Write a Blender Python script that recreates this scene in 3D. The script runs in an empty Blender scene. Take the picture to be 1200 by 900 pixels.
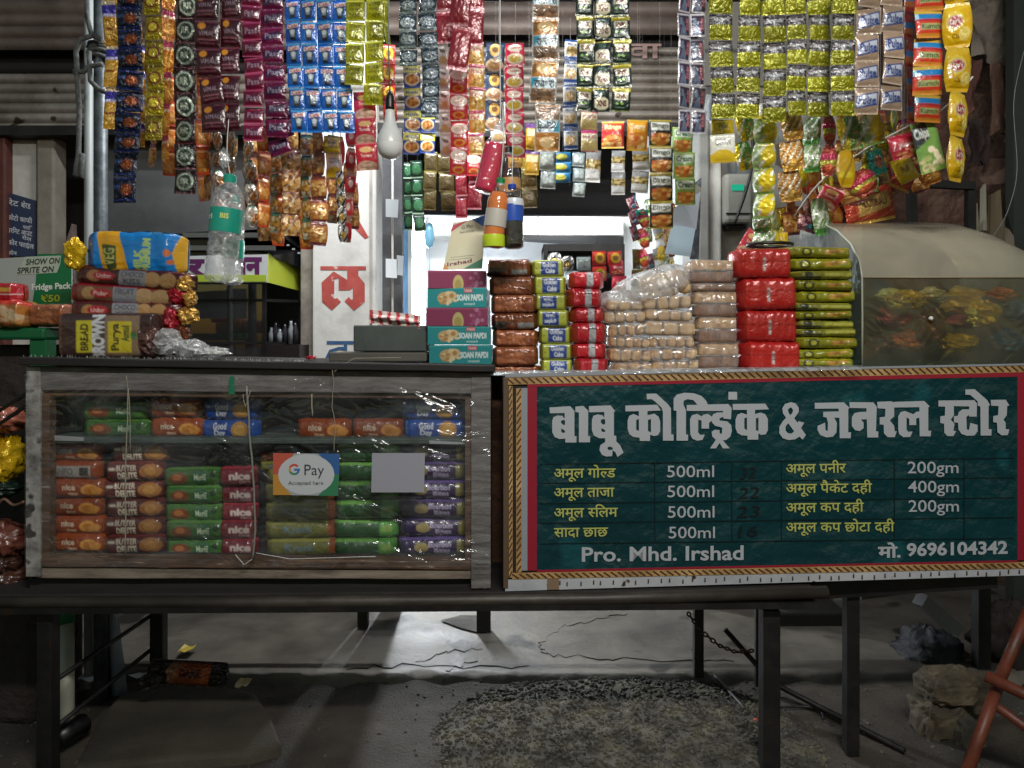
import bpy, math, random
import numpy as np
from mathutils import Vector, Matrix, Euler
random.seed(7); RNG = np.random.default_rng(11)
SC = bpy.context.scene
COL = SC.collection
F = 866.7; CAMH = 1.17; HY = 400.0
# ---------------------------------------------------------------- camera, sky, sun, exposure
cam = bpy.data.cameras.new("camera"); cam.sensor_width = 36; cam.lens = 26.0; cam.shift_y = -50/1200
cam.clip_start = 0.05; cam.clip_end = 500
cam_o = bpy.data.objects.new("camera", cam); COL.objects.link(cam_o)
cam_o.location = (0, 0, CAMH); cam_o.rotation_euler = (math.radians(90), 0, 0); SC.camera = cam_o
world = bpy.data.worlds.new("World"); SC.world = world; world.use_nodes = True
nt = world.node_tree; bg = nt.nodes["Background"]
sky = nt.nodes.new("ShaderNodeTexSky"); sky.sky_type = 'NISHITA'; sky.sun_disc = False
sky.sun_elevation = math.radians(3); sky.sun_rotation = math.radians(0)
nt.links.new(sky.outputs[0], bg.inputs[0]); bg.inputs[1].default_value = 0.15
SC.view_settings.view_transform = 'Standard'; SC.view_settings.look = 'None'
SC.view_settings.exposure = 0.0; SC.view_settings.gamma = 1.0
SC.render.resolution_x = 1024; SC.render.resolution_y = 768
SC.cycles.transparent_max_bounces = 16; SC.cycles.max_bounces = 7; SC.cycles.use_denoising = True
SC.cycles.sample_clamp_indirect = 4.0

# ---------------------------------------------------------------- helpers
def W(px, py, Y): return Vector(((px-600)*Y/F, Y, CAMH-(py-HY)*Y/F))
def lin(c):
    if isinstance(c, str):
        c = c.lstrip('#'); c = [int(c[i:i+2], 16)/255 for i in (0, 2, 4)]
    return tuple(x/12.92 if x <= .04045 else ((x+.055)/1.055)**2.4 for x in c)
ORG = {}
def org(o): return ORG.get(o.name, Vector((0, 0, 0))) if o is not None else Vector((0, 0, 0))
def tag(o, label=None, cat=None, group=None, kind=None):
    if label: o['label'] = label
    if cat: o['category'] = cat
    if group: o['group'] = group
    if kind: o['kind'] = kind
    return o
def thing(name, label, cat, loc=(0, 0, 0), group=None):
    o = bpy.data.objects.new(name, None); COL.objects.link(o); o.location = loc; o.empty_display_size = .05
    ORG[o.name] = Vector(loc); return tag(o, label, cat, group)
def link(name, me, parent=None, loc=None, rot=None, scale=None):
    o = bpy.data.objects.new(name, me); COL.objects.link(o)
    if parent: o.parent = parent
    if loc is not None: o.location = loc
    if rot is not None: o.rotation_euler = rot
    if scale is not None: o.scale = scale
    return o
class MB:
    def __init__(s): s.v = []; s.f = []
    def add(s, vs, fs):
        n = len(s.v); s.v += [tuple(v) for v in vs]; s.f += [tuple(i+n for i in f) for f in fs]
    def box(s, a, b):
        x0, y0, z0 = a; x1, y1, z1 = b
        s.add([(x0,y0,z0),(x1,y0,z0),(x1,y1,z0),(x0,y1,z0),(x0,y0,z1),(x1,y0,z1),(x1,y1,z1),(x0,y1,z1)],
              [(3,2,1,0),(4,5,6,7),(0,1,5,4),(1,2,6,5),(2,3,7,6),(3,0,4,7)])
    def beam(s, a, b, w, h, up=(0, 0, 1)):
        a = Vector(a); b = Vector(b); d = (b-a).normalized(); up = Vector(up)
        if abs(d.dot(up)) > .95: up = Vector((0, 1, 0))
        sd = d.cross(up).normalized(); u = sd.cross(d).normalized()
        vs = []
        for p in (a, b):
            for i, j in ((-1,-1),(1,-1),(1,1),(-1,1)): vs.append(p+sd*i*w/2+u*j*h/2)
        s.add(vs, [(0,1,2,3),(7,6,5,4),(0,4,5,1),(1,5,6,2),(2,6,7,3),(3,7,4,0)])
    def tube(s, pts, r, n=8, cap=True):
        pts = [Vector(p) for p in pts]; rr = r if isinstance(r, (list, tuple)) else [r]*len(pts)
        base = len(s.v); prev = None
        for i, p in enumerate(pts):
            d = (pts[min(i+1, len(pts)-1)]-pts[max(i-1, 0)]).normalized()
            up = Vector((0, 0, 1)) if abs(d.z) < .9 else Vector((0, 1, 0))
            if prev is not None: up = prev
            sd = d.cross(up).normalized(); u = sd.cross(d).normalized(); prev = u
            for k in range(n):
                a = 2*math.pi*k/n; s.v.append(tuple(p+(sd*math.cos(a)+u*math.sin(a))*rr[i]))
        for i in range(len(pts)-1):
            for k in range(n):
                a = base+i*n+k; b = base+i*n+(k+1) % n; s.f.append((a, b, b+n, a+n))
        if cap:
            s.f.append(tuple(base+k for k in range(n))[::-1]); e = base+(len(pts)-1)*n
            s.f.append(tuple(e+k for k in range(n)))
    def lathe(s, prof, c, n=20):
        c = Vector(c); base = len(s.v)
        for r, z in prof:
            for k in range(n):
                a = 2*math.pi*k/n; s.v.append((c.x+r*math.cos(a), c.y+r*math.sin(a), c.z+z))
        for i in range(len(prof)-1):
            for k in range(n):
                a = base+i*n+k; b = base+i*n+(k+1) % n; s.f.append((a, b, b+n, a+n))
    def prism(s, pts, d):       # pts: world points of the front outline, d: depth vector
        n = len(pts); d = Vector(d); P = [Vector(p) for p in pts]
        s.add(P+[p+d for p in P], [tuple(range(n)), tuple(range(2*n-1, n-1, -1))]+[(i, (i+1) % n+0, (i+1) % n+n, i+n)[::-1] for i in range(n)])
    def mesh(s, name='m', off=(0, 0, 0), smooth=False):
        off = Vector(off); me = bpy.data.meshes.new(name)
        me.from_pydata([tuple(Vector(v)-off) for v in s.v], [], s.f); me.update()
        if smooth: me.polygons.foreach_set('use_smooth', [True]*len(me.polygons))
        return me
    def obj(s, name, mat, parent=None, smooth=False, bev=0):
        me = s.mesh(name, org(parent), smooth); me.materials.append(mat)
        o = link(name, me, parent)
        if parent: ORG[o.name] = org(parent)
        if bev:
            b = o.modifiers.new('b', 'BEVEL'); b.width = bev; b.segments = 2; b.limit_method = 'ANGLE'
        return o
def single(mb, name, mat, label, cat, group=None, smooth=False, bev=0, kind=None):
    vs = [Vector(v) for v in mb.v]; c = Vector((sum(v.x for v in vs)/len(vs), sum(v.y for v in vs)/len(vs), min(v.z for v in vs)))
    me = mb.mesh(name, c, smooth); me.materials.append(mat); o = link(name, me, None, c); ORG[o.name] = c
    if bev:
        b = o.modifiers.new('b', 'BEVEL'); b.width = bev; b.segments = 2; b.limit_method = 'ANGLE'
    return tag(o, label, cat, group, kind)

# ---------------------------------------------------------------- materials
def newmat(name):
    m = bpy.data.materials.new(name); m.use_nodes = True; n = m.node_tree
    return m, n, n.nodes['Principled BSDF']
def setb(b, **k):
    for a, v in k.items():
        a = {'col': 'Base Color', 'rough': 'Roughness', 'metal': 'Metallic', 'coat': 'Coat Weight', 'trans': 'Transmission Weight', 'ior': 'IOR', 'spec': 'Specular IOR Level', 'alpha': 'Alpha', 'sss': 'Subsurface Weight'}[a]
        if a == 'Base Color': v = (*v, 1)
        b.inputs[a].default_value = v
def bump(n, b, scale, strength, dist=.002, detail=4, stretch=None, kind='noise', coords='Object'):
    tc = n.nodes.new('ShaderNodeTexCoord'); mp = n.nodes.new('ShaderNodeMapping')
    if stretch: mp.inputs['Scale'].default_value = stretch
    tx = n.nodes.new('ShaderNodeTexNoise'); tx.inputs['Scale'].default_value = scale; tx.inputs['Detail'].default_value = detail
    bp = n.nodes.new('ShaderNodeBump'); bp.inputs['Strength'].default_value = strength; bp.inputs['Distance'].default_value = dist
    n.links.new(tc.outputs[coords], mp.inputs[0]); n.links.new(mp.outputs[0], tx.inputs['Vector'])
    n.links.new(tx.outputs['Fac'], bp.inputs['Height']); n.links.new(bp.outputs[0], b.inputs['Normal'])
    return mp, tx, bp
def mottle(name, cols, scale=6, rough=.7, metal=0, bs=60, bstr=.4, bd=.003, stretch=None, detail=6, spots=None, rvar=0, coat=0):
    """base colour varied by noise among cols (real variation of the surface: dirt, grain, wear)"""
    m, n, b = newmat(name); setb(b, rough=rough, metal=metal, coat=coat)
    mp, tx, bp = bump(n, b, bs, bstr, bd, stretch=stretch)
    t2 = n.nodes.new('ShaderNodeTexNoise'); t2.inputs['Scale'].default_value = scale; t2.inputs['Detail'].default_value = detail
    t2.inputs['Roughness'].default_value = .65
    n.links.new(mp.outputs[0], t2.inputs['Vector'])
    cr = n.nodes.new('ShaderNodeValToRGB'); k = len(cols)
    while len(cr.color_ramp.elements) < k: cr.color_ramp.elements.new(.5)
    for i, c in enumerate(cols):
        cr.color_ramp.elements[i].position = .3+.4*i/max(1, k-1); cr.color_ramp.elements[i].color = (*lin(c), 1)
    n.links.new(t2.outputs['Fac'], cr.inputs[0]); out = cr.outputs[0]
    if spots:
        vz = n.nodes.new('ShaderNodeTexNoise'); vz.inputs['Scale'].default_value = spots[1]; vz.inputs['Detail'].default_value = 2
        n.links.new(mp.outputs[0], vz.inputs['Vector'])
        c2 = n.nodes.new('ShaderNodeValToRGB'); c2.color_ramp.elements[0].position = spots[2]; c2.color_ramp.elements[1].position = spots[2]+.04
        n.links.new(vz.outputs['Fac'], c2.inputs[0]); mx = n.nodes.new('ShaderNodeMixRGB'); n.links.new(c2.outputs[0], mx.inputs[0])
        n.links.new(out, mx.inputs[1]); mx.inputs[2].default_value = (*lin(spots[0]), 1); out = mx.outputs[0]
    n.links.new(out, b.inputs['Base Color'])
    if rvar:
        mr = n.nodes.new('ShaderNodeMapRange'); mr.inputs['From Min'].default_value = .3; mr.inputs['From Max'].default_value = .7
        mr.inputs['To Min'].default_value = rough-rvar; mr.inputs['To Max'].default_value = rough+rvar
        n.links.new(t2.outputs['Fac'], mr.inputs[0]); n.links.new(mr.outputs[0], b.inputs['Roughness'])
    return m
def printed(name, rough=.3, bs=18, bstr=.5, bd=.004, metal=0, coat=.3, detail=3, foil=0):
    """wrapper material: the print is carried by the mesh's own colour attribute"""
    m, n, b = newmat(name); setb(b, rough=rough, metal=metal, coat=coat); b.inputs['Coat Roughness'].default_value = .12
    at = n.nodes.new('ShaderNodeAttribute'); at.attribute_name = 'Col'
    oi = n.nodes.new('ShaderNodeObjectInfo')
    hs = n.nodes.new('ShaderNodeHueSaturation'); mr = n.nodes.new('ShaderNodeMapRange'); mr.inputs['To Min'].default_value = .68; mr.inputs['To Max'].default_value = 1.12
    n.links.new(oi.outputs['Random'], mr.inputs[0]); n.links.new(mr.outputs[0], hs.inputs['Value']); n.links.new(at.outputs['Color'], hs.inputs['Color'])
    n.links.new(hs.outputs[0], b.inputs['Base Color'])
    tc = n.nodes.new('ShaderNodeTexCoord'); ad = n.nodes.new('ShaderNodeVectorMath'); ad.operation = 'ADD'
    sc_ = n.nodes.new('ShaderNodeVectorMath'); sc_.operation = 'SCALE'; sc_.inputs['Scale'].default_value = 40
    cx = n.nodes.new('ShaderNodeCombineXYZ'); n.links.new(oi.outputs['Random'], cx.inputs[0]); n.links.new(oi.outputs['Random'], cx.inputs[2]); n.links.new(cx.outputs[0], sc_.inputs[0])
    gm = n.nodes.new('ShaderNodeNewGeometry')
    n.links.new(gm.outputs['Position'], ad.inputs[0]); n.links.new(sc_.outputs[0], ad.inputs[1])
    tx = n.nodes.new('ShaderNodeTexNoise'); tx.inputs['Scale'].default_value = bs; tx.inputs['Detail'].default_value = detail; tx.inputs['Distortion'].default_value = 1.2
    n.links.new(ad.outputs[0], tx.inputs['Vector'])
    bp = n.nodes.new('ShaderNodeBump'); bp.inputs['Strength'].default_value = bstr; bp.inputs['Distance'].default_value = bd
    n.links.new(tx.outputs['Fac'], bp.inputs['Height']); n.links.new(bp.outputs[0], b.inputs['Normal']); n.links.new(bp.outputs[0], b.inputs['Coat Normal'])
    return m
def plain(name, col, rough=.5, metal=0, coat=0):
    m, n, b = newmat(name); setb(b, col=lin(col), rough=rough, metal=metal, coat=coat); return m
def film(name, tint='#ffffff', haze=.06, gloss=.12, rough=.12, bs=14, bstr=.8, bd=.01, hazevar=0, stretch=None, dcol='#e0e1e1'):
    """clear plastic sheet: mostly see-through, with glints on its wrinkles and a thin milky haze"""
    m = bpy.data.materials.new(name); m.use_nodes = True; n = m.node_tree; n.nodes.clear()
    out = n.nodes.new('ShaderNodeOutputMaterial'); tr = n.nodes.new('ShaderNodeBsdfTransparent'); tr.inputs[0].default_value = (*lin(tint), 1)
    gl = n.nodes.new('ShaderNodeBsdfGlossy'); gl.inputs['Roughness'].default_value = rough
    df = n.nodes.new('ShaderNodeBsdfDiffuse'); df.inputs[0].default_value = (*lin(dcol), 1)
    m1 = n.nodes.new('ShaderNodeMixShader'); m2 = n.nodes.new('ShaderNodeMixShader')
    m1.inputs[0].default_value = haze
    lw = n.nodes.new('ShaderNodeLayerWeight'); lw.inputs[0].default_value = .5
    pw = n.nodes.new('ShaderNodeMath'); pw.operation = 'POWER'; pw.inputs[1].default_value = 4; n.links.new(lw.outputs['Facing'], pw.inputs[0])
    ad = n.nodes.new('ShaderNodeMath'); ad.operation = 'MULTIPLY_ADD'; ad.inputs[1].default_value = .6; ad.inputs[2].default_value = .03+gloss*.5; ad.use_clamp = True
    n.links.new(pw.outputs[0], ad.inputs[0])
    tc = n.nodes.new('ShaderNodeTexCoord'); mp = n.nodes.new('ShaderNodeMapping')
    if stretch: mp.inputs['Scale'].default_value = stretch
    tx = n.nodes.new('ShaderNodeTexNoise'); tx.inputs['Scale'].default_value = bs; tx.inputs['Detail'].default_value = 3; tx.inputs['Distortion'].default_value = 1.5
    bp = n.nodes.new('ShaderNodeBump'); bp.inputs['Strength'].default_value = bstr; bp.inputs['Distance'].default_value = bd
    gm = n.nodes.new('ShaderNodeNewGeometry')
    n.links.new(gm.outputs['Position'], mp.inputs[0]); n.links.new(mp.outputs[0], tx.inputs['Vector']); n.links.new(tx.outputs['Fac'], bp.inputs['Height'])
    n.links.new(bp.outputs[0], gl.inputs['Normal']); n.links.new(bp.outputs[0], lw.inputs['Normal'])
    if hazevar:
        mr = n.nodes.new('ShaderNodeMapRange'); mr.inputs['From Min'].default_value = .35; mr.inputs['From Max'].default_value = .7; mr.inputs['To Min'].default_value = haze; mr.inputs['To Max'].default_value = haze+hazevar
        n.links.new(tx.outputs['Fac'], mr.inputs[0]); n.links.new(mr.outputs[0], m1.inputs[0])
    n.links.new(tr.outputs[0], m1.inputs[1]); n.links.new(df.outputs[0], m1.inputs[2])
    n.links.new(m1.outputs[0], m2.inputs[1]); n.links.new(gl.outputs[0], m2.inputs[2]); n.links.new(ad.outputs[0], m2.inputs[0])
    n.links.new(m2.outputs[0], out.inputs[0]); return m
def emit(name, col, s):
    m = bpy.data.materials.new(name); m.use_nodes = True; n = m.node_tree; n.nodes.clear()
    o = n.nodes.new('ShaderNodeOutputMaterial'); e = n.nodes.new('ShaderNodeEmission'); e.inputs[0].default_value = (*lin(col), 1); e.inputs[1].default_value = s
    n.links.new(e.outputs[0], o.inputs[0]); return m
FOIL = printed('foil_print', .3, 44, .65, .0045, metal=.12, coat=.5)
FOILD = printed('crinkled_foil_print', .22, 70, 1.0, .008, metal=.4, coat=.4)
WRAP = printed('wrapper_print', .33, 26, .6, .006, coat=.45)
CARD = printed('carton_print', .42, 8, .15, .002, coat=.2)
PAPER = printed('paper_print', .6, 6, .12, .002, coat=0)
SIGNP = printed('flex_print', .3, 5, .35, .01, coat=.3, detail=2)
FILM = film('clear_wrap', haze=.10, gloss=.14, hazevar=.12, bs=22)
FILMB = film('polythene_sheet', haze=.006, gloss=.04, rough=.12, bs=5.5, bstr=.9, bd=.034, hazevar=.05, stretch=(1, 1, 1.8))
WOODG = mottle('grey_weathered_wood', ['#3f3b3a', '#5f5a58', '#7a7674'], 9, .75, bs=70, bstr=.5, stretch=(1, 6, 8), spots=('#40362f', 16, .7))
WOODB = mottle('brown_worn_wood', ['#2a1c14', '#4d3626', '#6f5440'], 7, .7, bs=50, bstr=.5, stretch=(1, 5, 7), spots=('#8b8078', 14, .66))
WOODD = mottle('dark_board', ['#141110', '#25201d'], 5, .8, bs=40, bstr=.3)
METAL = mottle('dark_painted_steel', ['#0f0f10', '#1c1b1b', '#2a2724'], 12, .5, metal=.3, bs=80, bstr=.3, spots=('#2a1c15', 22, .66))
GALV = mottle('galvanised_pipe', ['#2e3336', '#4b5256', '#666d70'], 20, .5, metal=.4, bs=90, bstr=.3)
SHUT = mottle('shutter_steel', ['#5c554e', '#7d756c', '#98918a'], 5, .5, metal=.25, bs=40, bstr=.25, stretch=(1, 1, 1), spots=('#3d332c', 9, .66))
SHUTD = mottle('shutter_brown_steel', ['#4a3f3a', '#655852', '#7a6d66'], 5, .55, metal=.2, bs=40, bstr=.25)
PLAST = mottle('old_plaster', ['#8f8a82', '#b5b0a8', '#c9c5bd'], 4, .85, bs=60, bstr=.35, spots=('#6d6257', 10, .67))
WHITEW = mottle('whitewash', ['#b9b7b2', '#d6d4cf', '#e2e0db'], 5, .8, bs=60, bstr=.3, spots=('#8a857c', 13, .69))
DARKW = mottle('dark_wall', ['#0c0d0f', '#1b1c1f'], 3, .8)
GREYP = mottle('grey_panel', ['#494a4c', '#5a5b5c', '#666564'], 3, .5, metal=.2, bs=30, bstr=.15)
CONC = mottle('concrete', ['#35312c', '#544f47', '#6e685d'], 2.2, .56, bs=35, bstr=.45, bd=.006, detail=10, spots=('#2a2621', 3.3, .6), rvar=.14)
ASPH = mottle('dusty_road', ['#221e1a', '#3a342c', '#4b443a'], 2.5, .85, bs=120, bstr=.9, bd=.006, detail=10)
STONE = mottle('rubble_stone', ['#2c2a25', '#4a463d', '#68624f'], 12, .9, bs=60, bstr=.7, bd=.004)
ROCK = mottle('yellow_stone', ['#2a241b', '#4a4030', '#645a44'], 9, .85, bs=40, bstr=.8, bd=.006)
RUSTO = mottle('orange_painted_steel', ['#44200f', '#65301e', '#74402c'], 10, .5, bs=60, bstr=.3, spots=('#3a2018', 18, .63))
BLACK = plain('black_plastic', '#0c0c0d', .4)
ROPE = mottle('grey_rope', ['#303232', '#5a5d5b'], 60, .9, bs=200, bstr=.8)
WSTR = plain('white_string', '#cfcfc8', .7)
CABLE = plain('black_cable', '#111214', .45)
GREENP = plain('green_plastic', '#0e5a34', .4)
LEDGEW = plain('white_enamel', '#d8d8d4', .35)

# ---------------------------------------------------------------- text outlines
_tm = {}
def _raw(body, bold):
    c = bpy.data.curves.new('t', 'FONT'); c.body = body; c.size = 1; c.resolution_u = 3; c.offset = bold
    o = bpy.data.objects.new('t', c); me = o.to_mesh()
    v = np.array([(p.co.x, p.co.y) for p in me.vertices]).reshape(-1, 2)
    me.calc_loop_triangles(); t = np.array([tuple(q.vertices) for q in me.loop_triangles], dtype=int).reshape(-1, 3)
    o.to_mesh_clear(); bpy.data.objects.remove(o); bpy.data.curves.remove(c); return v, t
def text_geo(body, bold=0.0):
    """body may hold [C] = half form of consonant C; returns vertices, triangles"""
    if (body, bold) in _tm: return _tm[(body, bold)]
    parts = []; s = ''; i = 0
    while i < len(body):
        if body[i] == '[': parts.append((s, 0)); parts.append((body[i+1], 1)); s = ''; i += 3
        else: s += body[i]; i += 1
    parts.append((s, 0)); V = []; T = []; x = 0; n = 0
    for s, half in parts:
        if not s: continue
        v, t = _raw(s, bold)
        if len(v) == 0: x += .28; continue
        if half:
            wd = v[:, 0].max()*(.62 if s == 'ल' else .66)
            keep = v[:, 0].copy(); v = v.copy(); v[:, 0] = np.minimum(v[:, 0], wd)
            a = v[t]; ar = abs((a[:, 1, 0]-a[:, 0, 0])*(a[:, 2, 1]-a[:, 0, 1])-(a[:, 2, 0]-a[:, 0, 0])*(a[:, 1, 1]-a[:, 0, 1])); t = t[ar > 1e-7]
            adv = wd
        else: adv = v[:, 0].max() if '\u093f' not in s else v[:, 0].max()
        V.append(v+[x, 0]); T.append(t+n); n += len(v); x += adv+(.28 if s.endswith(' ') else 0)
    r = (np.concatenate(V), np.concatenate(T)); _tm[(body, bold)] = r; return r
def islands(nv, T):
    p = list(range(nv))
    def f(a):
        while p[a] != a: p[a] = p[p[a]]; a = p[a]
        return a
    for a, b, c in T: p[f(a)] = f(b); p[f(b)] = f(c)
    r = {}; return np.array([r.setdefault(f(i), len(r)) for i in range(nv)])
def lettering(parent, body, plane, x0, x1, base0, size, mat, base1=None, bold=0.0, proud=.0015, name='lettering', rot=0, slant=0):
    v, t = text_geo(body, bold); v = v.copy(); base1 = base0 if base1 is None else base1
    mn, mx = v[:, 0].min(), v[:, 0].max(); isl = islands(len(v), t)
    me = bpy.data.meshes.new(name); pts = []; og = org(parent)
    for (a, b), k in zip(v, isl):
        u = (a-mn)/(mx-mn); px = x0+(x1-x0)*u; py = base0+(base1-base0)*u-b*size; px += slant*b*size
        p = plane(px, py, proud+(k % 3)*.0003); pts.append(tuple(p-og))
    me.from_pydata(pts, [], [tuple(int(i) for i in q) for q in t]); me.update(); me.materials.append(mat)
    return link(name, me, parent)
def poly_lettering(parent, glyphs, plane, mat, proud=.002, name='lettering'):
    V = []; Fc = []; og = org(parent)
    for gi, (fx, contours) in enumerate(glyphs):
        c = bpy.data.curves.new('g', 'CURVE'); c.dimensions = '2D'; c.fill_mode = 'BOTH'
        for ct in contours:
            nums = [float(q) for q in ct.replace(',', ' ').split()]; pts = [(nums[i], nums[i+1]) for i in range(0, len(nums), 2)]
            s = c.splines.new('POLY'); s.points.add(len(pts)-1); s.use_cyclic_u = True
            for p, q in zip(s.points, pts): p.co = (q[0]/100, -q[1]/100, 0, 1)
        o = bpy.data.objects.new('g', c); me = o.to_mesh(); n = len(V)
        for p in me.vertices:
            px, py = fx(p.co.x*100, -p.co.y*100); V.append(tuple(plane(px, py, proud+(gi % 4)*.0003)-og))
        for f in me.polygons: Fc.append(tuple(i+n for i in f.vertices))
        o.to_mesh_clear(); bpy.data.objects.remove(o); bpy.data.curves.remove(c)
    me = bpy.data.meshes.new(name); me.from_pydata(V, [], Fc); me.update(); me.materials.append(mat)
    return link(name, me, parent)

# ---------------------------------------------------------------- printed packs: a colour canvas carried by a fine mesh
class Cv:
    def __init__(s, nx, ny, bg, ss=3):
        s.nx, s.ny, s.ss = nx, ny, ss; s.W, s.H = nx*ss, ny*ss
        s.a = np.empty((s.H, s.W, 3)); s.a[:] = lin(bg); s.bg = lin(bg)
        s.y, s.x = np.mgrid[0:s.H, 0:s.W]; s.x = (s.x+.5)/s.W; s.y = (s.y+.5)/s.H
    def m(s, mask, c, al=1): s.a[mask] = s.a[mask]*(1-al)+np.array(lin(c))*al; return s
    def rect(s, x0, y0, x1, y1, c, al=1): return s.m((s.x >= x0) & (s.x < x1) & (s.y >= y0) & (s.y < y1), c, al)
    def ell(s, cx, cy, rx, ry, c, al=1): return s.m(((s.x-cx)/rx)**2+((s.y-cy)/ry)**2 < 1, c, al)
    def poly(s, pts, c, al=1):
        ins = np.zeros(s.x.shape, bool); n = len(pts)
        for i in range(n):
            x0, y0 = pts[i]; x1, y1 = pts[(i+1) % n]
            if y0 == y1: continue
            ins ^= ((y0 > s.y) != (y1 > s.y)) & (s.x < (x1-x0)*(s.y-y0)/(y1-y0)+x0)
        return s.m(ins, c, al)
    def diag(s, k, w, c, slope=1, off=0): return s.m(((s.x*slope+s.y+off)*k) % 1 < w, c)
    def speck(s, x0, y0, x1, y1, cs, n=6, seed=1):
        r = np.random.default_rng(seed)
        for i in range(n):
            c = cs[i % len(cs)]; s.ell(r.uniform(x0, x1), r.uniform(y0, y1), (x1-x0)*r.uniform(.08, .2), (y1-y0)*r.uniform(.08, .22), c)
        return s
    def text(s, body, x0, y0, x1, y1, c, bold=.02, rot=0, al=1):
        v, t = text_geo(body, bold); v = v.copy()
        if rot: v = np.stack([v[:, 1], -v[:, 0]], 1) if rot > 0 else np.stack([-v[:, 1], v[:, 0]], 1)
        mn, mx = v.min(0), v.max(0); v = (v-mn)/(mx-mn+1e-9)
        X = (x0+(x1-x0)*v[:, 0])*s.W; Y = (y1-(y1-y0)*v[:, 1])*s.H
        mask = np.zeros((s.H, s.W), bool)
        for a, b, c_ in t:
            xs = X[[a, b, c_]]; ys = Y[[a, b, c_]]
            i0, i1 = max(0, int(xs.min())), min(s.W, int(xs.max())+2); j0, j1 = max(0, int(ys.min())), min(s.H, int(ys.max())+2)
            if i0 >= i1 or j0 >= j1: continue
            gx, gy = np.meshgrid(np.arange(i0, i1)+.5, np.arange(j0, j1)+.5)
            d = [(xs[(k+1) % 3]-xs[k])*(gy-ys[k])-(ys[(k+1) % 3]-ys[k])*(gx-xs[k]) for k in range(3)]
            mask[j0:j1, i0:i1] |= ((d[0] >= 0) & (d[1] >= 0) & (d[2] >= 0)) | ((d[0] <= 0) & (d[1] <= 0) & (d[2] <= 0))
        return s.m(mask, c, al)
    def grid(s): return s.a.reshape(s.ny, s.ss, s.nx, s.ss, 3).mean((1, 3))
def sines(seed, n=7, f=3.0):
    r = np.random.default_rng(seed); K = r.normal(0, f, (n, 2)); P = r.uniform(0, 6.28, n)
    return lambda x, y: sum(np.sin(6.28*(x*k[0]+y*k[1])+p) for k, p in zip(K, P))/n
def col_mesh(name, V, Fq, C, mat):
    me = bpy.data.meshes.new(name); me.from_pydata(V.tolist(), [], Fq); me.update()
    a = me.color_attributes.new('Col', 'FLOAT_COLOR', 'POINT')
    cc = np.ones((len(V), 4), dtype=np.float32); cc[:, :3] = C; a.data.foreach_set('color', cc.ravel())
    me.polygons.foreach_set('use_smooth', [True]*len(me.polygons)); me.materials.append(mat); return me
def quads(nx, ny, off=0, wrap=False, flip=False):
    q = []
    for j in range(ny-1):
        for i in range(nx-1):
            a = off+j*nx+i; f = (a, a+nx, a+nx+1, a+1); q.append(f[::-1] if flip else f)
    return q
def pillow(name, cv, mat, seal=.08, cr=.06, seed=0, pinch=0, back=None, power=2.5):
    nx, ny = cv.nx, cv.ny; g = cv.grid(); u = np.linspace(0, 1, nx); v = np.linspace(0, 1, ny); U, Vv = np.meshgrid(u, v)
    def B(U, Vv):
        e = np.clip((np.minimum(Vv, 1-Vv)-seal)/(.5-seal), 0, 1); s_ = 1-np.abs(2*U-1)**power
        return (np.clip(s_, 0, 1)**.6)*(1-(1-e)**power)**.7 if False else (np.clip(s_, 0, 1)**.6)*np.clip(1-(1-e)**power, 0, 1)**.7
    n1 = sines(seed, 8, 2.2); n2 = sines(seed+50, 8, 5); b = B(U, Vv)
    wv = n1(U, Vv)*cr+n2(U, Vv)*cr*.5
    px = 1-pinch*(np.abs(2*Vv-1)**2.2)
    X = (U-.5)*px+n2(Vv, U*0)*.015; Z = .5-Vv; Y = -.5*b-wv*(.3+b)*.8
    P1 = np.stack([X, Y, Z], -1).reshape(-1, 3)
    k = 6; u2 = np.linspace(0, 1, k); U2, V2 = np.meshgrid(u2, u2); p2 = 1-pinch*(np.abs(2*V2-1)**2.2)
    P2 = np.stack([(U2-.5)*p2, .5*B(U2, V2)+.03, .5-V2], -1).reshape(-1, 3)
    V = np.concatenate([P1, P2]); C = np.concatenate([g.reshape(-1, 3), np.tile(np.array(back or cv.bg), (k*k, 1))])
    return col_mesh(name, V, quads(nx, ny)+quads(k, k, nx*ny, flip=True), C, mat)
def tubepack(name, cv, mat, p=.55, crimp=.07, cr=.03, seed=0, endz=.7, sag=0, base=None):
    nx, ny = cv.nx, cv.ny; g = cv.grid(); nb = 8
    tf = np.linspace(.03, .97, 400)*math.pi; yy = np.abs(np.sin(tf))**p*.5; zz = np.sign(np.cos(tf))*np.abs(np.cos(tf))**p*.5
    ar = np.concatenate([[0], np.cumsum(np.hypot(np.diff(yy)*.3, np.diff(zz)))]); tn = np.interp(np.linspace(0, ar[-1], ny), ar, tf)/math.pi
    t = np.concatenate([tn, np.linspace(.97, 2.03, nb+2)[1:-1], [2.03]])*math.pi
    x = np.linspace(-.5, .5, nx); X, T = np.meshgrid(x, t)
    e = np.clip((.5-np.abs(X))/crimp, 0, 1); e = e**.5
    n1 = sines(seed, 9, 2.4); n2 = sines(seed+9, 9, 6); w = 1+cr*n1(X, T/6.28)+cr*.6*n2(X, T/6.28)
    s, c = np.sin(T), np.cos(T)
    Yp = -.5*np.sign(s)*np.abs(s)**p*(.05+.95*e)*w; Zp = .5*np.sign(c)*np.abs(c)**p*(endz+(1-endz)*e)*w+sag*np.cos(X*3.14)
    V = np.stack([X, Yp, Zp], -1).reshape(-1, 3); bc = np.array(lin(base) if base else cv.bg)
    C = np.concatenate([g.reshape(-1, 3), np.tile(bc, (nb*nx+nx, 1))]) if True else None
    C = C[:len(V)]
    return col_mesh(name, V, quads(nx, len(t)), C, mat)
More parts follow.
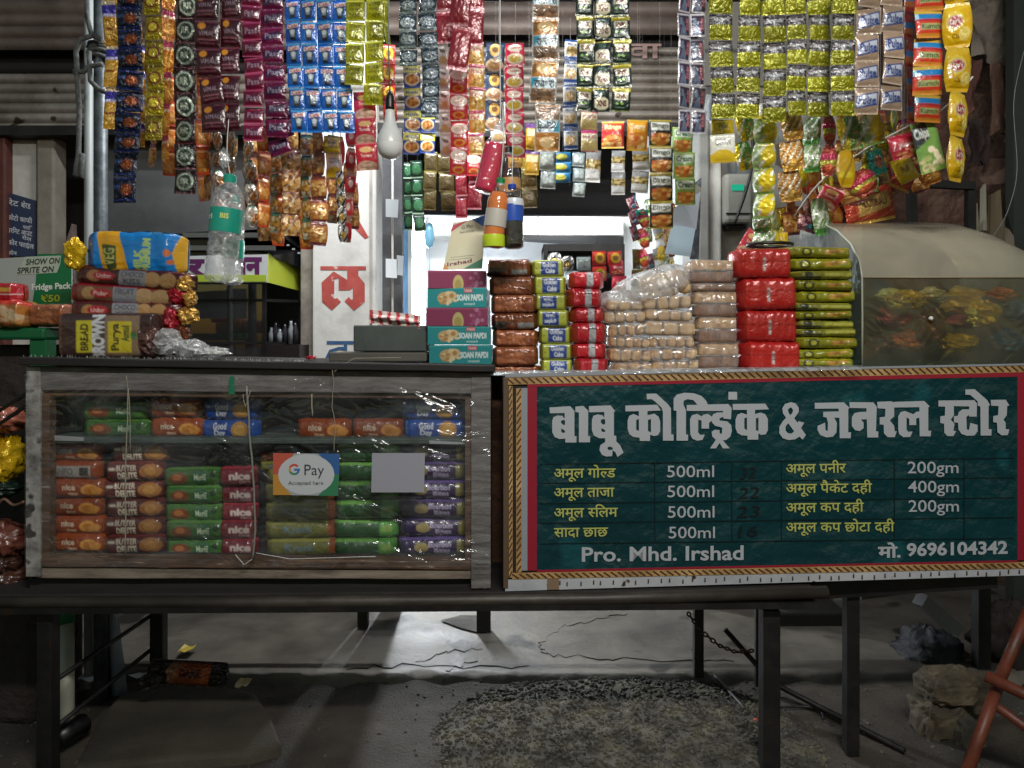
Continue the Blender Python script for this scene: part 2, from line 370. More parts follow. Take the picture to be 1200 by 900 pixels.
def carton(name, cv, mat, top=None):
    nx, ny = cv.nx, cv.ny; g = cv.grid(); X, Z = np.meshgrid(np.linspace(-.5, .5, nx), np.linspace(.5, -.5, ny))
    P = np.stack([X, X*0-.5, Z], -1).reshape(-1, 3)
    E = np.array([(-.5,-.5,-.5),(.5,-.5,-.5),(.5,.5,-.5),(-.5,.5,-.5),(-.5,-.5,.5),(.5,-.5,.5),(.5,.5,.5),(-.5,.5,.5)])
    n = nx*ny; Fq = quads(nx, ny)+[tuple(n+i for i in f) for f in ((3,2,1,0),(4,5,6,7),(1,2,6,5),(2,3,7,6),(3,0,4,7))]
    me = col_mesh(name, np.concatenate([P, E]), Fq, np.concatenate([g.reshape(-1, 3), np.tile(np.array(lin(top) if top else cv.bg), (8, 1))]), mat)
    me.polygons.foreach_set('use_smooth', [False]*len(me.polygons)); return me
ORD = ['topmost', 'second from the top', 'third from the top', 'fourth from the top', 'fifth from the top', 'sixth from the top', 'seventh from the top', 'eighth from the top', 'ninth from the top', 'tenth from the top', 'eleventh from the top', 'twelfth from the top', 'thirteenth from the top']
def J(a): return random.uniform(-a, a)
# ================================================================ UNSEEN LIGHT FITTINGS
def area(name, parent, loc, rot, sx, sy, power, col=(1, 1, 1)):
    l = bpy.data.lights.new(name, 'AREA'); l.shape = 'RECTANGLE'; l.size = sx; l.size_y = sy; l.energy = power; l.color = col
    o = bpy.data.objects.new(name, l); COL.objects.link(o); o.parent = parent; o.location = Vector(loc)-org(parent); o.rotation_euler = rot; return o
LX, LY, LZ = .45, -.35, 3.0
t = thing('tube_light', 'assumed unseen white tube light over the lane in front of the stall', 'tube light', (LX, LY, LZ))  # assumed lamp out of view, added to light the strips, cabinet and signboard
m = MB(); m.box((LX-.6, LY-.02, LZ), (LX+.6, LY+.02, LZ+.05)); m.obj('batten', LEDGEW, t, bev=.004)
m = MB(); m.tube([(LX-.58, LY, LZ-.02), (LX+.58, LY, LZ-.02)], .014, 10); m.obj('lamp_tube', emit('unseen_tube_glow', '#f4f8ff', 6), t, True)
area('assumed_front_lamp', t, (LX, LY, LZ-.045), (math.radians(45), 0, 0), 1.15, .12, 76, (1, .97, .92))
t = thing('tube_light', 'unseen white fill tube added above the space before the shutters', 'tube light', (-.4, 2.55, 2.78))
m = MB(); m.box((-1.0, 2.53, 2.78), (.2, 2.57, 2.82)); m.obj('batten', LEDGEW, t, bev=.004)
m = MB(); m.tube([(-.98, 2.55, 2.76), (.18, 2.55, 2.76)], .013, 10); m.obj('lamp_tube', bpy.data.materials['unseen_tube_glow'], t, True)
area('shutter_fill_lamp', t, (-.4, 2.55, 2.74), (0, 0, 0), 1.1, .05, 46, (.95, .98, 1))  # fill light added out of view to brighten shutters, pillar and floor
# ================================================================ GROUND
m = MB()                                           # road sheet to the horizon
m.add([(-150, -150, -.03), (150, -150, -.03), (150, 150, -.03), (-150, 150, -.03)], [(0, 1, 2, 3)])
tag(m.obj('ground', ASPH), kind='structure')
def hgrid(name, x0, x1, y0, y1, nx, ny, fz, mat, kind='structure'):
    xs = np.linspace(x0, x1, nx); ys = np.linspace(y0, y1, ny); X, Y = np.meshgrid(xs, ys); Z = fz(X, Y)
    me = bpy.data.meshes.new(name); me.from_pydata(np.stack([X, Y, Z], -1).reshape(-1, 3).tolist(), [], [f[::-1] for f in quads(nx, ny)]); me.update()
    me.polygons.foreach_set('use_smooth', [True]*len(me.polygons)); me.materials.append(mat); return tag(link(name, me), kind=kind)
n1, n2, n3 = sines(3, 10, .9), sines(4, 10, 3.2), sines(5, 12, 11)
def edge(X): return 2.58+.03*n2(X, X*0)+.02*n3(X, X*.3)
def zroad(X, Y): return -.012+.010*n2(X, Y)+.004*n3(X, Y)
hgrid('road', -3.2, 3.2, .9, 2.66, 260, 90, zroad, ASPH)
def zconc(X, Y):
    z = .014+.003*n1(X, Y)+.0015*n2(X, Y)+.001*n3(X, Y); return z-.045*np.clip((edge(X)-Y)/.05, 0, 1)
hgrid('concrete_floor', -3.2, 3.2, 2.5, 6.2, 300, 260, zconc, CONC)
# cracks: thin dark recessed lines in the slab (narrow grooves filled with dirt)
CRK = plain('crack_dirt', '#17130f', 1.0); CRK.node_tree.nodes['Principled BSDF'].inputs['Specular IOR Level'].default_value = 0
def crack(pts, name='floor_crack'):
    m = MB(); P = []
    for i in range(len(pts)-1):
        for k in range(6):
            a = Vector(pts[i]).lerp(Vector(pts[i+1]), k/6); P.append(a+Vector((J(.012), J(.02), 0)))
    P.append(Vector(pts[-1]))
    vs = []; 
    for i, p in enumerate(P):
        w = .0022*(.4+random.random()); z = float(zconc(np.array(p.x), np.array(p.y)))+.0012; vs += [(p.x, p.y-w*1.6, z), (p.x, p.y+w*1.6, z)]
    m.add(vs, [(2*i, 2*i+2, 2*i+3, 2*i+1) for i in range(len(P)-1)]); tag(m.obj(name, CRK), kind='structure')
def G(px, py, z=.016): Y = (CAMH-z)*F/(py-HY); return Vector(((px-600)*Y/F, Y, z))
crack([G(635, 762), G(655, 768), G(720, 771), G(800, 773), G(860, 775)]); crack([G(635, 762), G(632, 752), G(660, 733), G(700, 726), G(735, 719)])
crack([G(410, 782), G(470, 780), G(560, 782), G(620, 779)]); crack([G(485, 778), G(520, 764), G(565, 760)]); crack([G(520, 792), G(535, 780), G(560, 774)])
m = MB(); b = [G(516, 728), G(540, 722), G(566, 722), G(572, 732), G(560, 742), G(540, 737)]        # worn-through hollow in the slab
m.add([(p.x, p.y, p.z+.004) for p in b], [tuple(range(len(b)))]); tag(m.obj('worn_patch', mottle('worn_concrete', ['#322f2a', '#4a463f'], 8, .9, bs=80, bstr=.8)), kind='structure')
# broken-up rubble mound in front of the slab
def mound(X, Y):
    cx, cy = .34, 2.22; r = np.sqrt(((X-cx)/.60)**2+((Y-cy)/.44)**2); h = np.clip(1-r**3, 0, 1)*.04
    return -.02+h*(1+.25*n2(X*1.5, Y*1.5))+.007*n3(X, Y)*np.clip(h*30, 0, 1)
hgrid('rubble_mound', -.3, 1.0, 1.74, 2.66, 260, 180, mound, STONE)
ico = [(0,0,1),(.89,0,.45),(.28,.85,.45),(-.72,.53,.45),(-.72,-.53,.45),(.28,-.85,.45),(.72,.53,-.45),(-.28,.85,-.45),(-.89,0,-.45),(-.28,-.85,-.45),(.72,-.53,-.45),(0,0,-1)]
icf = [(0,1,2),(0,2,3),(0,3,4),(0,4,5),(0,5,1),(1,6,2),(2,7,3),(3,8,4),(4,9,5),(5,10,1),(6,7,2),(7,8,3),(8,9,4),(9,10,5),(10,6,1),(11,7,6),(11,8,7),(11,9,8),(11,10,9),(11,6,10)]
def stones(n, fn, smin, smax, name, mat, label):
    V = []; Fq = []; r = np.random.default_rng(5); I = np.array(ico)
    for i in range(n):
        x, y, z = fn(r); s = smin+(smax-smin)*r.random()**3; A = r.normal(0, 1, (3, 3)); q, _ = np.linalg.qr(A)
        v = (I*r.uniform(.6, 1.25, (12, 1)))@q*np.array([1, 1, .75])*s+[x, y, z+s*.25]; k = len(V)*12; V.append(v); Fq += [(a+k, b+k, c+k) for a, b, c in icf]
    me = bpy.data.meshes.new(name); me.from_pydata(np.concatenate(V).tolist(), [], Fq); me.update(); me.materials.append(mat)
    return tag(link(name, me), label, None, None, 'stuff')
def fm(r):
    while True:
        a = r.uniform(0, 6.28); q = r.random()**.5; x = .34+.60*q*math.cos(a); y = 2.22+.44*q*math.sin(a)
        return x, y, float(mound(np.array(x), np.array(y)))
stones(9000, fm, .0018, .010, 'gravel', STONE, 'loose grey gravel covering the rubble mound')
def fr(r):
    x = r.uniform(-1.6, 1.7); y = r.uniform(1.6, 2.6); return x, y, float(zroad(np.array(x), np.array(y)))
stones(1800, fr, .0015, .007, 'grit', STONE, 'fine grit scattered on the dusty road')
# flat concrete slab lying at the left front
m = MB(); top = [G(x, y, .022) for x, y in ((86, 898), (150, 893), (215, 886), (290, 882), (330, 870), (318, 838), (300, 812), (262, 803), (190, 806), (143, 810), (118, 840))]; k = len(top)
m.add([(p.x, p.y, .022+J(.002)) for p in top]+[(p.x+J(.01), p.y-.012, -.03) for p in top], [tuple(range(k))]+[(k+i, k+(i+1) % k, (i+1) % k, i) for i in range(k)])
single(m, 'stone_slab', mottle('dusty_slab', ['#211e18', '#363127', '#464033'], 3, .85, bs=90, bstr=.6, bd=.004, detail=9), 'flat broken concrete slab lying on the road under the left end of the table', 'stone slab', bev=.012)
# rocks at right
rr = np.random.default_rng(2)
def rock(px, py, w, h, d, label, Y, seed, mat=ROCK):
    r = np.random.default_rng(seed); m = MB(); c = W(px, py, Y); u, v = 34, 22; th, ph = np.meshgrid(np.linspace(0, 2*math.pi, u), np.linspace(0.001, math.pi-.001, v)); X = np.cos(th)*np.sin(ph); Yy = np.sin(th)*np.sin(ph); Z = np.cos(ph)
    sg = lambda a, p: np.sign(a)*np.abs(a)**p
    f1, f2, f3 = sines(seed, 8, .5), sines(seed+5, 8, 1.6), sines(seed+9, 12, 5); k = 1+.28*f1(X+Z, Yy)+.14*f2(X-Yy, Z)+.05*f3(X, Z+Yy)
    V = np.stack([sg(X, .6)*w/2*k+c.x, sg(Yy, .6)*d/2*k+c.y, sg(Z, .55)*h/2*k+c.z], -1).reshape(-1, 3); m.add(V, [q[::-1] for q in quads(u, v)][::1]); o = single(m, 'rock', mat, label, 'rock', 'stones piled by the orange steel frame')
rock(1098, 845, .14, .15, .14, 'pale yellow squarish stone at the left foot of the pile beside the orange frame', 2.25, 3)
rock(1110, 802, .16, .09, .13, 'pale yellow flat stone lying on top of the pile beside the orange frame', 2.25, 4)
rock(1136, 812, .12, .12, .13, 'brown grey angular stone at the right of the pile behind the orange frame', 2.32, 5)
rock(1130, 858, .09, .10, .10, 'small dark wedge of stone low in the pile beside the orange frame', 2.2, 8, STONE)
# litter
def litter(name, px, py, w, h, col, label, z=.034, rot=0):
    p = G(px, py, z); m = MB(); r = random.Random(px); vs = []
    for j in range(3):
        for i in range(4): vs.append((p.x+(i/3-.5)*w+r.uniform(-.004, .004), p.y+(j/2-.5)*h, z+r.uniform(.001, .014)))
    m.add(vs, [(j*4+i, j*4+i+1, j*4+i+5, j*4+i+4) for j in range(2) for i in range(3)])
    o = single(m, name, plain(name+'_paint', col, .4), label, 'litter', 'scraps of litter on the ground'); s = o.modifiers.new('s', 'SOLIDIFY'); s.thickness = .0008
litter('wrapper_scrap', 219, 762, .05, .06, '#b9a243', 'small crumpled yellow and black wrapper lying on the concrete floor')
litter('wrapper_scrap', 285, 803, .04, .05, '#a8956a', 'torn yellow scrap of packet beside the right edge of the stone slab', .05)
litter('paper_scrap', 106, 796, .06, .05, '#c9ccd0', 'white torn paper scrap on the floor beside the table legs')
litter('paper_scrap', 165, 793, .06, .03, '#b5b9bd', 'thin white paper scrap just left of the dropped brown wrapper', .05)
litter('paper_scrap', 888, 846, .03, .03, '#c05a48', 'tiny red scrap on the dirt near the right table legs', .0)

# ================================================================ BUILDING
FY = 3.30
def shutter(px0, px1, rows, label, right_shadow=None):
    t = thing('rolling_shutter', label, 'shutter', W((px0+px1)/2, rows[-1][1], FY))
    for (y0, y1, dy, mt) in rows:
        a = W(px0, y0, FY+dy); b = W(px1, y1, FY+dy); h = a.z-b.z; pr = [(0, .004), (.12, -.004), (.3, -.011), (.5, -.013), (.7, -.011), (.88, -.004), (.97, .004), (1, .006)]
        m = MB(); n = 13; vs = []
        for i in range(n):
            x = a.x+(b.x-a.x)*i/(n-1)
            for (q, y) in pr: vs.append((x, a.y+y+J(.0012), a.z-q*h))
        k = len(pr); m.add(vs, [(i*k+j, i*k+j+1, (i+1)*k+j+1, (i+1)*k+j) for i in range(n-1) for j in range(k-1)])
        m.obj('slat', mt, t, True)
    return t
rows = [(-60+i*19, -60+(i+1)*19, 0, SHUTD) for i in range(4)]+[(16+i*14, 30+i*14, 0, SHUTD) for i in range(3)]+[(58, 72, .09, WOODD), (72, 86, .09, WOODD)]+[(86+i*11.6, 97.6+i*11.6, .02, SHUT) for i in range(6)]
st = shutter(-420, 352, rows, 'grey brown rolled steel shutter over the dark bay at the left')
m = MB(); m.box(W(-420, 158, FY-.02), tuple(W(352, 153, FY+.06))); m.obj('bottom_bar', METAL, st)
rows = [(-60+i*20, -40+i*20, 0, SHUTD) for i in range(5)]+[(40, 55, .07, WOODD)]+[(55+i*10.6, 65.6+i*10.6, .02, SHUT) for i in range(9)]
st = shutter(438, 822, rows, 'rolled steel shutter with red painted letters above the shop opening')
m = MB(); m.box(W(438, 154, FY-.02), tuple(W(822, 149.5, FY+.06))); m.obj('bottom_bar', METAL, st)
REDP = mottle('faded_red_paint', ['#a03a36', '#bf5a52'], 12, .6, bs=60, bstr=.2, spots=('#d0b0a8', 26, .66))
REDF = mottle('pale_red_paint', ['#8d716b', '#967a74'], 12, .6, bs=60, bstr=.2)
def flat(Y): return lambda px, py, pr=0.0: W(px, py, Y)+Vector((0, -pr, 0))
lettering(st, 'वा', flat(FY-.002), 735, 775, 68, 26, REDF, bold=.02)
# shutter box above and pillar
m = MB(); m.box((-7, FY+.10, W(0, -60, FY).z), (7, FY+.5, 4.2)); single(m, 'wall', PLAST, 'grey plastered wall above the rolled shutters', 'wall')
def pillar(px0, px1, py0, py1, Y, d, name, mat, label, bev=.01):
    a = W(px0, py1, Y); b = W(px1, py0, Y); m = MB(); m.box((a.x, Y, max(a.z, 0)), (b.x, Y+d, b.z)); return single(m, name, mat, label, name.replace('_', ' '), bev=bev)
t = thing('pillar', 'whitewashed pillar with a big red painted letter beside the shop opening', 'pillar', W(397, 720, FY-.05))
a = W(366, 740, FY-.05); b = W(441, -60, FY-.05); m = MB(); m.box((a.x, FY-.05, .0), (b.x, FY+.5, b.z)); m.obj('shaft', WHITEW, t, bev=.006)
a = W(352, 740, FY-.02); b = W(366, -60, FY-.02); m = MB(); m.box((a.x, FY-.02, .0), (b.x+.001, FY+.48, b.z)); m.obj('side_band', mottle('darker_plaster', ['#5b544b', '#8a8278', '#a49d92'], 8, .85, bs=50), t, bev=.004)  # side band in darker mottled plaster than the shaft
for x in (433,):
    m = MB(); a = W(x, 740, FY-.056); b = W(x+3, -60, FY-.056); m.box((a.x, FY-.056, 0), (b.x, FY-.05, b.z)); m.obj('groove_strip', PLAST, t)
Z6 = lambda x, y: (200+x/5, 280+y/5)
la = ["878,160 1145,160 1145,182 1100,182 1100,215 1138,262 1138,368 1075,420 1020,365 1043,340 1062,358 1068,352 1068,285 1050,300 985,300 985,230 960,235 958,352 975,345 998,368 945,418 888,368 885,255 955,190 1035,240 1035,182 878,182"]
poly_lettering(t, [(Z6, la)], flat(FY-.05), REDP)
Z8 = lambda x, y: (200+x/5, 140+y/5)
poly_lettering(t, [(Z8, ["900,372 1098,372 1098,392 975,392 975,440 1000,560 1085,560 1160,690 1175,655 1175,680 1140,700 1090,650 1040,600 900,590 885,560 930,545 940,440 950,392 900,392"])], flat(FY-.05), REDP)
BLUEP = mottle('faded_blue_paint', ['#2c4f78', '#42668f'], 12, .6, bs=60, bstr=.2)
poly_lettering(t, [(Z6, ["915,598 1075,598 1075,617 1035,617 1035,655 990,650 950,660 950,705 905,700 930,650 985,632 1015,632 1015,617 915,617"])], flat(FY-.05), BLUEP)
# left bay wall, doorway and grey panel
m = MB(); a = W(-80, 740, 3.36); b = W(42, 160, 3.36); m.box((-7, 3.36, 0), (b.x, 3.44, b.z)); wl = single(m, 'wall', PLAST, 'beige plastered wall strip at the far left under the shutter', 'wall')
pillar(42, 63, 160, 740, 3.33, .1, 'door_jamb', mottle('brown_plaster', ['#5f574c', '#7c7468', '#8f877b'], 5, .8), 'grey brown door jamb right of the small blue rate board')
pillar(-12, 6, 155, 740, 3.31, .06, 'wooden_post', mottle('red_brown_wood', ['#3c1a14', '#5c2b22'], 8, .6), 'dark red brown wooden post at the far left edge')
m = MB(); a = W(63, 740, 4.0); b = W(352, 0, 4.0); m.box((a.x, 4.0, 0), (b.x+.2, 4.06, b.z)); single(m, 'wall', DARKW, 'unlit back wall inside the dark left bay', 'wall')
m = MB(); a = W(124, 275, 3.42); b = W(352, 150, 3.42); m.box((a.x, 3.42, a.z), (b.x, 3.5, b.z)); single(m, 'metal_sheet', GREYP, 'plain grey sheet panel above the glass display cart', 'panel', bev=.006)
m = MB(); a = W(48, 320, 3.5); m.add([W(52, 420, 3.5), W(62, 330, 3.5), W(84, 262, 3.5), W(90, 420, 3.5)]+[p+Vector((0, .04, 0)) for p in [W(52, 420, 3.5), W(62, 330, 3.5), W(84, 262, 3.5), W(90, 420, 3.5)]], [(0, 3, 2, 1), (4, 5, 6, 7), (0, 1, 5, 4), (1, 2, 6, 5), (2, 3, 7, 6)])
single(m, 'leaning_board', mottle('pinkish_board', ['#6b5a55', '#8d7a75'], 6, .7), 'pinkish grey board leaning in the dark doorway at the left', 'board')
# small blue rate board on the wall
t = thing('rate_board', 'small dark blue rate board with white handwritten lines on the left wall', 'sign board', W(25, 300, 3.34))
m = MB(); q = [W(7, 300, 3.34), W(42, 301, 3.34), W(42, 235, 3.34), W(8, 225, 3.34)]; m.prism(q, (0, .02, 0)); m.obj('board', plain('blue_board', '#27304a', .6), t)
CHALK = plain('white_paint', '#b9bac0', .7)
for (s, x0, x1, b0, b1, sz) in (('रेट', 10, 22, 240, 242, 9), ('बोर्ड'.replace('\u094d', ''), 25, 36, 243, 245, 9), ('फोटो काफी', 9, 38, 257, 262, 8), ('प्रति'.replace('\u094d', ''), 27, 38, 268, 270, 6), ('प्रिन्ट आउट'.replace('\u094d', ''), 9, 38, 272, 277, 8), ('रोल', 26, 37, 280, 283, 6), ('कोर फाईल', 9, 40, 286, 292, 8), ('फोन', 9, 20, 298, 299, 6)):
    lettering(t, s, flat(3.34), x0, x1, b0, sz, CHALK, b1, bold=.015)
# glass display cart in the left bay
CY = 3.12
t = thing('display_cart', 'black glass display cart with a white and lime signboard in the left bay', 'cart', W(280, 425, CY))
m = MB(); m.prism([W(216, 300, CY), W(318, 300, CY), W(354, 316, CY+.2), W(354, 292, CY+.2), W(318, 268, CY), W(216, 272, CY)], (0, .35, 0)); m.obj('canopy', plain('black_gloss', '#141416', .22), t, bev=.004)
for (y0, y1) in ((276, 279), (291, 293.5)):
    m = MB(); m.beam(W(216, y0, CY-.02), W(322, y0, CY-.02), .03, .02); m.obj('chrome_rail', plain('dull_chrome', '#7d7f82', .3, .8), t)
for k in range(5):
    a = W(323+k*6.4, 279+k*4.6, CY+.03*k-.02); m = MB(); m.box(a, (a.x+.012, a.y+.004, a.z+.007)); m.obj('canopy_slot', plain('slot_white', '#9a9c9e', .5), t)
Sx = lambda px, py, pr=0: W(px, py, CY-.03)+Vector((0, -pr, 0))
m = MB(); m.prism([W(216, 331, CY-.03), W(314, 331, CY-.03), W(314, 298, CY-.03), W(216, 300, CY-.03)], (0, .03, 0)); m.obj('front_sign', plain('sign_white', '#c7c9c9', .4), t)
m = MB(); m.prism([W(217, 330, CY-.034), W(312, 330, CY-.034), W(312, 322, CY-.034), W(217, 322, CY-.034)], (0, .003, 0)); m.obj('lime_band', plain('lime', '#a9bd3a', .4), t)
PURP = plain('purple_ink', '#5c1f58', .4)
lettering(t, 'र', Sx, 219, 240, 322.5, 28, PURP, bold=.05); lettering(t, 'ान', Sx, 280, 307, 321.5, 30, PURP, bold=.05)
def Sd(px, py, pr=0):
    u = (px-314)/38; return W(px, py, CY-.03+.28*u)+Vector((-pr*.6, -pr*.8, 0))
m = MB(); m.prism([Sd(314, 331), Sd(352, 341), Sd(352, 315), Sd(314, 297)], (0, .03, 0)); m.obj('side_sign', plain('lime_sign', '#b3bf3c', .45), t)
DKG = plain('dark_green_ink', '#3d4d1f', .5)
for (s, x, y) in (('आईस', 316, 316), ('कोला', 327, 320), ('पान', 340, 326)): lettering(t, s, Sd, x, x+9, y, 8, DKG, y+3, bold=.02, name='lettering')
for (s, x, y) in (('15', 319, 326), ('20', 331, 331), ('10', 344, 336)): lettering(t, s, Sd, x, x+5, y, 8, DKG, y+1, name='lettering')
for (x0, x1, y0, y1, dy) in ((307, 311, 331, 422, 0), (218, 222, 331, 422, 0), (350, 353, 340, 422, .2)):
    a = W(x0, y1, CY+dy); b = W(x1, y0, CY+dy); m = MB(); m.box((a.x, a.y, a.z), (b.x, a.y+.02, b.z)); m.obj('frame_post', METAL, t)
for (y, c) in ((352, 3), (402, 5)): 
    m = MB(); m.beam(W(218, y, CY+.01), W(310, y, CY+.01), .015, .012); m.beam(W(310, y, CY+.01), W(352, y+1, CY+.2), .015, .012); m.obj('shelf_edge', METAL, t)
gl = film('shop_glass', haze=.01, gloss=.10, rough=.03, bstr=0)
m = MB(); m.box(tuple(W(222, 420, CY+.004)), (W(307, 0, CY).x, CY+.008, W(0, 333, CY).z)); m.obj('front_glass', gl, t)
m = MB(); m.box(tuple(W(218, 640, CY+.01)), (W(350, 0, CY).x, CY+.3, W(0, 404, CY).z)); m.obj('cabinet_body', mottle('maroon_dark_panel', ['#1a1214', '#2a1a1c'], 4, .5), t)
for i, (x, h) in enumerate(((318, 20), (323, 26), (328, 18), (334, 24), (341, 28), (346, 26))):
    c = W(x, 403, CY+.12); m = MB(); m.lathe([(.0, 0), (.012, 0), (.013, h*.0022), (.006, h*.003), (.006, h*.0036), (0, h*.0036)], c, 10)
    single(m, 'drink_can' if i % 2 else 'glass_jar', [plain('jar_grey', '#8b8f93', .2), plain('jar_dark', '#2c2a30', .2)][i % 2], ['slim pale jar', 'slim dark jar'][i % 2]+' on the dark shelf of the glass cart, '+['nearest the sign post', 'second from the corner post', 'third from the corner post', 'fourth from the corner post', 'fifth from the corner post', 'nearest the pillar'][i], 'jar', 'jars in the glass cart', True)

# shop interior
INW = mottle('interior_white', ['#c4c6c6', '#dcdedd', '#e6e7e6'], 3, .6, bs=30, bstr=.1)
m = MB(); a = W(455, 740, 4.6); b = W(845, 60, 4.6); m.box((a.x-.3, 4.6, 0), (b.x+.2, 4.68, b.z)); single(m, 'wall', INW, 'white back wall inside the brightly lit shop', 'wall')
m = MB(); a = W(826, 740, 3.8); m.box((a.x, 3.55, 0), (a.x+.08, 4.6, 2.7)); single(m, 'wall', INW, 'white side wall inside the shop behind the hanging snacks', 'wall')
m = MB(); a = W(452, 740, 3.8); m.box((a.x-.1, 3.85, 0), (a.x-.02, 4.6, 2.7)); single(m, 'wall', INW, 'white left wall inside the shop beside the vertical tube', 'wall')
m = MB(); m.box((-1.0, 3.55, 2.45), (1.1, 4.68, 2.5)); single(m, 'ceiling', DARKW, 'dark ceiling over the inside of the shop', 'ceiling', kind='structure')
a = W(440, 252, 3.75); b = W(745, 158, 3.75); m = MB(); m.box((a.x, 3.75, a.z), (b.x, 3.8, b.z)); single(m, 'loft_board', DARKW, 'black board across the top of the shop opening behind the hanging snacks', 'board')
# loft box, white
t = thing('wall_cupboard', 'long white wall cupboard with a black lower edge inside the shop', 'cupboard', W(650, 290, 4.1))
a = W(500, 276, 4.4); b = W(731, 250, 4.4); m = MB(); m.box((a.x, 4.4, a.z), (b.x, 4.59, b.z)); m.obj('cupboard_front', LEDGEW, t, bev=.01)
m = MB(); a = W(600, 283, 4.08); b = W(731, 276.3, 4.08); m.prism([W(612, 275, 4.38), W(612, 279, 4.38), W(731, 287, 4.38), W(731, 277, 4.38)][::-1], (0, .15, 0)); m.obj('black_edge', BLACK, t)
m = MB(); a = W(700, 286, 4.36); m.box((a.x, 4.36, a.z), (W(728, 0, 4.36).x, 4.38, W(0, 277, 4.36).z)); m.obj('switch_box', BLACK, t)
m = MB(); a = W(630, 276, 4.395); b = W(631, 251, 4.395); m.box((a.x, 4.395, a.z), (b.x, 4.4, b.z)); m.obj('door_gap', METAL, t)
# shelf unit with goods
t = thing('shelf_unit', 'black framed shelf unit against the back wall of the shop', 'shelf', W(685, 600, 4.0))
for (x0, y0, x1, y1) in ((637, 286, 731, 294), (637, 286, 641, 600), (728, 286, 732, 600), (637, 345, 731, 350), (637, 400, 731, 405)):
    a = W(x0, y1, 4.0); b = W(x1, y0, 4.0); m = MB(); m.box((a.x, 4.0-(.002 if x1-x0 < 9 else 0), a.z), (b.x, 4.3, b.z)); m.obj('shelf_board' if x1-x0 > 9 else 'upright', METAL, t)
m = MB(); a = W(641, 600, 4.3); b = W(728, 294, 4.3); m.box((a.x, 4.3, a.z), (b.x, 4.32, b.z)); m.obj('back_board', mottle('shelf_back', ['#4c4c4e', '#5c5c5d'], 4, .6), t)
t = thing('tube_light', 'hidden fill tube added behind the black loft board inside the shop', 'tube light', (.25, 3.86, 2.12))
m = MB(); m.box((-.05, 3.84, 2.12), (.55, 3.87, 2.15)); m.obj('batten', LEDGEW, t)
m = MB(); m.tube([(-.03, 3.88, 2.11), (.53, 3.88, 2.11)], .012, 8); m.obj('lamp_tube', bpy.data.materials['unseen_tube_glow'], t, True)
area('cupboard_fill_lamp', t, (.25, 3.9, 2.10), (math.radians(50), 0, 0), .55, .05, 16, (.95, .98, 1))  # added hidden light that brightens the white cupboard and the jumble
# vertical tube light inside
TX = W(491, 0, 4.1).x
t = thing('tube_light', 'glaring white tube light fixed upright inside the shop beside the blue panel', 'tube light', (TX, 4.1, .55))
m = MB(); m.box((TX-.03, 4.12, .5), (TX+.03, 4.15, 1.86)); m.obj('batten', LEDGEW, t)
m = MB(); m.tube([(TX, 4.09, .52), (TX, 4.09, 1.84)], .036, 12); m.obj('lamp_tube', emit('inner_tube_glow', '#eef5ff', 60), t, True)
area('inner_lamp', t, (TX, 4.05, 1.18), (math.radians(-90), 0, 0), .06, 1.25, 38, (.92, .97, 1))
m = MB(); a = W(470, 740, 3.9); b = W(480, 150, 3.9); m.box((a.x, 3.9, 0), (b.x, 3.94, 2.1)); single(m, 'blue_door', mottle('steel_blue_panel', ['#3a5a78', '#4d7090'], 4, .5), 'narrow steel blue panel standing just left of the glaring tube', 'panel')
m = MB(); a = W(478, 740, 3.86); m.box((a.x, 3.86, 0), (W(483, 0, 3.86).x, 3.9, 2.1)); single(m, 'door_stile', LEDGEW, 'thin white upright edge beside the steel blue panel', 'door frame')
m = MB(); m.lathe([(0, -.085), (.045, -.07), (.06, -.02), (.058, .03), (.035, .075), (0, .085)], W(503, 258, 3.7), 20); m.tube([W(503, 272, 3.7), W(503.5, 312, 3.7), W(504, 330, 3.7)], .004, 6)
o = single(m, 'balloon', plain('pearl_blue', '#8fd0ee', .2, coat=.5), 'small pale blue balloon hanging in front of the lit inner wall', 'balloon', smooth=True); o.scale = (.42, .42, .75)
# dark pipe with paper slips beside the pillar
t = thing('conduit_pipe', 'dark grey upright pipe with two paper slips tied on beside the shop opening', 'pipe', W(459, 720, 3.15))
m = MB(); a = W(448, 600, 3.18); b = W(471, 150, 3.18); m.box((a.x, 3.18, 0), (b.x, 3.22, b.z)); m.obj('channel', mottle('grey_channel', ['#3c3d40', '#505154', '#626264'], 6, .6), t)
m = MB(); m.tube([W(460, 600, 3.14), W(460, 178, 3.14)], .005, 8); m.obj('inner_pipe', PLAST, t, True)
for (x0, y0, x1, y1, c) in ((452, 234, 466, 254, '#aab0b4'), (452, 304, 465, 325, '#dfe6ea'), (465, 300, 472, 322, '#b9c2c8')):
    m = MB(); m.prism([W(x0, y1, 3.1), W(x1, y1+1, 3.1), W(x1+1, y0, 3.1), W(x0, y0-1, 3.1)], (0, .002, 0)); m.obj('paper_slip', plain('slip', c, .6), t)
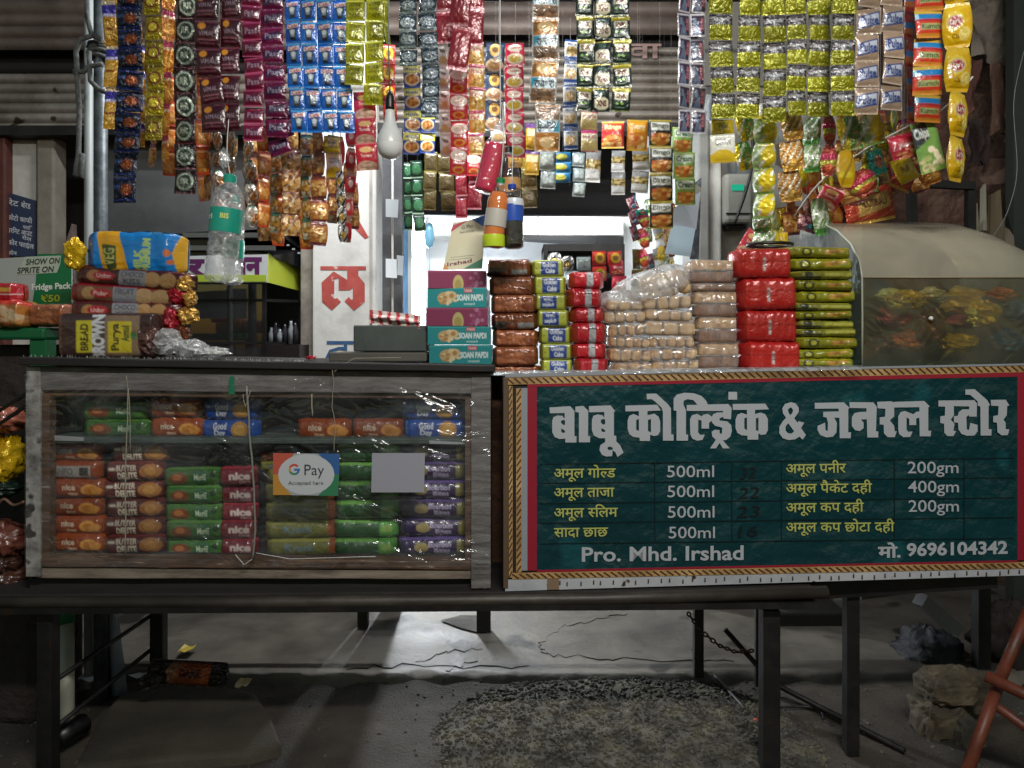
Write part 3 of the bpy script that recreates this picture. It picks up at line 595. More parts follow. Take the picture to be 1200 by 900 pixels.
# right pillar and wall
pillar(818, 832, 140, 740, 3.22, .3, 'door_frame', mottle('grey_frame', ['#8a8a86', '#a5a5a1'], 4, .6), 'grey steel door frame at the right side of the shop opening')
pillar(832, 846, 140, 740, 3.24, .4, 'pillar', WHITEW, 'narrow whitewashed pillar just right of the steel door frame')
a = W(846, 740, 3.30); b = W(1010, 100, 3.30); m = MB(); m.box((a.x, 3.30, 0), (b.x, 3.45, b.z)); wl = single(m, 'wall', mottle('grubby_whitewash', ['#77756f', '#95938d', '#aaa8a2'], 3, .8, bs=50, bstr=.3, spots=('#5c564c', 8, .62)), 'stained white wall behind the grey meter box', 'wall')
lettering(None, '05', lambda x, y, p=0: W(x, y, 3.30)+Vector((0, -.003, 0)), 852, 878, 206, 36, mottle('faded_blue_grey', ['#6a7480', '#7c8690'], 9, .7), bold=.02, name='painted_number').parent = wl
bpy.data.objects['painted_number'].location = -wl.location
a = W(822, 100, 3.28); b = W(1010, -60, 3.28); m = MB(); m.box((a.x, 3.28, a.z), (b.x, 3.4, b.z)); single(m, 'wall', mottle('grey_lintel', ['#6d6a66', '#8d8984'], 4, .8), 'grey lintel wall above the meter box', 'wall')
t = thing('meter_box', 'rounded grey electricity meter box with a green display on the right wall', 'meter box', W(866, 265, 3.22))
a = W(848, 262, 3.22); b = W(882, 204, 3.22); m = MB(); m.box((a.x, 3.2, a.z), (b.x, 3.3, b.z)); m.obj('housing', mottle('meter_grey', ['#8c8c85', '#a3a39b'], 8, .5), t, bev=.016)
m = MB(); m.box(tuple(W(858, 223, 3.195)), (W(872, 0, 3.195).x, 3.2, W(0, 216, 3.195).z)); m.obj('display', emit('meter_display', '#2cc9a0', .7), t)
m = MB(); m.box(tuple(W(851, 251, 3.196)), (W(880, 0, 3.2).x, 3.2, W(0, 249.5, 3.2).z)); m.obj('cover_seam', METAL, t)
m = MB(); m.box(tuple(W(852, 268, 3.23)), (W(878, 0, 3.2).x, 3.3, W(0, 262, 3.2).z)); m.obj('terminal_cover', BLACK, t, bev=.008)
DULLW = plain('dull_wire', '#6d6f6c', .6)
def cable(pts, r, mat, label, name='cable', cat='cable', group=None):
    P = [Vector(p) for p in pts]; out = []
    for i in range(len(P)-1):
        p0 = P[max(i-1, 0)]; p1 = P[i]; p2 = P[i+1]; p3 = P[min(i+2, len(P)-1)]
        for k in range(5):
            s = k/5; out.append(.5*((2*p1)+(p2-p0)*s+(2*p0-5*p1+4*p2-p3)*s*s+(3*p1-p0-3*p2+p3)*s**3))
    out.append(P[-1]); m = MB(); m.tube(out, r, 7); return single(m, name, mat, label, cat, group, True)
cable([W(870, 100, 3.15), W(880, 150, 3.15), W(882, 190, 3.15), W(874, 225, 3.16), W(861, 262, 3.17)], .006, CABLE, 'black cable running down across the face of the meter box')
cable([W(862, 140, 3.2), W(872, 148, 3.2), W(884, 165, 3.2), W(878, 178, 3.2)], .005, CABLE, 'short black cable loop above the meter box')
# right dark wall with clutter
a = W(1000, 740, 3.5); b = W(1300, -60, 3.5); m = MB(); m.box((a.x, 3.5, 0), (7, 3.6, 3.1)); single(m, 'wall', mottle('sooty_brown_wall', ['#2e1f1a', '#54392f', '#6a5044', '#3c2a26'], 5, .85, bs=12, bstr=1, bd=.05), 'dark sooty brown wall at the far right', 'wall')
m = MB(); a = W(1188, 740, 3.0); m.box((a.x, 3.0, 0), (a.x+.2, 3.05, 3.2)); single(m, 'board', mottle('grey_board', ['#1d211f', '#2c302d'], 4, .6), 'tall grey board standing at the right edge of the view', 'board')
for i, (x, y0, y1, w, c, lb) in enumerate(((1168, 222, 285, 16, '#5b4f3a', 'tall brown sheet of packing card leaning on the dark wall at the right'), (1142, 238, 275, 12, '#6f6a5a', 'pale card strip leaning on the dark wall left of the brown cards'), (1183, 250, 290, 12, '#74695a', 'short beige card at the far right beside the grey board'), (1154, 215, 270, 5, '#7f7a6c', 'thin upright pale slat leaning among the cards at the right'))):
    m = MB(); m.prism([W(x-w/2, y1, 2.95), W(x+w/2, y1, 2.95), W(x+w*.3, y0, 3.1), W(x-w*.4, y0+6, 3.1)], (0, .02, 0)); single(m, 'leaning_card', mottle('card%d' % i, [c, c], 5, .8), lb, 'card', 'cards leaning at the right')
t = thing('steel_stand', 'dark green grey steel frame standing behind the clear plastic dome', 'frame', W(1100, 290, 2.9))
m = MB(); m.beam(W(1071, 300, 2.9), W(1067, 205, 2.9), .03, .03); m.obj('upright', METAL, t)
m = MB(); m.beam(W(1060, 214, 2.91), W(1140, 218, 2.91), .03, .03); m.obj('crossbar', METAL, t)
m = MB(); m.beam(W(1137, 300, 2.92), W(1137, 216, 2.92), .03, .03); m.obj('upright', METAL, t)
cable([W(1200, 60, 2.6), W(1188, 120, 2.6), W(1192, 200, 2.6), W(1180, 250, 2.5), W(1163, 280, 2.4), W(1168, 300, 2.35), W(1190, 308, 2.3)], .0012, DULLW, 'thin pale wire hanging down at the right edge over the dome', 'wire', 'wire')
for i, (x, y, w, h, c, lb) in enumerate(((1150, 40, 60, 70, '#7a7066', 'greyish torn sheet high on the dark wall at the right'), (1128, 105, 26, 60, '#5c3a34', 'dark reddish rag hanging just right of the yellow chips strip'), (1162, 120, 30, 80, '#6c5246', 'brown rag hanging in the middle of the dark right wall'), (1178, 165, 22, 60, '#80695e', 'dull pinkish rag by the grey board at the right'), (1136, 170, 24, 50, '#2c1f1c', 'nearly black rag below the reddish one on the right wall'), (1160, 205, 40, 30, '#5c483c', 'low brown rag above the leaning cards at the right'))):
    m = MB(); f1 = sines(i+31, 9, .9); V = []
    for j in range(12):
        for k in range(10): u = k/9; v = j/11; p = W(x+(u-.5)*w*(1-.3*v), y+(v-.5)*h+6*float(f1(u, 0)), 3.25); p.y -= .05+.08*float(f1(u*1.5, v)); V.append(p)
    m.add(V, quads(10, 12)); single(m, 'hanging_rag', mottle('rag%d' % i, [c, c, '#241a18'], 9, .9, bs=20, bstr=.8, bd=.02), lb, 'rag', 'rags hung on the dark right wall', True)
# unseen surroundings that close the lit place: roof slab above the bay
m = MB(); m.box((-6.9, 2.9, 3.35), (6.9, 3.39, 3.45)); single(m, 'canopy_slab', PLAST, 'concrete canopy slab over the shop fronts', 'canopy')

# poles and ropes at left
t = thing('pole', 'galvanised steel pole rising at the left end of the stall', 'pole', W(118, 600, 2.42))
m = MB(); a = W(118, 0, 2.42); m.tube([(a.x, 2.42, 0), (a.x, 2.42, 2.6)], .021, 14); m.obj('tube', GALV, t, True)
m = MB(); a = W(104, 0, 2.5); m.tube([(a.x, 2.5, 0), (a.x, 2.5, 2.7)], .014, 12); single(m, 'pole', plain('pale_pipe', '#8a8f8e', .5), 'thinner pale pipe standing right behind the galvanised pole', 'pole', smooth=True)
t = thing('rope', 'grey rope knotted round the galvanised pole and hanging down', 'rope', W(118, 240, 2.36))
c = W(118, 50, 2.42)
for k in range(5):
    z = c.z-.002-k*.013+J(.003); pts = [(c.x+(.032+.004*(k % 2))*math.cos(a*.3927), 2.42+.032*math.sin(a*.3927), z+.006*math.sin(a*.3927+k)) for a in range(17)]
    m = MB(); m.tube(pts, .0075, 7); m.obj('rope_turn', ROPE, t, True)
for pts in ([(101, -20), (102, 20), (107, 40), (118, 46)], [(108, 42), (94, 46), (89, 60), (90, 85), (93, 130), (92, 180), (88, 205), (95, 208), (97, 180)], [(120, 75), (104, 78), (98, 84), (86, 84)], [(104, 60), (106, 95), (116, 105), (124, 108)]):
    out = [W(x, y, 2.36) for x, y in pts]; m = MB(); m.tube([out[0].lerp(out[1], 0)]+[q for i in range(len(out)-1) for q in (out[i].lerp(out[i+1], .5), out[i+1])], .008, 8); m.obj('rope_length', ROPE, t, True)

# ================================================================ TABLES
t = thing('trestle_table', 'long low steel framed table with a worn front edge carrying the cabinet', 'table', (0, 2.0, 0))
m = MB(); m.tube([W(-40, 706, 1.985), W(300, 706, 1.985), W(700, 702, 1.985), W(969, 694, 1.985)], .017, 12); m.obj('front_rail', mottle('worn_rail', ['#1c1916', '#332e28', '#4c463d'], 7, .5, metal=.2, bs=60, stretch=(.4, 1, 1)), t, True)
m = MB(); m.beam(W(-40, 714, 1.99), W(955, 707, 1.99), .04, .016); m.obj('lower_rail', METAL, t)
for k in range(3):
    a = W(-40, 0, 2).x; b = W(955, 0, 2).x; m = MB(); m.beam((a, 2.08+k*.2, .478), (b, 2.08+k*.2, .492), .19, .022); m.obj('plank', WOODD, t, bev=.003)
m = MB(); m.beam(W(-40, 560, 2.62)*1, W(955, 560, 2.62)*1, .03, .03)
m.v = [(x, y, z*0+.455+(0.015 if i % 2 else -.015)) for i, (x, y, z) in enumerate(m.v)]; m = MB(); m.beam((-1.5, 2.62, .46), (.85, 2.62, .475), .03, .03); m.obj('back_rail', METAL, t)
def leg(px0, px1, Y, zt, parent, z0=0.0, mat=METAL):
    a = W(px0, 0, Y).x; b = W(px1, 0, Y).x; m = MB(); m.box((a, Y, z0), (b, Y+(b-a), zt)); m.obj('leg', mat, parent, bev=.003)
leg(42, 60, 2.0, .44, t, -.01); leg(175, 190, 2.56, .46, t, .03); leg(110, 125, 2.44, .46, t, -.01); leg(814, 825, 2.57, .46, t, .0); leg(895, 915, 2.0, .44, t, -.01); leg(886, 893, 2.5, .46, t)
for (p, q) in ((W(58, 802, 2.02), W(176, 722, 2.57)), (W(58, 858, 2.02), W(176, 762, 2.57))):
    m = MB(); m.tube([p, q], .007, 8); m.obj('brace_rod', METAL, t, True)
t = thing('steel_table', 'second lower steel table under the right half of the signboard', 'table', (1.2, 2.1, 0))
m = MB(); m.beam(W(940, 692, 2.1), W(1165, 678, 2.1), .03, .045); m.obj('front_rail', METAL, t)
m = MB(); m.box((W(940, 0, 2.1).x, 2.13, .462), (W(1165, 0, 2.1).x, 2.66, .482)); m.obj('top_board', WOODD, t)
leg(993, 1008, 2.1, .46, t, -.01); leg(1147, 1162, 2.6, .46, t, 0)
t = thing('back_bench', 'dark bench with stub legs standing inside behind the long table', 'bench', (0, 2.98, 0))
m = MB(); m.box((W(418, 0, 2.98).x, 2.93, .19), (W(580, 0, 2.98).x, 3.03, .22)); m.obj('bench_top', WOODD, t)
m.__init__(); m.box((-.62, 2.965, .02), (-.58, 3.0, .189)); m.obj('leg', METAL, t); m = MB(); m.box((-.14, 2.925, .02), (-.085, 2.97, .189)); m.obj('leg', WOODD, t)
# pipes standing under the table
t = thing('plastic_pipe', 'white plastic pipe with a green collar standing under the table', 'pipe', W(80, 860, 2.2))
a = W(78, 862, 2.2); b = W(78, 730, 2.3); m = MB(); m.tube([a, b], .022, 14); m.obj('white_pipe', plain('pvc_white', '#9b9a8c', .45), t, True)
m = MB(); m.tube([b-Vector((0, 0, .003)), W(76, 700, 2.32)], .027, 14); m.obj('green_collar', GREENP, t, True)
m = MB(); m.tube([W(140, 812, 2.47), W(130, 700, 2.47)], [.024, .016], 14); single(m, 'leaning_pipe', plain('pale_blue_pipe', '#7f8694', .45), 'pale blue grey pipe leaning behind the second table leg', 'pipe', smooth=True)
m = MB(); m.tube([W(65, 866, 2.1), W(97, 848, 2.2)], .03, 12); single(m, 'dark_pipe', BLACK, 'short black pipe lying at the foot of the white plastic pipe', 'pipe', smooth=True)
# chain
t = thing('chain', 'rusty iron chain hanging between the table legs under the signboard', 'chain', W(850, 770, 2.4))
P = [W(806, 718, 2.3), W(820, 738, 2.32), W(842, 756, 2.35), W(862, 764, 2.38), W(888, 762, 2.4)]; L = []
for i in range(len(P)-1):
    for k in range(5): L.append(P[i].lerp(P[i+1], k/5))
for i in range(len(L)-1):
    a, b = L[i], L[i+1]; d = (b-a).normalized(); s = Vector((0, 1, 0)) if i % 2 else d.cross(Vector((0, 1, 0))).normalized(); c = (a+b)/2; r = .62*(b-a).length
    m = MB(); m.tube([c+d*math.cos(q*.7854)*r+s*math.sin(q*.7854)*r*.5 for q in range(9)], .0028, 6, False); m.obj('chain_link', mottle('rusty_chain', ['#2c211b', '#4a372c'], 20, .7, metal=.4) if i == 0 else bpy.data.materials['rusty_chain'], t, True)
# right: orange frame, dark crates under second table
t = thing('orange_trestle', 'orange painted tubular steel frame standing at the right edge', 'frame', W(1160, 890, 1.85))
for p, q, r in ((W(1133, 905, 1.85), W(1172, 795, 1.95), .015), (W(1172, 795, 1.95), W(1212, 700, 2.05), .015), (W(1155, 792, 1.93), W(1290, 856, 1.8), .015), (W(1160, 822, 1.93), W(1280, 908, 1.85), .012), (W(1212, 700, 2.05), W(1290, 925, 1.95), .015)):
    m = MB(); m.tube([p, q], r, 12); m.obj('frame_tube', RUSTO, t, True)
m = MB(); m.tube([G(850, 738, .2), G(905, 800, .03), G(1060, 880, .0)], .009, 7); single(m, 'iron_rod', METAL, 'long bent iron rod lying across the dirt under the right table', 'rod', smooth=True)
m = MB(); m.tube([G(810, 762, .01), G(880, 838, .0), G(900, 852, 0)], .006, 7); single(m, 'thin_rod', METAL, 'thin iron rod lying beside the gravel mound', 'rod', smooth=True)
cable([G(915, 829, .004), G(945, 828, .006), G(962, 834, .006), G(965, 842, .006)], .004, CABLE, 'short black wire lying on the dirt between the right table legs', 'wire', 'wire')
m = MB(); m.box(tuple(W(905, 752, 3.0)), (W(995, 0, 3.0).x, 3.2, W(0, 718, 3.0).z)); single(m, 'dark_box', WOODD, 'long dark box on the floor behind the chain under the signboard', 'box', bev=.01)
m = MB(); m.beam(W(1078, 702, 2.4), W(1120, 738, 2.45), .04, .04); single(m, 'short_pipe', plain('pale_bar', '#6c6c70', .5), 'short pale bar slanting down behind the right table', 'bar')
# ================================================================ PRINTS
D = {}
def S(key, cv, mat=None, **k):
    D[key] = [pillow(key, cv, mat or FOIL, seed=11*len(D)+i, **k) for i in range(3)]
def c_(bg, nx=26, ny=30): return Cv(nx, ny, bg)
S('gold_purple', c_('#c8922e', 18, 48).rect(0, 0, 1, .1, '#d9c9a8').rect(0, .1, 1, .3, '#3d3599').rect(0, .3, 1, .36, '#c9c4ea').ell(.5, .65, .35, .2, '#e0b050').rect(.2, .6, .8, .66, '#8a4a18'), FOILD)
S('navy', c_('#070b24').rect(0, 0, 1, .1, '#13205a').ell(.6, .5, .24, .22, '#7a3416').ell(.6, .5, .12, .1, '#96501c').text('RAJ', .06, .3, .34, .5, '#4a66a0').rect(0, .84, 1, .9, '#22387c'), FOILD, cr=.1)
S('olive_gold', c_('#97830f', 22, 30).rect(0, 0, 1, .12, '#6d5a10').ell(.5, .5, .36, .24, '#7a3b1c').ell(.5, .5, .24, .16, '#d9c33a').rect(0, .8, 1, .86, '#c7b128'), FOILD)
S('amber_pink', c_('#c98226', 18, 40).rect(0, 0, 1, .2, '#a83560').rect(0, .2, 1, .28, '#e8c9a0').diag(3, .2, '#b3392c', 1).ell(.55, .62, .3, .2, '#e0a040'), FOILD, pinch=.25)
S('maroon_ring', c_('#260c10').ell(.5, .5, .38, .36, '#9fae9c').ell(.5, .5, .29, .27, '#3a4238').text('RR', .32, .38, .68, .62, '#b9c4ae').rect(0, .95, 1, 1, '#6d2a35'), FOILD, cr=.09)
S('maroon_dot', c_('#3c0b18', 30, 30).rect(0, 0, 1, .06, '#7a3048').ell(.3, .2, .16, .12, '#d08a28').text('VIMAL', .2, .38, .8, .54, '#a48c9a', .0).rect(.15, .66, .85, .7, '#8a5060').rect(.2, .78, .8, .81, '#8a5060'), FOIL)
S('magenta', c_('#6c0e2e', 26, 22).rect(0, 0, 1, .1, '#a03b66').poly([(.08, .4), (.9, .2), (.94, .62), (.12, .82)], '#581034').text('Pass', .2, .34, .82, .66, '#a98ea0', .0).rect(0, .9, 1, 1, '#b7476f'), FOIL)
S('purple_mag', c_('#65123c', 28, 24).rect(0, 0, 1, .08, '#8a3468').poly([(.1, .42), (.9, .24), (.92, .62), (.12, .8)], '#35163c').text('Pass', .22, .36, .8, .64, '#a294aa', .0), FOIL)
S('blue_cup', c_('#155bb0', 26, 34).rect(0, 0, 1, .1, '#3f9de0').rect(0, .9, 1, 1, '#1f78c8').poly([(.24, .34), (.76, .34), (.66, .86), (.36, .86)], '#2d2a2c').poly([(.3, .4), (.7, .4), (.62, .72), (.4, .72)], '#8f9aa2').ell(.5, .5, .13, .12, '#cfd8dc').poly([(.14, .16), (.86, .1), (.86, .3), (.14, .36)], '#d9d4d2').text('Cafe', .2, .14, .8, .32, '#b8332e'), FOIL, cr=.04)
S('lime_text', c_('#98970e', 24, 30).rect(0, 0, 1, .07, '#dbe05a').rect(.93, 0, 1, 1, '#6f7a10').text('तलब', .18, .16, .8, .38, '#4a4a10').text('नमस्त', .18, .42, .8, .6, '#55550f').text('TAPA', .16, .66, .8, .84, '#4a4a10'), FOIL)
S('silver_teal', c_('#2e3f48', 24, 24).ell(.5, .45, .4, .28, '#8d9aa2').ell(.5, .45, .28, .16, '#4a5a66').rect(0, .8, 1, .9, '#a8b6bc').text('SS', .3, .34, .7, .56, '#d0d8dc'), FOILD, cr=.1)
S('noodle_blue', c_('#23438e', 26, 32).rect(0, .06, 1, .4, '#c9c53a').rect(.1, .14, .9, .34, '#e6e49a').text('Masala', .14, .16, .86, .32, '#3d4f7c').ell(.5, .66, .44, .26, '#d8c8a0').ell(.5, .66, .34, .19, '#b5742c').speck(.2, .5, .8, .8, ['#8c4a1c', '#d59a4a'], 8), WRAP)
S('red_sheet', c_('#8a1f2c', 26, 40).rect(0, 0, 1, .04, '#c98a92').rect(.08, .1, .92, .14, '#a84450').rect(0, .94, 1, 1, '#c98a92'), FOIL, cr=.12)
S('white_mark', c_('#cfcac2', 24, 32).ell(.5, .34, .3, .2, '#e9e4da').poly([(.2, .2), (.8, .3), (.7, .42), (.3, .36)], '#77706a').rect(0, .7, 1, .86, '#b8a890').ell(.5, .7, .3, .16, '#c7a868'), WRAP)
S('red_oval', c_('#c0182c', 26, 36).rect(0, 0, 1, .06, '#d8505e').ell(.5, .3, .46, .2, '#e6d3c4').ell(.5, .3, .3, .12, '#dcb9a6').text('Moong', .2, .5, .8, .64, '#f0dcd0').ell(.5, .8, .32, .12, '#d9952c').ell(.5, .8, .2, .07, '#c9402c'), WRAP)
S('pink_gold', c_('#d0a24c', 26, 30).rect(0, 0, 1, .16, '#b2416c').rect(.1, .17, .9, .42, '#efe4c8').text('Pasta', .15, .2, .85, .4, '#b05030').ell(.5, .68, .38, .24, '#e2c06a').speck(.2, .5, .8, .85, ['#f0dc9c', '#b5862c'], 8), FOIL)
S('navy_tan', c_('#2a3a56', 28, 32).ell(.5, .28, .28, .22, '#d2aa4e').ell(.5, .28, .16, .1, '#6d4a22').ell(.5, .76, .46, .2, '#d8c29a').ell(.5, .76, .32, .12, '#c09860'), WRAP)
S('pinkred_bowl', c_('#cc1d44', 26, 32).ell(.5, .26, .36, .16, '#efe6d2').text('Chatpati', .18, .18, .82, .32, '#b03a2c').ell(.5, .7, .44, .22, '#e8e2ca').ell(.5, .7, .34, .15, '#d2b42c').rect(0, .96, 1, 1, '#e0607a'), WRAP)
S('rajshree', Cv(40, 60, '#b9b4ac').rect(.06, .04, .94, .96, '#b8792c').poly([(.06, .04), (.4, .2), (.06, .36)], '#8a5a20').ell(.5, .2, .3, .12, '#e2c28a').rect(.06, .4, .94, .66, '#bcd0d8').poly([(.06, .42), (.3, .42), (.06, .66)], '#2a9ab8').text('राजश[र]ी'.replace('[र]', 'र'), .16, .41, .9, .65, '#22242c', .03).rect(.06, .67, .94, .94, '#75604e').speck(.1, .7, .9, .92, ['#9a7656', '#6b4c36'], 12), FOIL, cr=.03)
S('snk_green', c_('#14261f', 28, 34).rect(0, 0, 1, .17, '#b0a41c').rect(.16, .2, .84, .5, '#d2ccb0').text('SNK', .22, .24, .78, .46, '#5e2420', .05).ell(.3, .66, .08, .05, '#8fbf5a').ell(.55, .66, .08, .05, '#8fbf5a').rect(.2, .8, .7, .83, '#7d927a').rect(0, .93, 1, 1, '#5c6420'), FOIL, cr=.03)
S('xns_green', c_('#13241d', 28, 34).rect(0, 0, 1, .08, '#b0a41c').rect(.3, .12, .7, .3, '#3f5a4c').poly([(.1, .5), (.3, .4), (.7, .4), (.9, .5), (.9, .8), (.7, .9), (.3, .9), (.1, .8)], '#cfc8ac').text('XNS', .2, .52, .8, .78, '#5e2420', .05), FOIL, cr=.03)
S('pink_noodle', c_('#e0cf9a', 28, 36).rect(0, 0, 1, .18, '#bf3c74').rect(.06, .2, .94, .46, '#f3ead0').text('Noodles', .12, .24, .88, .42, '#b24a3a').ell(.5, .7, .4, .22, '#e4cd84').rect(0, .93, 1, 1, '#bf5c58'), WRAP)
S('white_blue_bowl', c_('#dcdcd4', 26, 32).rect(0, 0, 1, .12, '#2e5aa0').text('Maggie'[:4]+'a', .2, .16, .8, .34, '#35508c').ell(.5, .58, .36, .22, '#d9b060').speck(.25, .4, .75, .75, ['#b9822c', '#efd28c'], 8).rect(0, .8, 1, .98, '#2d57a0'), WRAP)
S('yellow_band', c_('#b5901a', 26, 32).rect(0, 0, 1, .2, '#5c2c7a').rect(.1, .24, .9, .5, '#e9d9a0').ell(.5, .7, .34, .2, '#dba82e'), WRAP)
def chips(bg, a, b, txt, tc, nm):
    S(nm, Cv(34, 38, bg).rect(0, 0, 1, .07, b).rect(.1, .1, .9, .4, a).text(txt, .14, .13, .86, .36, tc, .04).ell(.5, .72, .42, .22, '#dd8a3a').speck(.15, .5, .85, .9, ['#f0b45a', '#cf5f24', '#ffd88a'], 12, len(nm)).rect(0, .94, 1, 1, b), WRAP)
chips('#c3252a', '#d8452e', '#e8c02c', 'Rings', '#f2d9a0', 'chips_red'); chips('#e08a1a', '#e9a428', '#f0c22e', 'Yummy', '#f5e6b8', 'chips_orange')
chips('#23241f', '#d6d8cc', '#c9b43a', 'Bingo', '#4a4c3a', 'chips_black'); chips('#8cb85a', '#dfe6cc', '#b9d07a', 'Cream', '#3f6a4c', 'chips_green')
S('grey_violet', c_('#b8b4bc', 26, 34).rect(.12, .1, .9, .92, '#3a2c3e').poly([(.2, .9), (.45, .3), (.7, .9)], '#5c6a86').text('ब[ल]ू'.replace('[ल]', 'ल'), .56, .2, .84, .8, '#b06a74', .02, 1).rect(.2, .2, .4, .5, '#6c7a92'), FOIL, cr=.02)
S('olive_silver', c_('#96960f', 30, 34).rect(0, 0, 1, .46, '#565455').ell(.5, .24, .46, .2, '#5b5657').speck(.05, .05, .95, .42, ['#9c9c9f', '#2f2b2d', '#6f686c'], 26, 4).text('Super', .14, .14, .86, .36, '#d5d5d8').rect(0, .46, 1, .5, '#b5b33a').rect(0, .9, 1, .94, '#a8a62a'), FOILD, cr=.05)
S('tan_blue', c_('#a9907a', 30, 36).rect(.94, 0, 1, 1, '#d0bfae').poly([(.08, .34), (.92, .16), (.92, .66), (.08, .8)], '#2c4584').poly([(.12, .38), (.88, .22), (.88, .6), (.12, .74)], '#c8cede').text('Pulse', .16, .32, .86, .66, '#26397a', .04).rect(0, .94, 1, 1, '#c9b49e'), FOIL, cr=.04)
S('maroon_blue', c_('#8a2020', 18, 36).rect(0, .4, 1, .6, '#2e6aa6').rect(0, .6, 1, .8, '#a55a28').rect(.2, .1, .8, .3, '#b04030'), FOIL)
S('red_blue_band', c_('#c83a24', 32, 36).rect(0, 0, 1, .14, '#c9a83a').rect(0, .14, 1, .34, '#1d7fbe').rect(0, .14, .12, .34, '#9fd0e8').rect(0, .36, 1, .42, '#a8202c').rect(.16, .5, .86, .72, '#a9a86a').text('Kurkure'[:3]+'nch', .18, .52, .84, .7, '#3d5a34', .03).rect(0, .84, 1, 1, '#d28c34'), WRAP, cr=.03)
S('yellow_chips', Cv(44, 54, '#e3b410').poly([(0, 0), (1, 0), (1, .12), (0, .3)], '#ecc52e').ell(.4, .42, .3, .22, '#f0d24a').ell(.4, .44, .25, .15, '#d9b898').ell(.4, .44, .2, .11, '#b02430').text("Lay's", .24, .37, .56, .52, '#f3e8d8', .03).text('Classic', .3, .7, .8, .8, '#7a5a14', .02).ell(.72, .72, .2, .14, '#f2d870'), WRAP, pinch=.25, cr=.1)
S('yellow_pack', Cv(32, 26, '#d9b81c').rect(0, 0, 1, .1, '#b99a14').ell(.5, .5, .34, .22, '#e9d04a').text('Puff', .3, .36, .7, .62, '#8a5c14').rect(0, .9, 1, 1, '#b99a14'), WRAP)
S('white_yellow', Cv(32, 34, '#dddcd0').rect(0, 0, 1, .08, '#c7c6b4').text('CORN', .2, .16, .8, .4, '#6c6a58').rect(0, .68, 1, 1, '#d5b41e').ell(.5, .74, .4, .2, '#d8b62a').rect(0, .93, 1, 1, '#a88c14'), WRAP)
# twisted namkeen / toffee strips
S('snack_orange', Cv(22, 34, '#c8702a').rect(0, 0, 1, .14, '#c5401e').rect(0, .14, 1, .2, '#e9c08a').speck(0, .3, 1, .9, ['#d98f3c', '#b35a20', '#e8a858'], 22, 2).rect(0, .9, 1, 1, '#c5401e'), FOIL, pinch=.16, cr=.12)
S('toffee_silver', Cv(20, 34, '#a39a8a').rect(0, 0, .3, 1, '#c4bcae').ell(.6, .6, .24, .24, '#c07a28').rect(0, .0, 1, .14, '#4f7a68').diag(2, .2, '#d8d0c0', 1), FOILD, pinch=.65, cr=.12)
S('namkeen_brown', Cv(24, 34, '#9a6c40').diag(1.6, .28, '#6a2c30', 1.2).speck(0, .2, 1, .95, ['#d09a50', '#8c5424', '#e0b878'], 24, 7).diag(1.6, .08, '#d8c8b0', 1.2, .2), FOIL, pinch=.16, cr=.14)
S('namkeen_green', Cv(20, 34, '#b48a3c').rect(0, 0, 1, .22, '#3f6a52').speck(0, .3, 1, .9, ['#d6a648', '#96642a', '#cfd0b0'], 18, 9).rect(0, .9, 1, 1, '#8a9a8c'), FOIL, pinch=.25, cr=.12)
S('namkeen_gold', Cv(26, 34, '#b8783a').rect(0, 0, 1, .16, '#7a3a2a').ell(.5, .5, .34, .26, '#d29a50').speck(.1, .25, .9, .8, ['#e6bc74', '#9c6028'], 16, 3).rect(0, .86, 1, 1, '#6a2c34'), FOIL, pinch=.16, cr=.12)
S('red_chip', Cv(28, 34, '#c22638').rect(0, 0, 1, .06, '#dd6a74').ell(.5, .25, .3, .11, '#e8b87a').text('Tomato', .25, .4, .75, .52, '#f0d8cc').ell(.5, .85, .44, .2, '#d0a58c').speck(.15, .72, .85, .95, ['#b5846a', '#e0c0a8'], 8), WRAP, cr=.08)
S('red_twist', Cv(20, 34, '#b5202c').rect(0, .0, 1, .2, '#b08a74').ell(.5, .5, .2, .16, '#e8d0c0').rect(0, .86, 1, 1, '#a0786a'), WRAP, pinch=.4, cr=.1)
S('bw_twist', Cv(16, 30, '#bdbab2').diag(1.4, .4, '#23282e', 1).ell(.5, .6, .25, .2, '#c7a24a'), FOILD, pinch=.4, cr=.1)
S('namkeen_yellow', Cv(26, 38, '#c9b51f').rect(0, 0, .35, 1, '#8ba06a').diag(1.8, .25, '#c9cdc4', 1).ell(.7, .5, .26, .26, '#e2c81e').rect(0, .9, 1, 1, '#6a8a3c'), FOIL, pinch=.25, cr=.14)
S('sev_stripe', Cv(26, 38, '#c09038').diag(3, .25, '#d8d2c4', 1.1).diag(3, .1, '#9c3a48', 1.1, .12).speck(0, .62, 1, .95, ['#d9a840', '#b57c28'], 22, 5), FOILD, pinch=.15, cr=.1)
S('green_white', Cv(24, 34, '#7f9a68').diag(2.2, .3, '#d2d6cc', 1).text('Hara', .1, .3, .9, .55, '#dfe4da').rect(0, .8, 1, 1, '#4f9040'), FOILD, pinch=.2, cr=.12)
S('red_toffee', Cv(20, 34, '#9c3a2a').rect(0, .3, 1, .5, '#b02c50').rect(0, .5, 1, .7, '#a8a038').ell(.5, .75, .3, .12, '#cf5a34'), FOILD, pinch=.5, cr=.1)
S('yellow_cone', Cv(26, 38, '#d5a810').rect(.1, .6, .8, .74, '#ecd52a').diag(1, .15, '#a9861c', 1), WRAP, pinch=.5, cr=.12)
S('green_yellow', Cv(30, 36, '#5f8f3e').rect(0, 0, .35, 1, '#d2b81e').diag(1.4, .2, '#c9cfc4', 1).speck(.4, .5, .9, .95, ['#a9945a', '#7f8a4c'], 10), FOILD, pinch=.2, cr=.12)
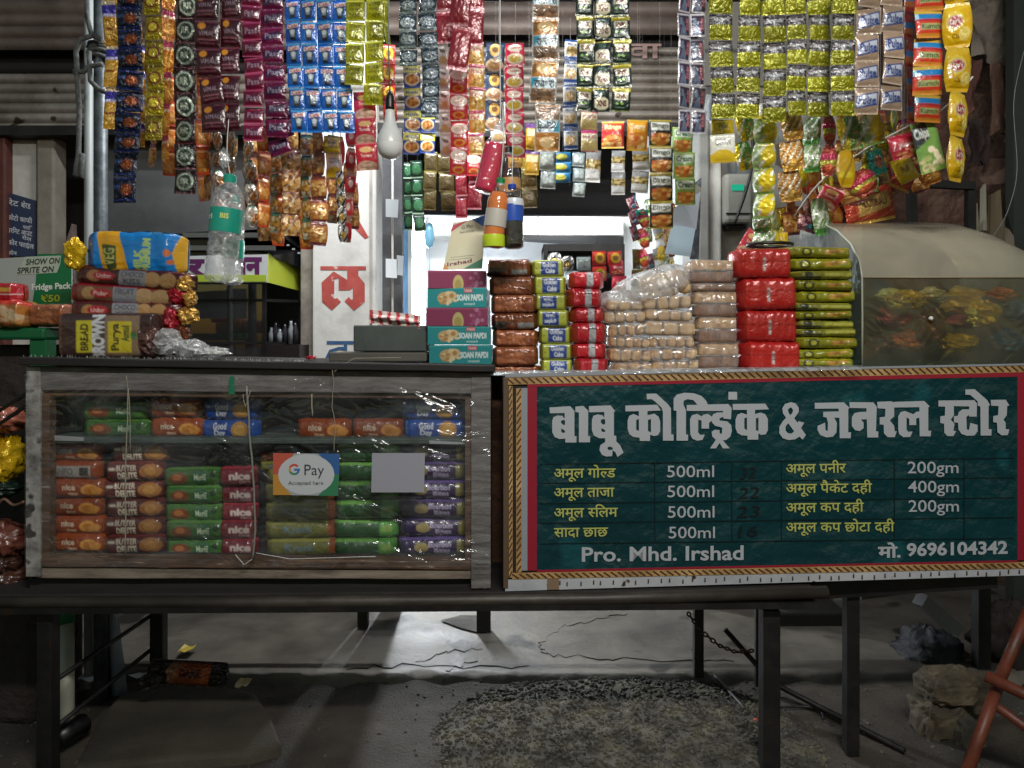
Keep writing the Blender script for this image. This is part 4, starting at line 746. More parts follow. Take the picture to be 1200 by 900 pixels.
S('red_bingo', Cv(34, 34, '#b01a30').ell(.3, .3, .2, .16, '#d8384e').text('Bingo', .3, .4, .9, .62, '#e9c8c0').speck(.2, .66, .9, .95, ['#c96a44', '#e0a070'], 10), WRAP, cr=.1)
S('cream_onion', Cv(34, 38, '#6f9a4c').poly([(0, .1), (.6, 0), (.6, .34), (0, .5)], '#30363a').text('Chips', .06, .12, .6, .38, '#cdd2cc', .03).speck(.1, .55, .9, .95, ['#cfc49a', '#a3b072', '#e6dcc0'], 14), WRAP, cr=.1)
S('red_pouch', Cv(50, 40, '#b23a22').diag(4, .12, '#d87a58', .6).poly([(.2, .3), (.85, .16), (.85, .6), (.2, .78)], '#c7a05a').text('LUSBAU', .3, .34, .76, .54, '#5a2c1c', .03).rect(0, .9, 1, 1, '#d0a24a'), FOILD, cr=.1)
S('teal_pouch', Cv(24, 30, '#1f8c7e').ell(.6, .5, .25, .25, '#a0604a'), FOILD, cr=.12)
S('dull_pouch', Cv(28, 28, '#7a4450').speck(0, 0, 1, 1, ['#a8747c', '#3a7a88', '#c9a89a', '#5c2c3c'], 14, 8), FOILD, cr=.14)
S('red_yellow', Cv(26, 26, '#b3241c').ell(.55, .5, .34, .34, '#d2a81e').ell(.55, .5, .18, .16, '#8a5c14'), WRAP)
S('grid_olive', c_('#8a7c2a', 26, 30).rect(.25, .2, .8, .8, '#6a4a2c').rect(0, 0, 1, .08, '#b0a03a'), FOIL)
S('blue_yellow', c_('#2c7fae', 26, 26).ell(.35, .5, .36, .3, '#c9c23a').ell(.3, .5, .2, .2, '#e0dc6a'), FOIL)
S('silver_dots', c_('#9aa6a4', 26, 30).rect(0, 0, 1, .1, '#4c5c60').ell(.32, .5, .2, .26, '#d6e2de').ell(.72, .5, .18, .26, '#c4d2d0'), FOIL)
S('seed_pack', Cv(30, 44, '#c9cac6').rect(0, 0, 1, .3, '#8c8f90').rect(0, .3, 1, .6, '#97824a').speck(0, .32, 1, .58, ['#6f5c2c', '#c2ae6c'], 24, 2).rect(.1, .68, .9, .88, '#eceeec'), WRAP)
S('green_glow', c_('#1a3c28', 24, 30).ell(.5, .5, .36, .3, '#3f7a50').rect(0, .9, 1, 1, '#9fc0a4'), FOIL)
S('khaki', c_('#5c5228', 24, 30).ell(.5, .5, .34, .34, '#5a4c28').rect(0, 0, 1, .08, '#a0944c'), FOIL)

# ================================================================ HANGING STRIPS
GRP = 'sachet strips hanging above the counter'
def strip(key, x0, x1, y0, y1, n, Y, label, name='sachet_strip', cat='sachet strip', dx=0, bulge=.22, wob=.06, tw=0, yaw=0, part='sachet', string=True, group=GRP, tilt=0):
    w = (x1-x0)*Y/F; hp = (y1-y0)/n; h = hp*Y/F; Y = Y+J(.03); w = (x1-x0)*Y/F; h = hp*Y/F
    top = W((x0+x1)/2, y0, Y); t = thing(name, label, cat, top, group); ph = random.uniform(0, 6.28)
    if n > 2: dx += J(3)
    for i in range(n):
        f = (i+.5)/n; c = W((x0+x1)/2+dx*f*f+math.sin(ph+i*.8)*1.2+J(.5), y0+hp*(i+.5), Y)
        a = ph+i*tw if tw else 0
        o = link(part, random.choice(D[key]), t, c-top+Vector((0, J(.004), 0)), (J(.12), J(.06)+math.radians(tilt)+(dx*f*2/(y1-y0)*-1 if dx else 0), yaw+J(wob*2.6)+(math.sin(a)*.7 if tw else 0)), (w*random.uniform(.96, 1.0), w*bulge, h*random.uniform(.97, 1.03)))
    if string and y0 < 30:
        m = MB(); m.tube([top+Vector((0, 0, -.004)), (top.x, Y, max(top.z+.01, 2.27 if Y < 2.6 else 2.62))], .0012, 5); m.obj('hanging_string', WSTR, t)
    elif not string and name not in ('shelf_packet', 'striped_slip', 'yellow_tag', 'mint_tag'):
        m = MB(); m.tube([top+Vector((0, .004, -.004)), (top.x, Y+.004, 2.27 if Y < 2.6 else 2.5)], .0006 if Y < 2.6 else .0003, 4); m.obj('hanging_string', DULLW, t)
    return t
Y0 = 2.10
strip('gold_purple', 121, 137, -48, 152, 4, 2.16, 'gold and violet twisted sachet strip hanging right behind the galvanised pole')
strip('navy', 137, 167, -14, 180, 8, Y0, 'dark navy foil sachet strip with orange spots, leftmost of the long strips')
strip('navy', 134, 161, 178, 238, 2, 2.13, 'short pair of navy foil sachets with orange spots hanging lowest at the left')
strip('olive_gold', 168, 190, -12, 165, 6, Y0, 'olive gold foil sachet strip right of the long navy strip', dx=3)
strip('amber_pink', 189, 205, -24, 195, 6, 2.13, 'narrow amber and magenta foil strip beside the olive gold strip', dx=-3, tw=.6)
strip('maroon_ring', 206, 231, -8, 228, 8, Y0, 'dark maroon foil strip with silver ring emblems', dx=-2)
strip('snack_orange', 229, 246, 78, 236, 5, 2.2, 'orange twisted snack strip hanging behind the silver ring strip', tw=.9, string=False)
strip('maroon_dot', 228, 257, -8, 155, 5, Y0, 'maroon sachet strip with orange dots, left one of the two', dx=10)
strip('maroon_dot', 257, 281, -11, 154, 5, 2.12, 'maroon sachet strip with orange dots, right one of the two', dx=3)
strip('magenta', 284, 307, -12, 165, 9, Y0, 'crimson sachet strip with slanting white script, left of the purple strip', dx=4)
strip('purple_mag', 307, 333, -10, 160, 8, 2.08, 'purple magenta sachet strip with slanting script, curling at its foot', dx=6)
strip('purple_mag', 316, 342, 122, 182, 3, 2.11, 'short purple magenta sachet tail jutting right below the curling strip', tilt=-18, string=False)
t = thing('sachet_sheet', 'bright blue sachet sheet four columns wide with cup pictures', 'sachet sheet', W(370, -20, Y0), GRP)
for cI in range(4):
    for r in range(7):
        xx = 342.5+cI*18.6+(r/6)**2*8; yy = -14+r*26+(5 if cI == 3 else 0)*0+cI*.4; c = W(xx, yy, 2.1+.012*math.sin(cI*1.7+r*.9))
        w = 18.4*2.1/F; h = 25.6*2.1/F
        link('sachet', random.choice(D['blue_cup']), t, c-org(t), (J(.08), -.01-.01*r/6+J(.01), J(.16)), (w, w*.22, h))
m = MB(); m.beam(W(333, -26, 2.1), W(407, -26, 2.1), .008, .01); m.obj('hanging_strip', WSTR, t)
strip('lime_text', 405, 427, -24, 100, 5, 2.08, 'lime yellow sachet strip with dark lettering, shorter left one')
strip('lime_text', 427, 449, -26, 123, 6, 2.08, 'lime yellow sachet strip with dark lettering, longer right one')
strip('lime_text', 447, 456, -22, 52, 3, 2.12, 'lime yellow sachet strip turned edge on beside the bulb cable', yaw=.9)
strip('red_yellow', 447, 464, 52, 142, 4, 2.6, 'small red and yellow packets strip hanging behind the bulb', string=False)
strip('red_chip', 415, 441, 108, 199, 3, 2.12, 'crimson snack packets strip below the lime sachets', string=False)
strip('silver_teal', 469, 490, -22, 78, 5, 2.14, 'dark silver teal foil strip, shorter left one above the noodle packets', wob=.1)
strip('silver_teal', 492, 513, -24, 138, 8, 2.12, 'dark silver teal foil strip, longer right one', wob=.1)
strip('noodle_blue', 472, 492, 76, 181, 4, 2.4, 'yellow and blue bowl picture packets strip left of the long silver strip', string=False)
for i, (x0, x1, y0, y1, Y, tl, lb) in enumerate(((510, 534, -26, 52, 2.2, 0, 'left dark red foil pouch in the bunch above the red oval strip'), (528, 552, -22, 82, 2.05, 8, 'long slanting dark red foil pouch in front of the bunch'), (546, 566, -30, 54, 2.18, 0, 'right dark red foil pouch in the bunch above the gold strip'))):
    strip('red_sheet', x0, x1, y0, y1, 2, Y, lb, 'foil_pouch_strip', 'foil pouch', tilt=tl, part='pouch', group='dark red foil pouches in a bunch')
strip('white_mark', 513, 527, 52, 184, 5, 2.5, 'narrow white packets strip left of the red oval strip', string=False)
strip('red_oval', 526, 547, 78, 205, 4, 2.35, 'red packets strip with cream ovals', string=False)
strip('pink_gold', 548, 567, 50, 182, 5, 2.4, 'gold packets strip with pink tops right of the red oval strip', string=False)
strip('navy_tan', 570, 592, 50, 154, 3, 2.6, 'navy and tan packets strip behind the long white string', string=False)
strip('pinkred_bowl', 593, 615, 50, 185, 5, 2.45, 'pinkish red packets strip with yellow bowls right of the white string', string=False)
strip('rajshree', 623, 655, -27, 120, 3, 2.1, 'brown pouch strip with pale blue bands lettered in Hindi', bulge=.16)
strip('rajshree', 628, 658, 122, 177, 1, 2.15, 'single upside down brown and blue pouch below the lettered strip', tilt=180, string=False, bulge=.16)
strip('white_blue_bowl', 660, 677, 46, 176, 5, 2.5, 'white and blue bowl packets strip left of the dark green strips', string=False)
strip('snk_green', 675, 696, -9, 131, 5, 2.1, 'dark green sachet strip lettered SNK, left of the upside down one', bulge=.16)
strip('xns_green', 696, 716, -9, 131, 5, 2.1, 'dark green sachet strip with upside down lettering in the middle', bulge=.16)
strip('snk_green', 717, 739, -9, 131, 5, 2.1, 'dark green sachet strip lettered SNK, rightmost of the green ones', bulge=.16)
strip('pink_noodle', 680, 700, 128, 178, 2, 2.7, 'pink topped noodle packets below the dark green strips', string=False)
strip('yellow_band', 615, 632, 145, 205, 2, 2.8, 'violet topped yellow packets behind the brown pouch strip', string=False)
strip('chips_red', 706, 732, 142, 174, 1, 2.8, 'single red chips packet under the shutter left of the orange one', 'chips_packet', 'chips packet', string=False, part='packet', group='chips packets in the shop opening')
strip('chips_orange', 735, 760, 141, 177, 1, 2.8, 'single orange yellow chips packet between red and black ones', 'chips_packet', 'chips packet', string=False, part='packet', group='chips packets in the shop opening')
strip('chips_black', 760, 787, 140, 268, 4, 2.75, 'black and orange chips packets strip in the shop opening', 'chips_strip', 'chips strip', string=False, part='packet', group='chips packets in the shop opening')
strip('chips_green', 787, 812, 149, 240, 3, 2.8, 'pale green chips packets strip beside the black and orange one', 'chips_strip', 'chips strip', string=False, part='packet', group='chips packets in the shop opening')
strip('grid_olive', 612, 630, 180, 231, 2, 3.0, 'olive and brown sachets hanging low left of the blue yellow ones', string=False)
strip('khaki', 497, 512, 178, 246, 3, 3.0, 'dull khaki sachet strip in the shade left of the khaki pair', string=False); strip('khaki', 513, 531, 180, 247, 3, 3.0, 'dull khaki sachet strip in the shade next to the red pouches', string=False)
strip('green_glow', 472, 482, 190, 270, 4, 3.0, 'narrow bright green sachet strip beside the grey conduit', string=False); strip('green_glow', 482, 496, 188, 272, 4, 2.98, 'wider bright green sachet strip next to the pale balloon', string=False)
strip('red_sheet', 533, 547, 204, 256, 2, 2.9, 'red foil pouches hanging just above the leaning payment card', 'foil_pouch_strip', 'foil pouch', string=False); strip('red_sheet', 549, 566, 182, 246, 2, 2.9, 'red foil pouches hanging left of the orange drink bottle', 'foil_pouch_strip', 'foil pouch', string=False)
strip('blue_yellow', 634, 646, 178, 206, 2, 3.0, 'narrow blue and yellow sachets under the brown pouch', string=False); strip('blue_yellow', 650, 669, 178, 214, 3, 2.95, 'wider blue and yellow sachets under the white bowl packets', string=False)
strip('silver_dots', 671, 686, 178, 231, 3, 2.95, 'silver and mint sachets hanging in front of the black board', string=False)
strip('seed_pack', 718, 734, 176, 228, 2, 2.95, 'clear seed packets strip below the red chips packet', string=False); strip('seed_pack', 740, 760, 174, 226, 2, 2.93, 'clear seed packets strip left of the black and orange chips', string=False)
strip('grey_violet', 795, 811, -13, 156, 6, 2.14, 'silver edged violet sachet strip, narrower left one', bulge=.14, dx=-2, yaw=.3)
strip('grey_violet', 810, 828, -12, 157, 6, 2.1, 'silver edged violet sachet strip, wider right one', bulge=.14, dx=-3)
strip('olive_silver', 832, 860, -15, 140, 5, 2.1, 'silver and olive snack strip at the left, above the yellow packet')
strip('yellow_pack', 833, 860, 140, 158, 1, 2.14, 'single small yellow packet below the leftmost silver and olive strip', 'snack_packet', 'snack packet', string=False, part='packet', group='small packets below the olive strip')
strip('white_yellow', 832, 861, 158, 191, 1, 2.12, 'single white and yellow packet hanging over the meter box corner', 'snack_packet', 'snack packet', string=False, part='packet', group='small packets below the olive strip')
for i, (x0, x1, y1) in enumerate(((865, 892, 139), (893, 920, 143), (921, 944, 135), (946, 973, 137), (974, 1002, 136))):
    strip('olive_silver', x0, x1, -13, y1, 5, 2.1+.02*(i % 2), 'silver and olive snack strip, %s of the close row of five' % ['first from the left', 'second from the left', 'middle', 'second from the right', 'rightmost'][i])
strip('tan_blue', 1003, 1031, -22, 134, 5, 2.1, 'tan sachet strip with bright blue labels, left of the two', dx=2)
strip('tan_blue', 1033, 1059, -24, 130, 5, 2.12, 'tan sachet strip with dull blue labels, right of the two', tilt=3)
strip('maroon_blue', 1060, 1075, -18, 145, 5, 2.2, 'narrow maroon and blue strip left of the red strip', yaw=.4)
strip('red_blue_band', 1073, 1106, -20, 144, 5, 2.1, 'red orange snack strip with bright blue bands', dx=-4)
strip('yellow_chips', 1106, 1139, -48, 212, 5, 2.08, 'yellow chips packets strip at the right end of the row', 'chips_strip', 'chips strip', tw=.5, bulge=.4, wob=.1, dx=-2, part='packet')
# lower twisted rows, left
strip('toffee_silver', 248, 264, 152, 222, 3, 2.3, 'silver toffee twist strip left above the water bottle', tw=1.0, bulge=.4, string=False)
strip('toffee_silver', 263, 280, 148, 214, 2, 2.28, 'silver toffee twist strip touching the water bottle cap', tw=1.0, bulge=.4, string=False)
strip('toffee_silver', 284, 301, 162, 266, 4, 2.3, 'silver and copper toffee twist strip right of the water bottle', tw=1.1, bulge=.4, string=False)
strip('snack_orange', 301, 316, 148, 266, 4, 2.28, 'orange snack twist strip under the purple magenta tail', tw=.8, bulge=.3, string=False)
strip('namkeen_green', 316, 331, 180, 272, 4, 2.3, 'green and gold namkeen twist strip beside the orange twists', tw=.8, bulge=.3, string=False)
strip('namkeen_brown', 329, 352, 174, 276, 4, 2.26, 'brown and maroon striped namkeen strip', tw=.5, bulge=.3, string=False)
strip('namkeen_green', 351, 366, 158, 280, 5, 2.3, 'green and gold namkeen twist strip at the pillar edge', tw=.8, bulge=.3, string=False)
strip('namkeen_gold', 363, 384, 152, 288, 5, 2.28, 'golden namkeen strip hanging over the white pillar', tw=.6, bulge=.3, string=False)
strip('yellow_pack', 380, 400, 160, 180, 1, 2.25, 'single small yellow packet below the blue sheet', 'snack_packet', 'snack packet', string=False, part='packet'); strip('white_yellow', 382, 400, 180, 208, 1, 2.25, 'single small white and yellow packet over the pillar', 'snack_packet', 'snack packet', string=False, part='packet')
strip('bw_twist', 393, 405, 200, 284, 4, 2.28, 'black and silver twist strip left of the red twists', tw=.9, bulge=.3, string=False)
strip('red_twist', 404, 417, 146, 284, 5, 2.26, 'red twisted snack strip over the red painted letter', tw=.8, bulge=.3, string=False)
strip('namkeen_gold', 384, 394, 208, 250, 2, 2.3, 'small golden twist between the golden and black strips', tw=.6, bulge=.3, string=False)
# lower twisted rows, right: they hang along the slanting rope
strip('namkeen_yellow', 883, 911, 140, 256, 4, 2.2, 'yellow and green namkeen strip beside the meter box', tw=.5, bulge=.4, string=False)
strip('green_white', 882, 903, 250, 292, 2, 2.25, 'green and blue packets tail just above the red packs', tw=.5, bulge=.4, string=False); strip('namkeen_yellow', 900, 916, 246, 292, 2, 2.3, 'yellow blue packets tail next to the dome corner', tw=.5, bulge=.4, string=False)
strip('sev_stripe', 914, 941, 130, 236, 3, 2.2, 'cream striped sev strip under the olive snack strips', bulge=.35, tilt=-8, string=False)
strip('green_white', 942, 964, 138, 202, 2, 2.22, 'green and white packets strip left of the red toffee twist', tw=.4, bulge=.4, string=False)
strip('red_toffee', 962, 980, 134, 206, 2, 2.2, 'red and pink toffee twist strip beside the yellow cone', tw=.7, bulge=.4, string=False)
strip('green_yellow', 982, 1012, 136, 176, 1, 2.22, 'green and yellow packet under the last olive snack strip', 'snack_packet', 'snack packet', string=False, tilt=-12, part='packet')
strip('namkeen_yellow', 1008, 1036, 134, 170, 1, 2.24, 'yellow packet slanting under the tan sachets', 'snack_packet', 'snack packet', string=False, tilt=-14, part='packet')
strip('yellow_cone', 980, 1004, 176, 220, 1, 2.2, 'cone shaped yellow packet hanging at the end of the olive row', 'snack_packet', 'snack packet', string=False, part='packet')
strip('red_bingo', 1042, 1074, 156, 186, 1, 2.2, 'crimson snack packet on the slanting rope', 'snack_packet', 'snack packet', string=False, tilt=-14, part='packet')
strip('teal_pouch', 1016, 1036, 176, 204, 1, 2.4, 'teal pouch glimpsed behind the slanting rope', 'snack_packet', 'snack packet', string=False, tilt=-20, part='packet')
strip('yellow_pack', 1048, 1072, 184, 214, 1, 2.3, 'yellow packet with pale print below the crimson packet', 'snack_packet', 'snack packet', string=False, tilt=-24, part='packet')
strip('cream_onion', 1074, 1104, 142, 202, 1, 2.16, 'green snack packet with a black corner left of the yellow strip', 'snack_packet', 'snack packet', string=False, tilt=-14, part='packet')
strip('white_yellow', 968, 990, 200, 236, 1, 2.5, 'dull cream packet in the shade behind the yellow cone', 'snack_packet', 'snack packet', string=False, tilt=-14, part='packet')
for i, (x0, x1, y0, y1, k, tl, Y, lb) in enumerate(((1004, 1048, 196, 232, 'red_pouch', -16, 2.45, 'upper red foil pouch sloping above the clear dome'), (982, 1054, 220, 262, 'red_pouch', -12, 2.4, 'large red foil pouch with a tan label right above the clear dome'), (938, 972, 196, 232, 'red_toffee', 40, 2.5, 'red pouch hanging slantwise between the striped sev and the dome'), (958, 996, 222, 246, 'dull_pouch', -10, 2.55, 'mauve and blue pouch in the dim bundle left of the large red pouch'), (938, 966, 236, 264, 'dull_pouch', 20, 2.55, 'mauve pouch at the bottom left of the dim bundle'), (976, 1006, 240, 264, 'dull_pouch', 0, 2.5, 'mauve pouch partly behind the left end of the large red pouch'), (918, 940, 240, 266, 'namkeen_gold', 10, 2.5, 'small gold and blue packet beside the striped sev strip'), (898, 922, 272, 292, 'yellow_pack', 0, 2.45, 'small orange yellow packet behind the green packs'), (868, 890, 270, 300, 'red_chip', 30, 2.6, 'crumpled red packet behind the left corner of the red packs'))):
    strip(k, x0, x1, y0, y1, 1, Y, lb, 'foil_pouch', 'pouch', string=False, tilt=tl, wob=.15, part='pouch', group='pouches bundled over the dome')
cable([W(1140, 90, 2.2), W(1105, 128, 2.2), W(1060, 150, 2.25), W(1010, 178, 2.3), W(960, 215, 2.4), W(925, 262, 2.5)], .003, WSTR, 'thin rope slanting down at the right holding the snack packets', 'rope', 'rope')
# a second, denser layer of small strips hanging behind the front row
sk = ['snack_orange', 'namkeen_gold', 'toffee_silver', 'namkeen_brown', 'namkeen_green', 'gold_purple', 'amber_pink', 'red_twist']
nm = {'snack_orange': 'orange snack twist strip', 'namkeen_gold': 'golden namkeen strip', 'toffee_silver': 'silver toffee twist strip', 'namkeen_brown': 'brown striped namkeen strip', 'namkeen_green': 'green and gold twist strip', 'gold_purple': 'gold and violet foil strip', 'amber_pink': 'amber and magenta strip', 'red_twist': 'red twist strip', 'namkeen_yellow': 'yellow and green strip', 'sev_stripe': 'cream striped sev strip', 'green_white': 'green and white strip', 'red_toffee': 'red toffee strip', 'yellow_cone': 'yellow cone strip', 'green_yellow': 'green and yellow strip', 'olive_gold': 'olive gold foil strip', 'white_yellow': 'white and yellow strip'}
rz = random.Random(21)
for i, (x, y0, y1, k, wh) in enumerate(((160, -10, 172, 'gold_purple', 'showing between the navy and olive strips'), (181, 60, 196, 'amber_pink', 'peeping out under the olive gold strip'), (200, 90, 206, 'snack_orange', 'at the left side of the silver ring strip'), (236, 150, 222, 'namkeen_gold', 'beside the lower end of the silver ring strip'), (243, 140, 236, 'namkeen_brown', 'directly left of the water bottle neck'), (292, 150, 246, 'namkeen_gold', 'between the two copper twists right of the bottle'), (309, 170, 282, 'namkeen_brown', 'low behind the orange twists'), (323, 200, 288, 'snack_orange', 'lowest behind the brown striped strip'), (341, 150, 262, 'namkeen_gold', 'behind the brown and maroon striped strip'), (357, 200, 292, 'snack_orange', 'lowest at the pillar edge'), (372, 158, 236, 'namkeen_brown', 'behind the golden strip over the pillar'), (389, 158, 262, 'namkeen_green', 'behind the small yellow packets'), (398, 160, 230, 'red_twist', 'touching the red twisted strip'), (410, 190, 268, 'namkeen_gold', 'just left of the crimson packets'), (272, 158, 250, 'namkeen_green', 'behind the neck of the water bottle'), (256, 200, 262, 'snack_orange', 'behind the left shoulder of the water bottle'))):
    strip(k, x-8, x+9, y0, y1, max(2, round((y1-y0)/30)), 2.36+rz.uniform(-.03, .05), nm[k]+' '+wh, tw=.7, bulge=.3, string=False, group='second row of strips behind the front ones')
for i, (x, y0, y1, k, wh) in enumerate(((872, 130, 200, 'green_yellow', 'under the first of the five olive strips'), (897, 120, 196, 'white_yellow', 'behind the yellow and green strip top'), (926, 220, 276, 'namkeen_gold', 'below the striped sev strip'), (936, 140, 220, 'namkeen_yellow', 'between the sev strip and the green one'), (951, 190, 248, 'snack_orange', 'below the green and white strip'), (968, 200, 262, 'namkeen_yellow', 'behind the red toffee twist foot'), (990, 130, 196, 'namkeen_gold', 'above the yellow cone'), (1002, 130, 190, 'sev_stripe', 'under the rightmost olive strip'), (1018, 160, 226, 'green_yellow', 'behind the teal pouch'), (1032, 130, 186, 'snack_orange', 'under the tan strips'), (1046, 126, 178, 'namkeen_yellow', 'above the crimson packet'), (1060, 140, 200, 'amber_pink', 'behind the crimson packet'), (1078, 180, 226, 'namkeen_gold', 'below the crimson packet at the right'), (1092, 140, 190, 'red_toffee', 'behind the green chips packet'), (1026, 196, 248, 'red_toffee', 'at the heart of the red pouches'), (980, 214, 262, 'snack_orange', 'left of the red pouches'), (960, 232, 276, 'green_white', 'near the top corner of the dome'), (912, 244, 290, 'olive_gold', 'beside the tails over the green packs'))):
    strip(k, x-10, x+11, y0, y1, max(1, round((y1-y0)/30)), 2.42+rz.uniform(-.05, .08), nm[k]+' '+wh, tw=.6, bulge=.3, string=False, tilt=rz.uniform(-16, 6), wob=.15, group='second row of strips behind the front ones')
for i, (x, y, w, h, k, tl, wh) in enumerate(((1012, 214, 34, 30, 'red_toffee', -30, 'crumpled red and green pouch left above the large red pouch'), (1058, 206, 26, 36, 'red_pouch', 22, 'red pouch hanging askew right of the large red pouch'), (1030, 186, 30, 26, 'snack_orange', -24, 'orange pouch tucked under the tan strips'), (1000, 228, 30, 24, 'namkeen_gold', -18, 'golden pouch left behind the large red pouch'), (970, 232, 26, 26, 'red_chip', 30, 'crimson pouch left of the golden one over the dome'), (1064, 168, 24, 26, 'green_yellow', -12, 'green and yellow pouch just left of the crimson packet'), (1088, 206, 26, 22, 'amber_pink', -20, 'amber and magenta pouch below the green chips packet'), (946, 262, 30, 20, 'dull_pouch', 8, 'mauve pouch touching the top corner of the dome'), (1036, 160, 26, 30, 'olive_gold', -10, 'olive gold pouch under the first tan strip'))):
    strip(k, x-w/2, x+w/2, y-h/2, y+h/2, 1, 2.36+.03*(i % 3), wh, 'foil_pouch', 'pouch', string=False, tilt=tl, wob=.2, bulge=.35, part='pouch', group='pouches bundled over the dome')
for i, (x, y0, y1, k, n, wh) in enumerate(((556, 152, 206, 'red_oval', 2, 'red packets strip behind the dark red pouches near the pink bottle'), (604, 150, 196, 'pink_gold', 2, 'gold packets strip between the cola bottle and the violet topped packets'), (620, 196, 244, 'khaki', 2, 'khaki sachets hanging right of the cola bottle'), (642, 176, 222, 'silver_dots', 2, 'silver sachets behind the narrow blue ones'), (584, 120, 168, 'white_mark', 2, 'pale packets strip behind the long white string'), (502, 130, 180, 'noodle_blue', 2, 'bowl picture packets strip under the long silver strip'), (694, 176, 214, 'seed_pack', 1, 'single clear seed packet in front of the black board'))):
    strip(k, x-9, x+9, y0, y1, n, 2.85, wh, string=False, group='second row of strips behind the front ones')
# inside, right of the shelf unit: jumble of strips
rj = random.Random(4); ks = ['dull_pouch', 'red_toffee', 'green_white', 'seed_pack', 'namkeen_brown', 'snack_orange', 'khaki', 'toffee_silver']
pl = ['in the jumble beside the white cupboard end', 'in the jumble left of the chips strip', 'behind the blue papers', 'low in the jumble over the shelf unit', 'deep in the jumble behind the chips', 'highest in the jumble under the seed packets', 'just right of the shelf unit', 'lowest, touching the bread bags', 'at the heart of the jumble', 'beside the yellow tag', 'near the grey door frame', 'leaning over the rusk packs']
nmk = {'dull_pouch': 'mauve pouch strip', 'red_toffee': 'red toffee strip', 'green_white': 'green packet strip', 'seed_pack': 'clear seed strip', 'namkeen_brown': 'brown namkeen strip', 'snack_orange': 'orange snack strip', 'khaki': 'khaki sachet strip', 'toffee_silver': 'silver toffee strip'}
for i in range(12):
    x = 738+(i % 6)*9+rj.uniform(-3, 3); y = 236+(i//6)*62+rj.uniform(-8, 10); k = ks[i % 8]
    strip(k, x, x+rj.uniform(9, 15), y, y+rj.uniform(48, 76), 3, 3.15+.06*(i % 5), nmk[k]+' '+pl[i], tw=.6, string=False, tilt=rj.uniform(-20, 10), group='jumble of strips inside the shop')
strip('yellow_cone', 769, 779, 288, 306, 1, 3.0, 'small bright yellow tag hanging in the jumble', 'yellow_tag', 'tag', string=False, part='packet'); strip('teal_pouch', 744, 758, 246, 252, 1, 3.0, 'small mint coloured strip tag in the jumble', 'mint_tag', 'tag', string=False, part='packet')
# red packets on the shelf inside
for i, (x, y, k) in enumerate(((694, 294, 'red_yellow'), (713, 294, 'red_yellow'), (694, 312, 'red_yellow'), (713, 305, 'red_bingo'), (718, 323, 'red_bingo'), (676, 300, 'silver_dots'), (655, 300, 'bw_twist'), (641, 296, 'bw_twist'), (660, 316, 'silver_dots'))):
    strip(k, x, x+17, y, y+17, 1, 3.96, ['red packet with a yellow oval', 'red packet with a yellow oval', 'red packet with a yellow oval', 'plain red packet', 'plain red packet', 'small silver packet', 'dark silver packet', 'dark silver packet', 'small silver packet'][i]+' on the inner shelf, '+['upper left of the red ones', 'upper right of the red ones', 'lower left of the red ones', 'just under the upper right one', 'lowest right', 'left of the red ones', 'near the left upright', 'touching the left upright', 'lower among the silver ones'][i], 'shelf_packet', 'packet', string=False, part='packet', group='packets on the inner shelf')
# ---------------------------------------------------------------- bulb, bottles, strings
t = thing('light_bulb', 'unlit white bulb hanging on a cable among the sachets', 'light bulb', W(457, 187, 2.0))
c = W(457, 128, 2.0); s = 2.0/F
m = MB(); m.lathe([(0, 0), (.011, 0), (.0125, -5*s), (.0155, -14*s), (.021, -22*s), (.029, -29*s), (.0345, -36*s), (.0352, -41*s)], c, 24); m.obj('bulb_body', plain('bulb_white', '#c9cbc8', .35, coat=.3), t, True)
m = MB(); m.lathe([(.0354, -41*s), (.0345, -46*s), (.029, -52*s), (.019, -57*s), (0, -59.5*s)], c, 24); m.obj('diffuser', plain('diffuser_white', '#dcdedb', .3, coat=.2), t, True)
m = MB(); m.lathe([(0, 22*s), (.006, 21*s), (.011, 14*s), (.0125, 2*s), (.012, -1*s), (0, -1*s)], c, 16); m.obj('lamp_holder', BLACK, t, True)
m = MB(); m.tube([c+Vector((0, 0, 21*s)), W(455.5, 60, 2.0), W(454, -40, 2.0), (W(454, 0, 2.0).x, 2.0, 2.3)], .002, 6); m.obj('cable', plain('grey_cable', '#5f6a60', .5), t, True)
PET = film('clear_bottle', haze=.02, gloss=.16, rough=.05, bs=45, bstr=.8, bd=.012, hazevar=.4, tint='#fbfcfc')  # pale haze patches painted in to stand for glints on the plastic
PETD = film('clear_drink_bottle', haze=.0, gloss=.10, rough=.05, bs=45, bstr=.5, bd=.006, hazevar=.05)
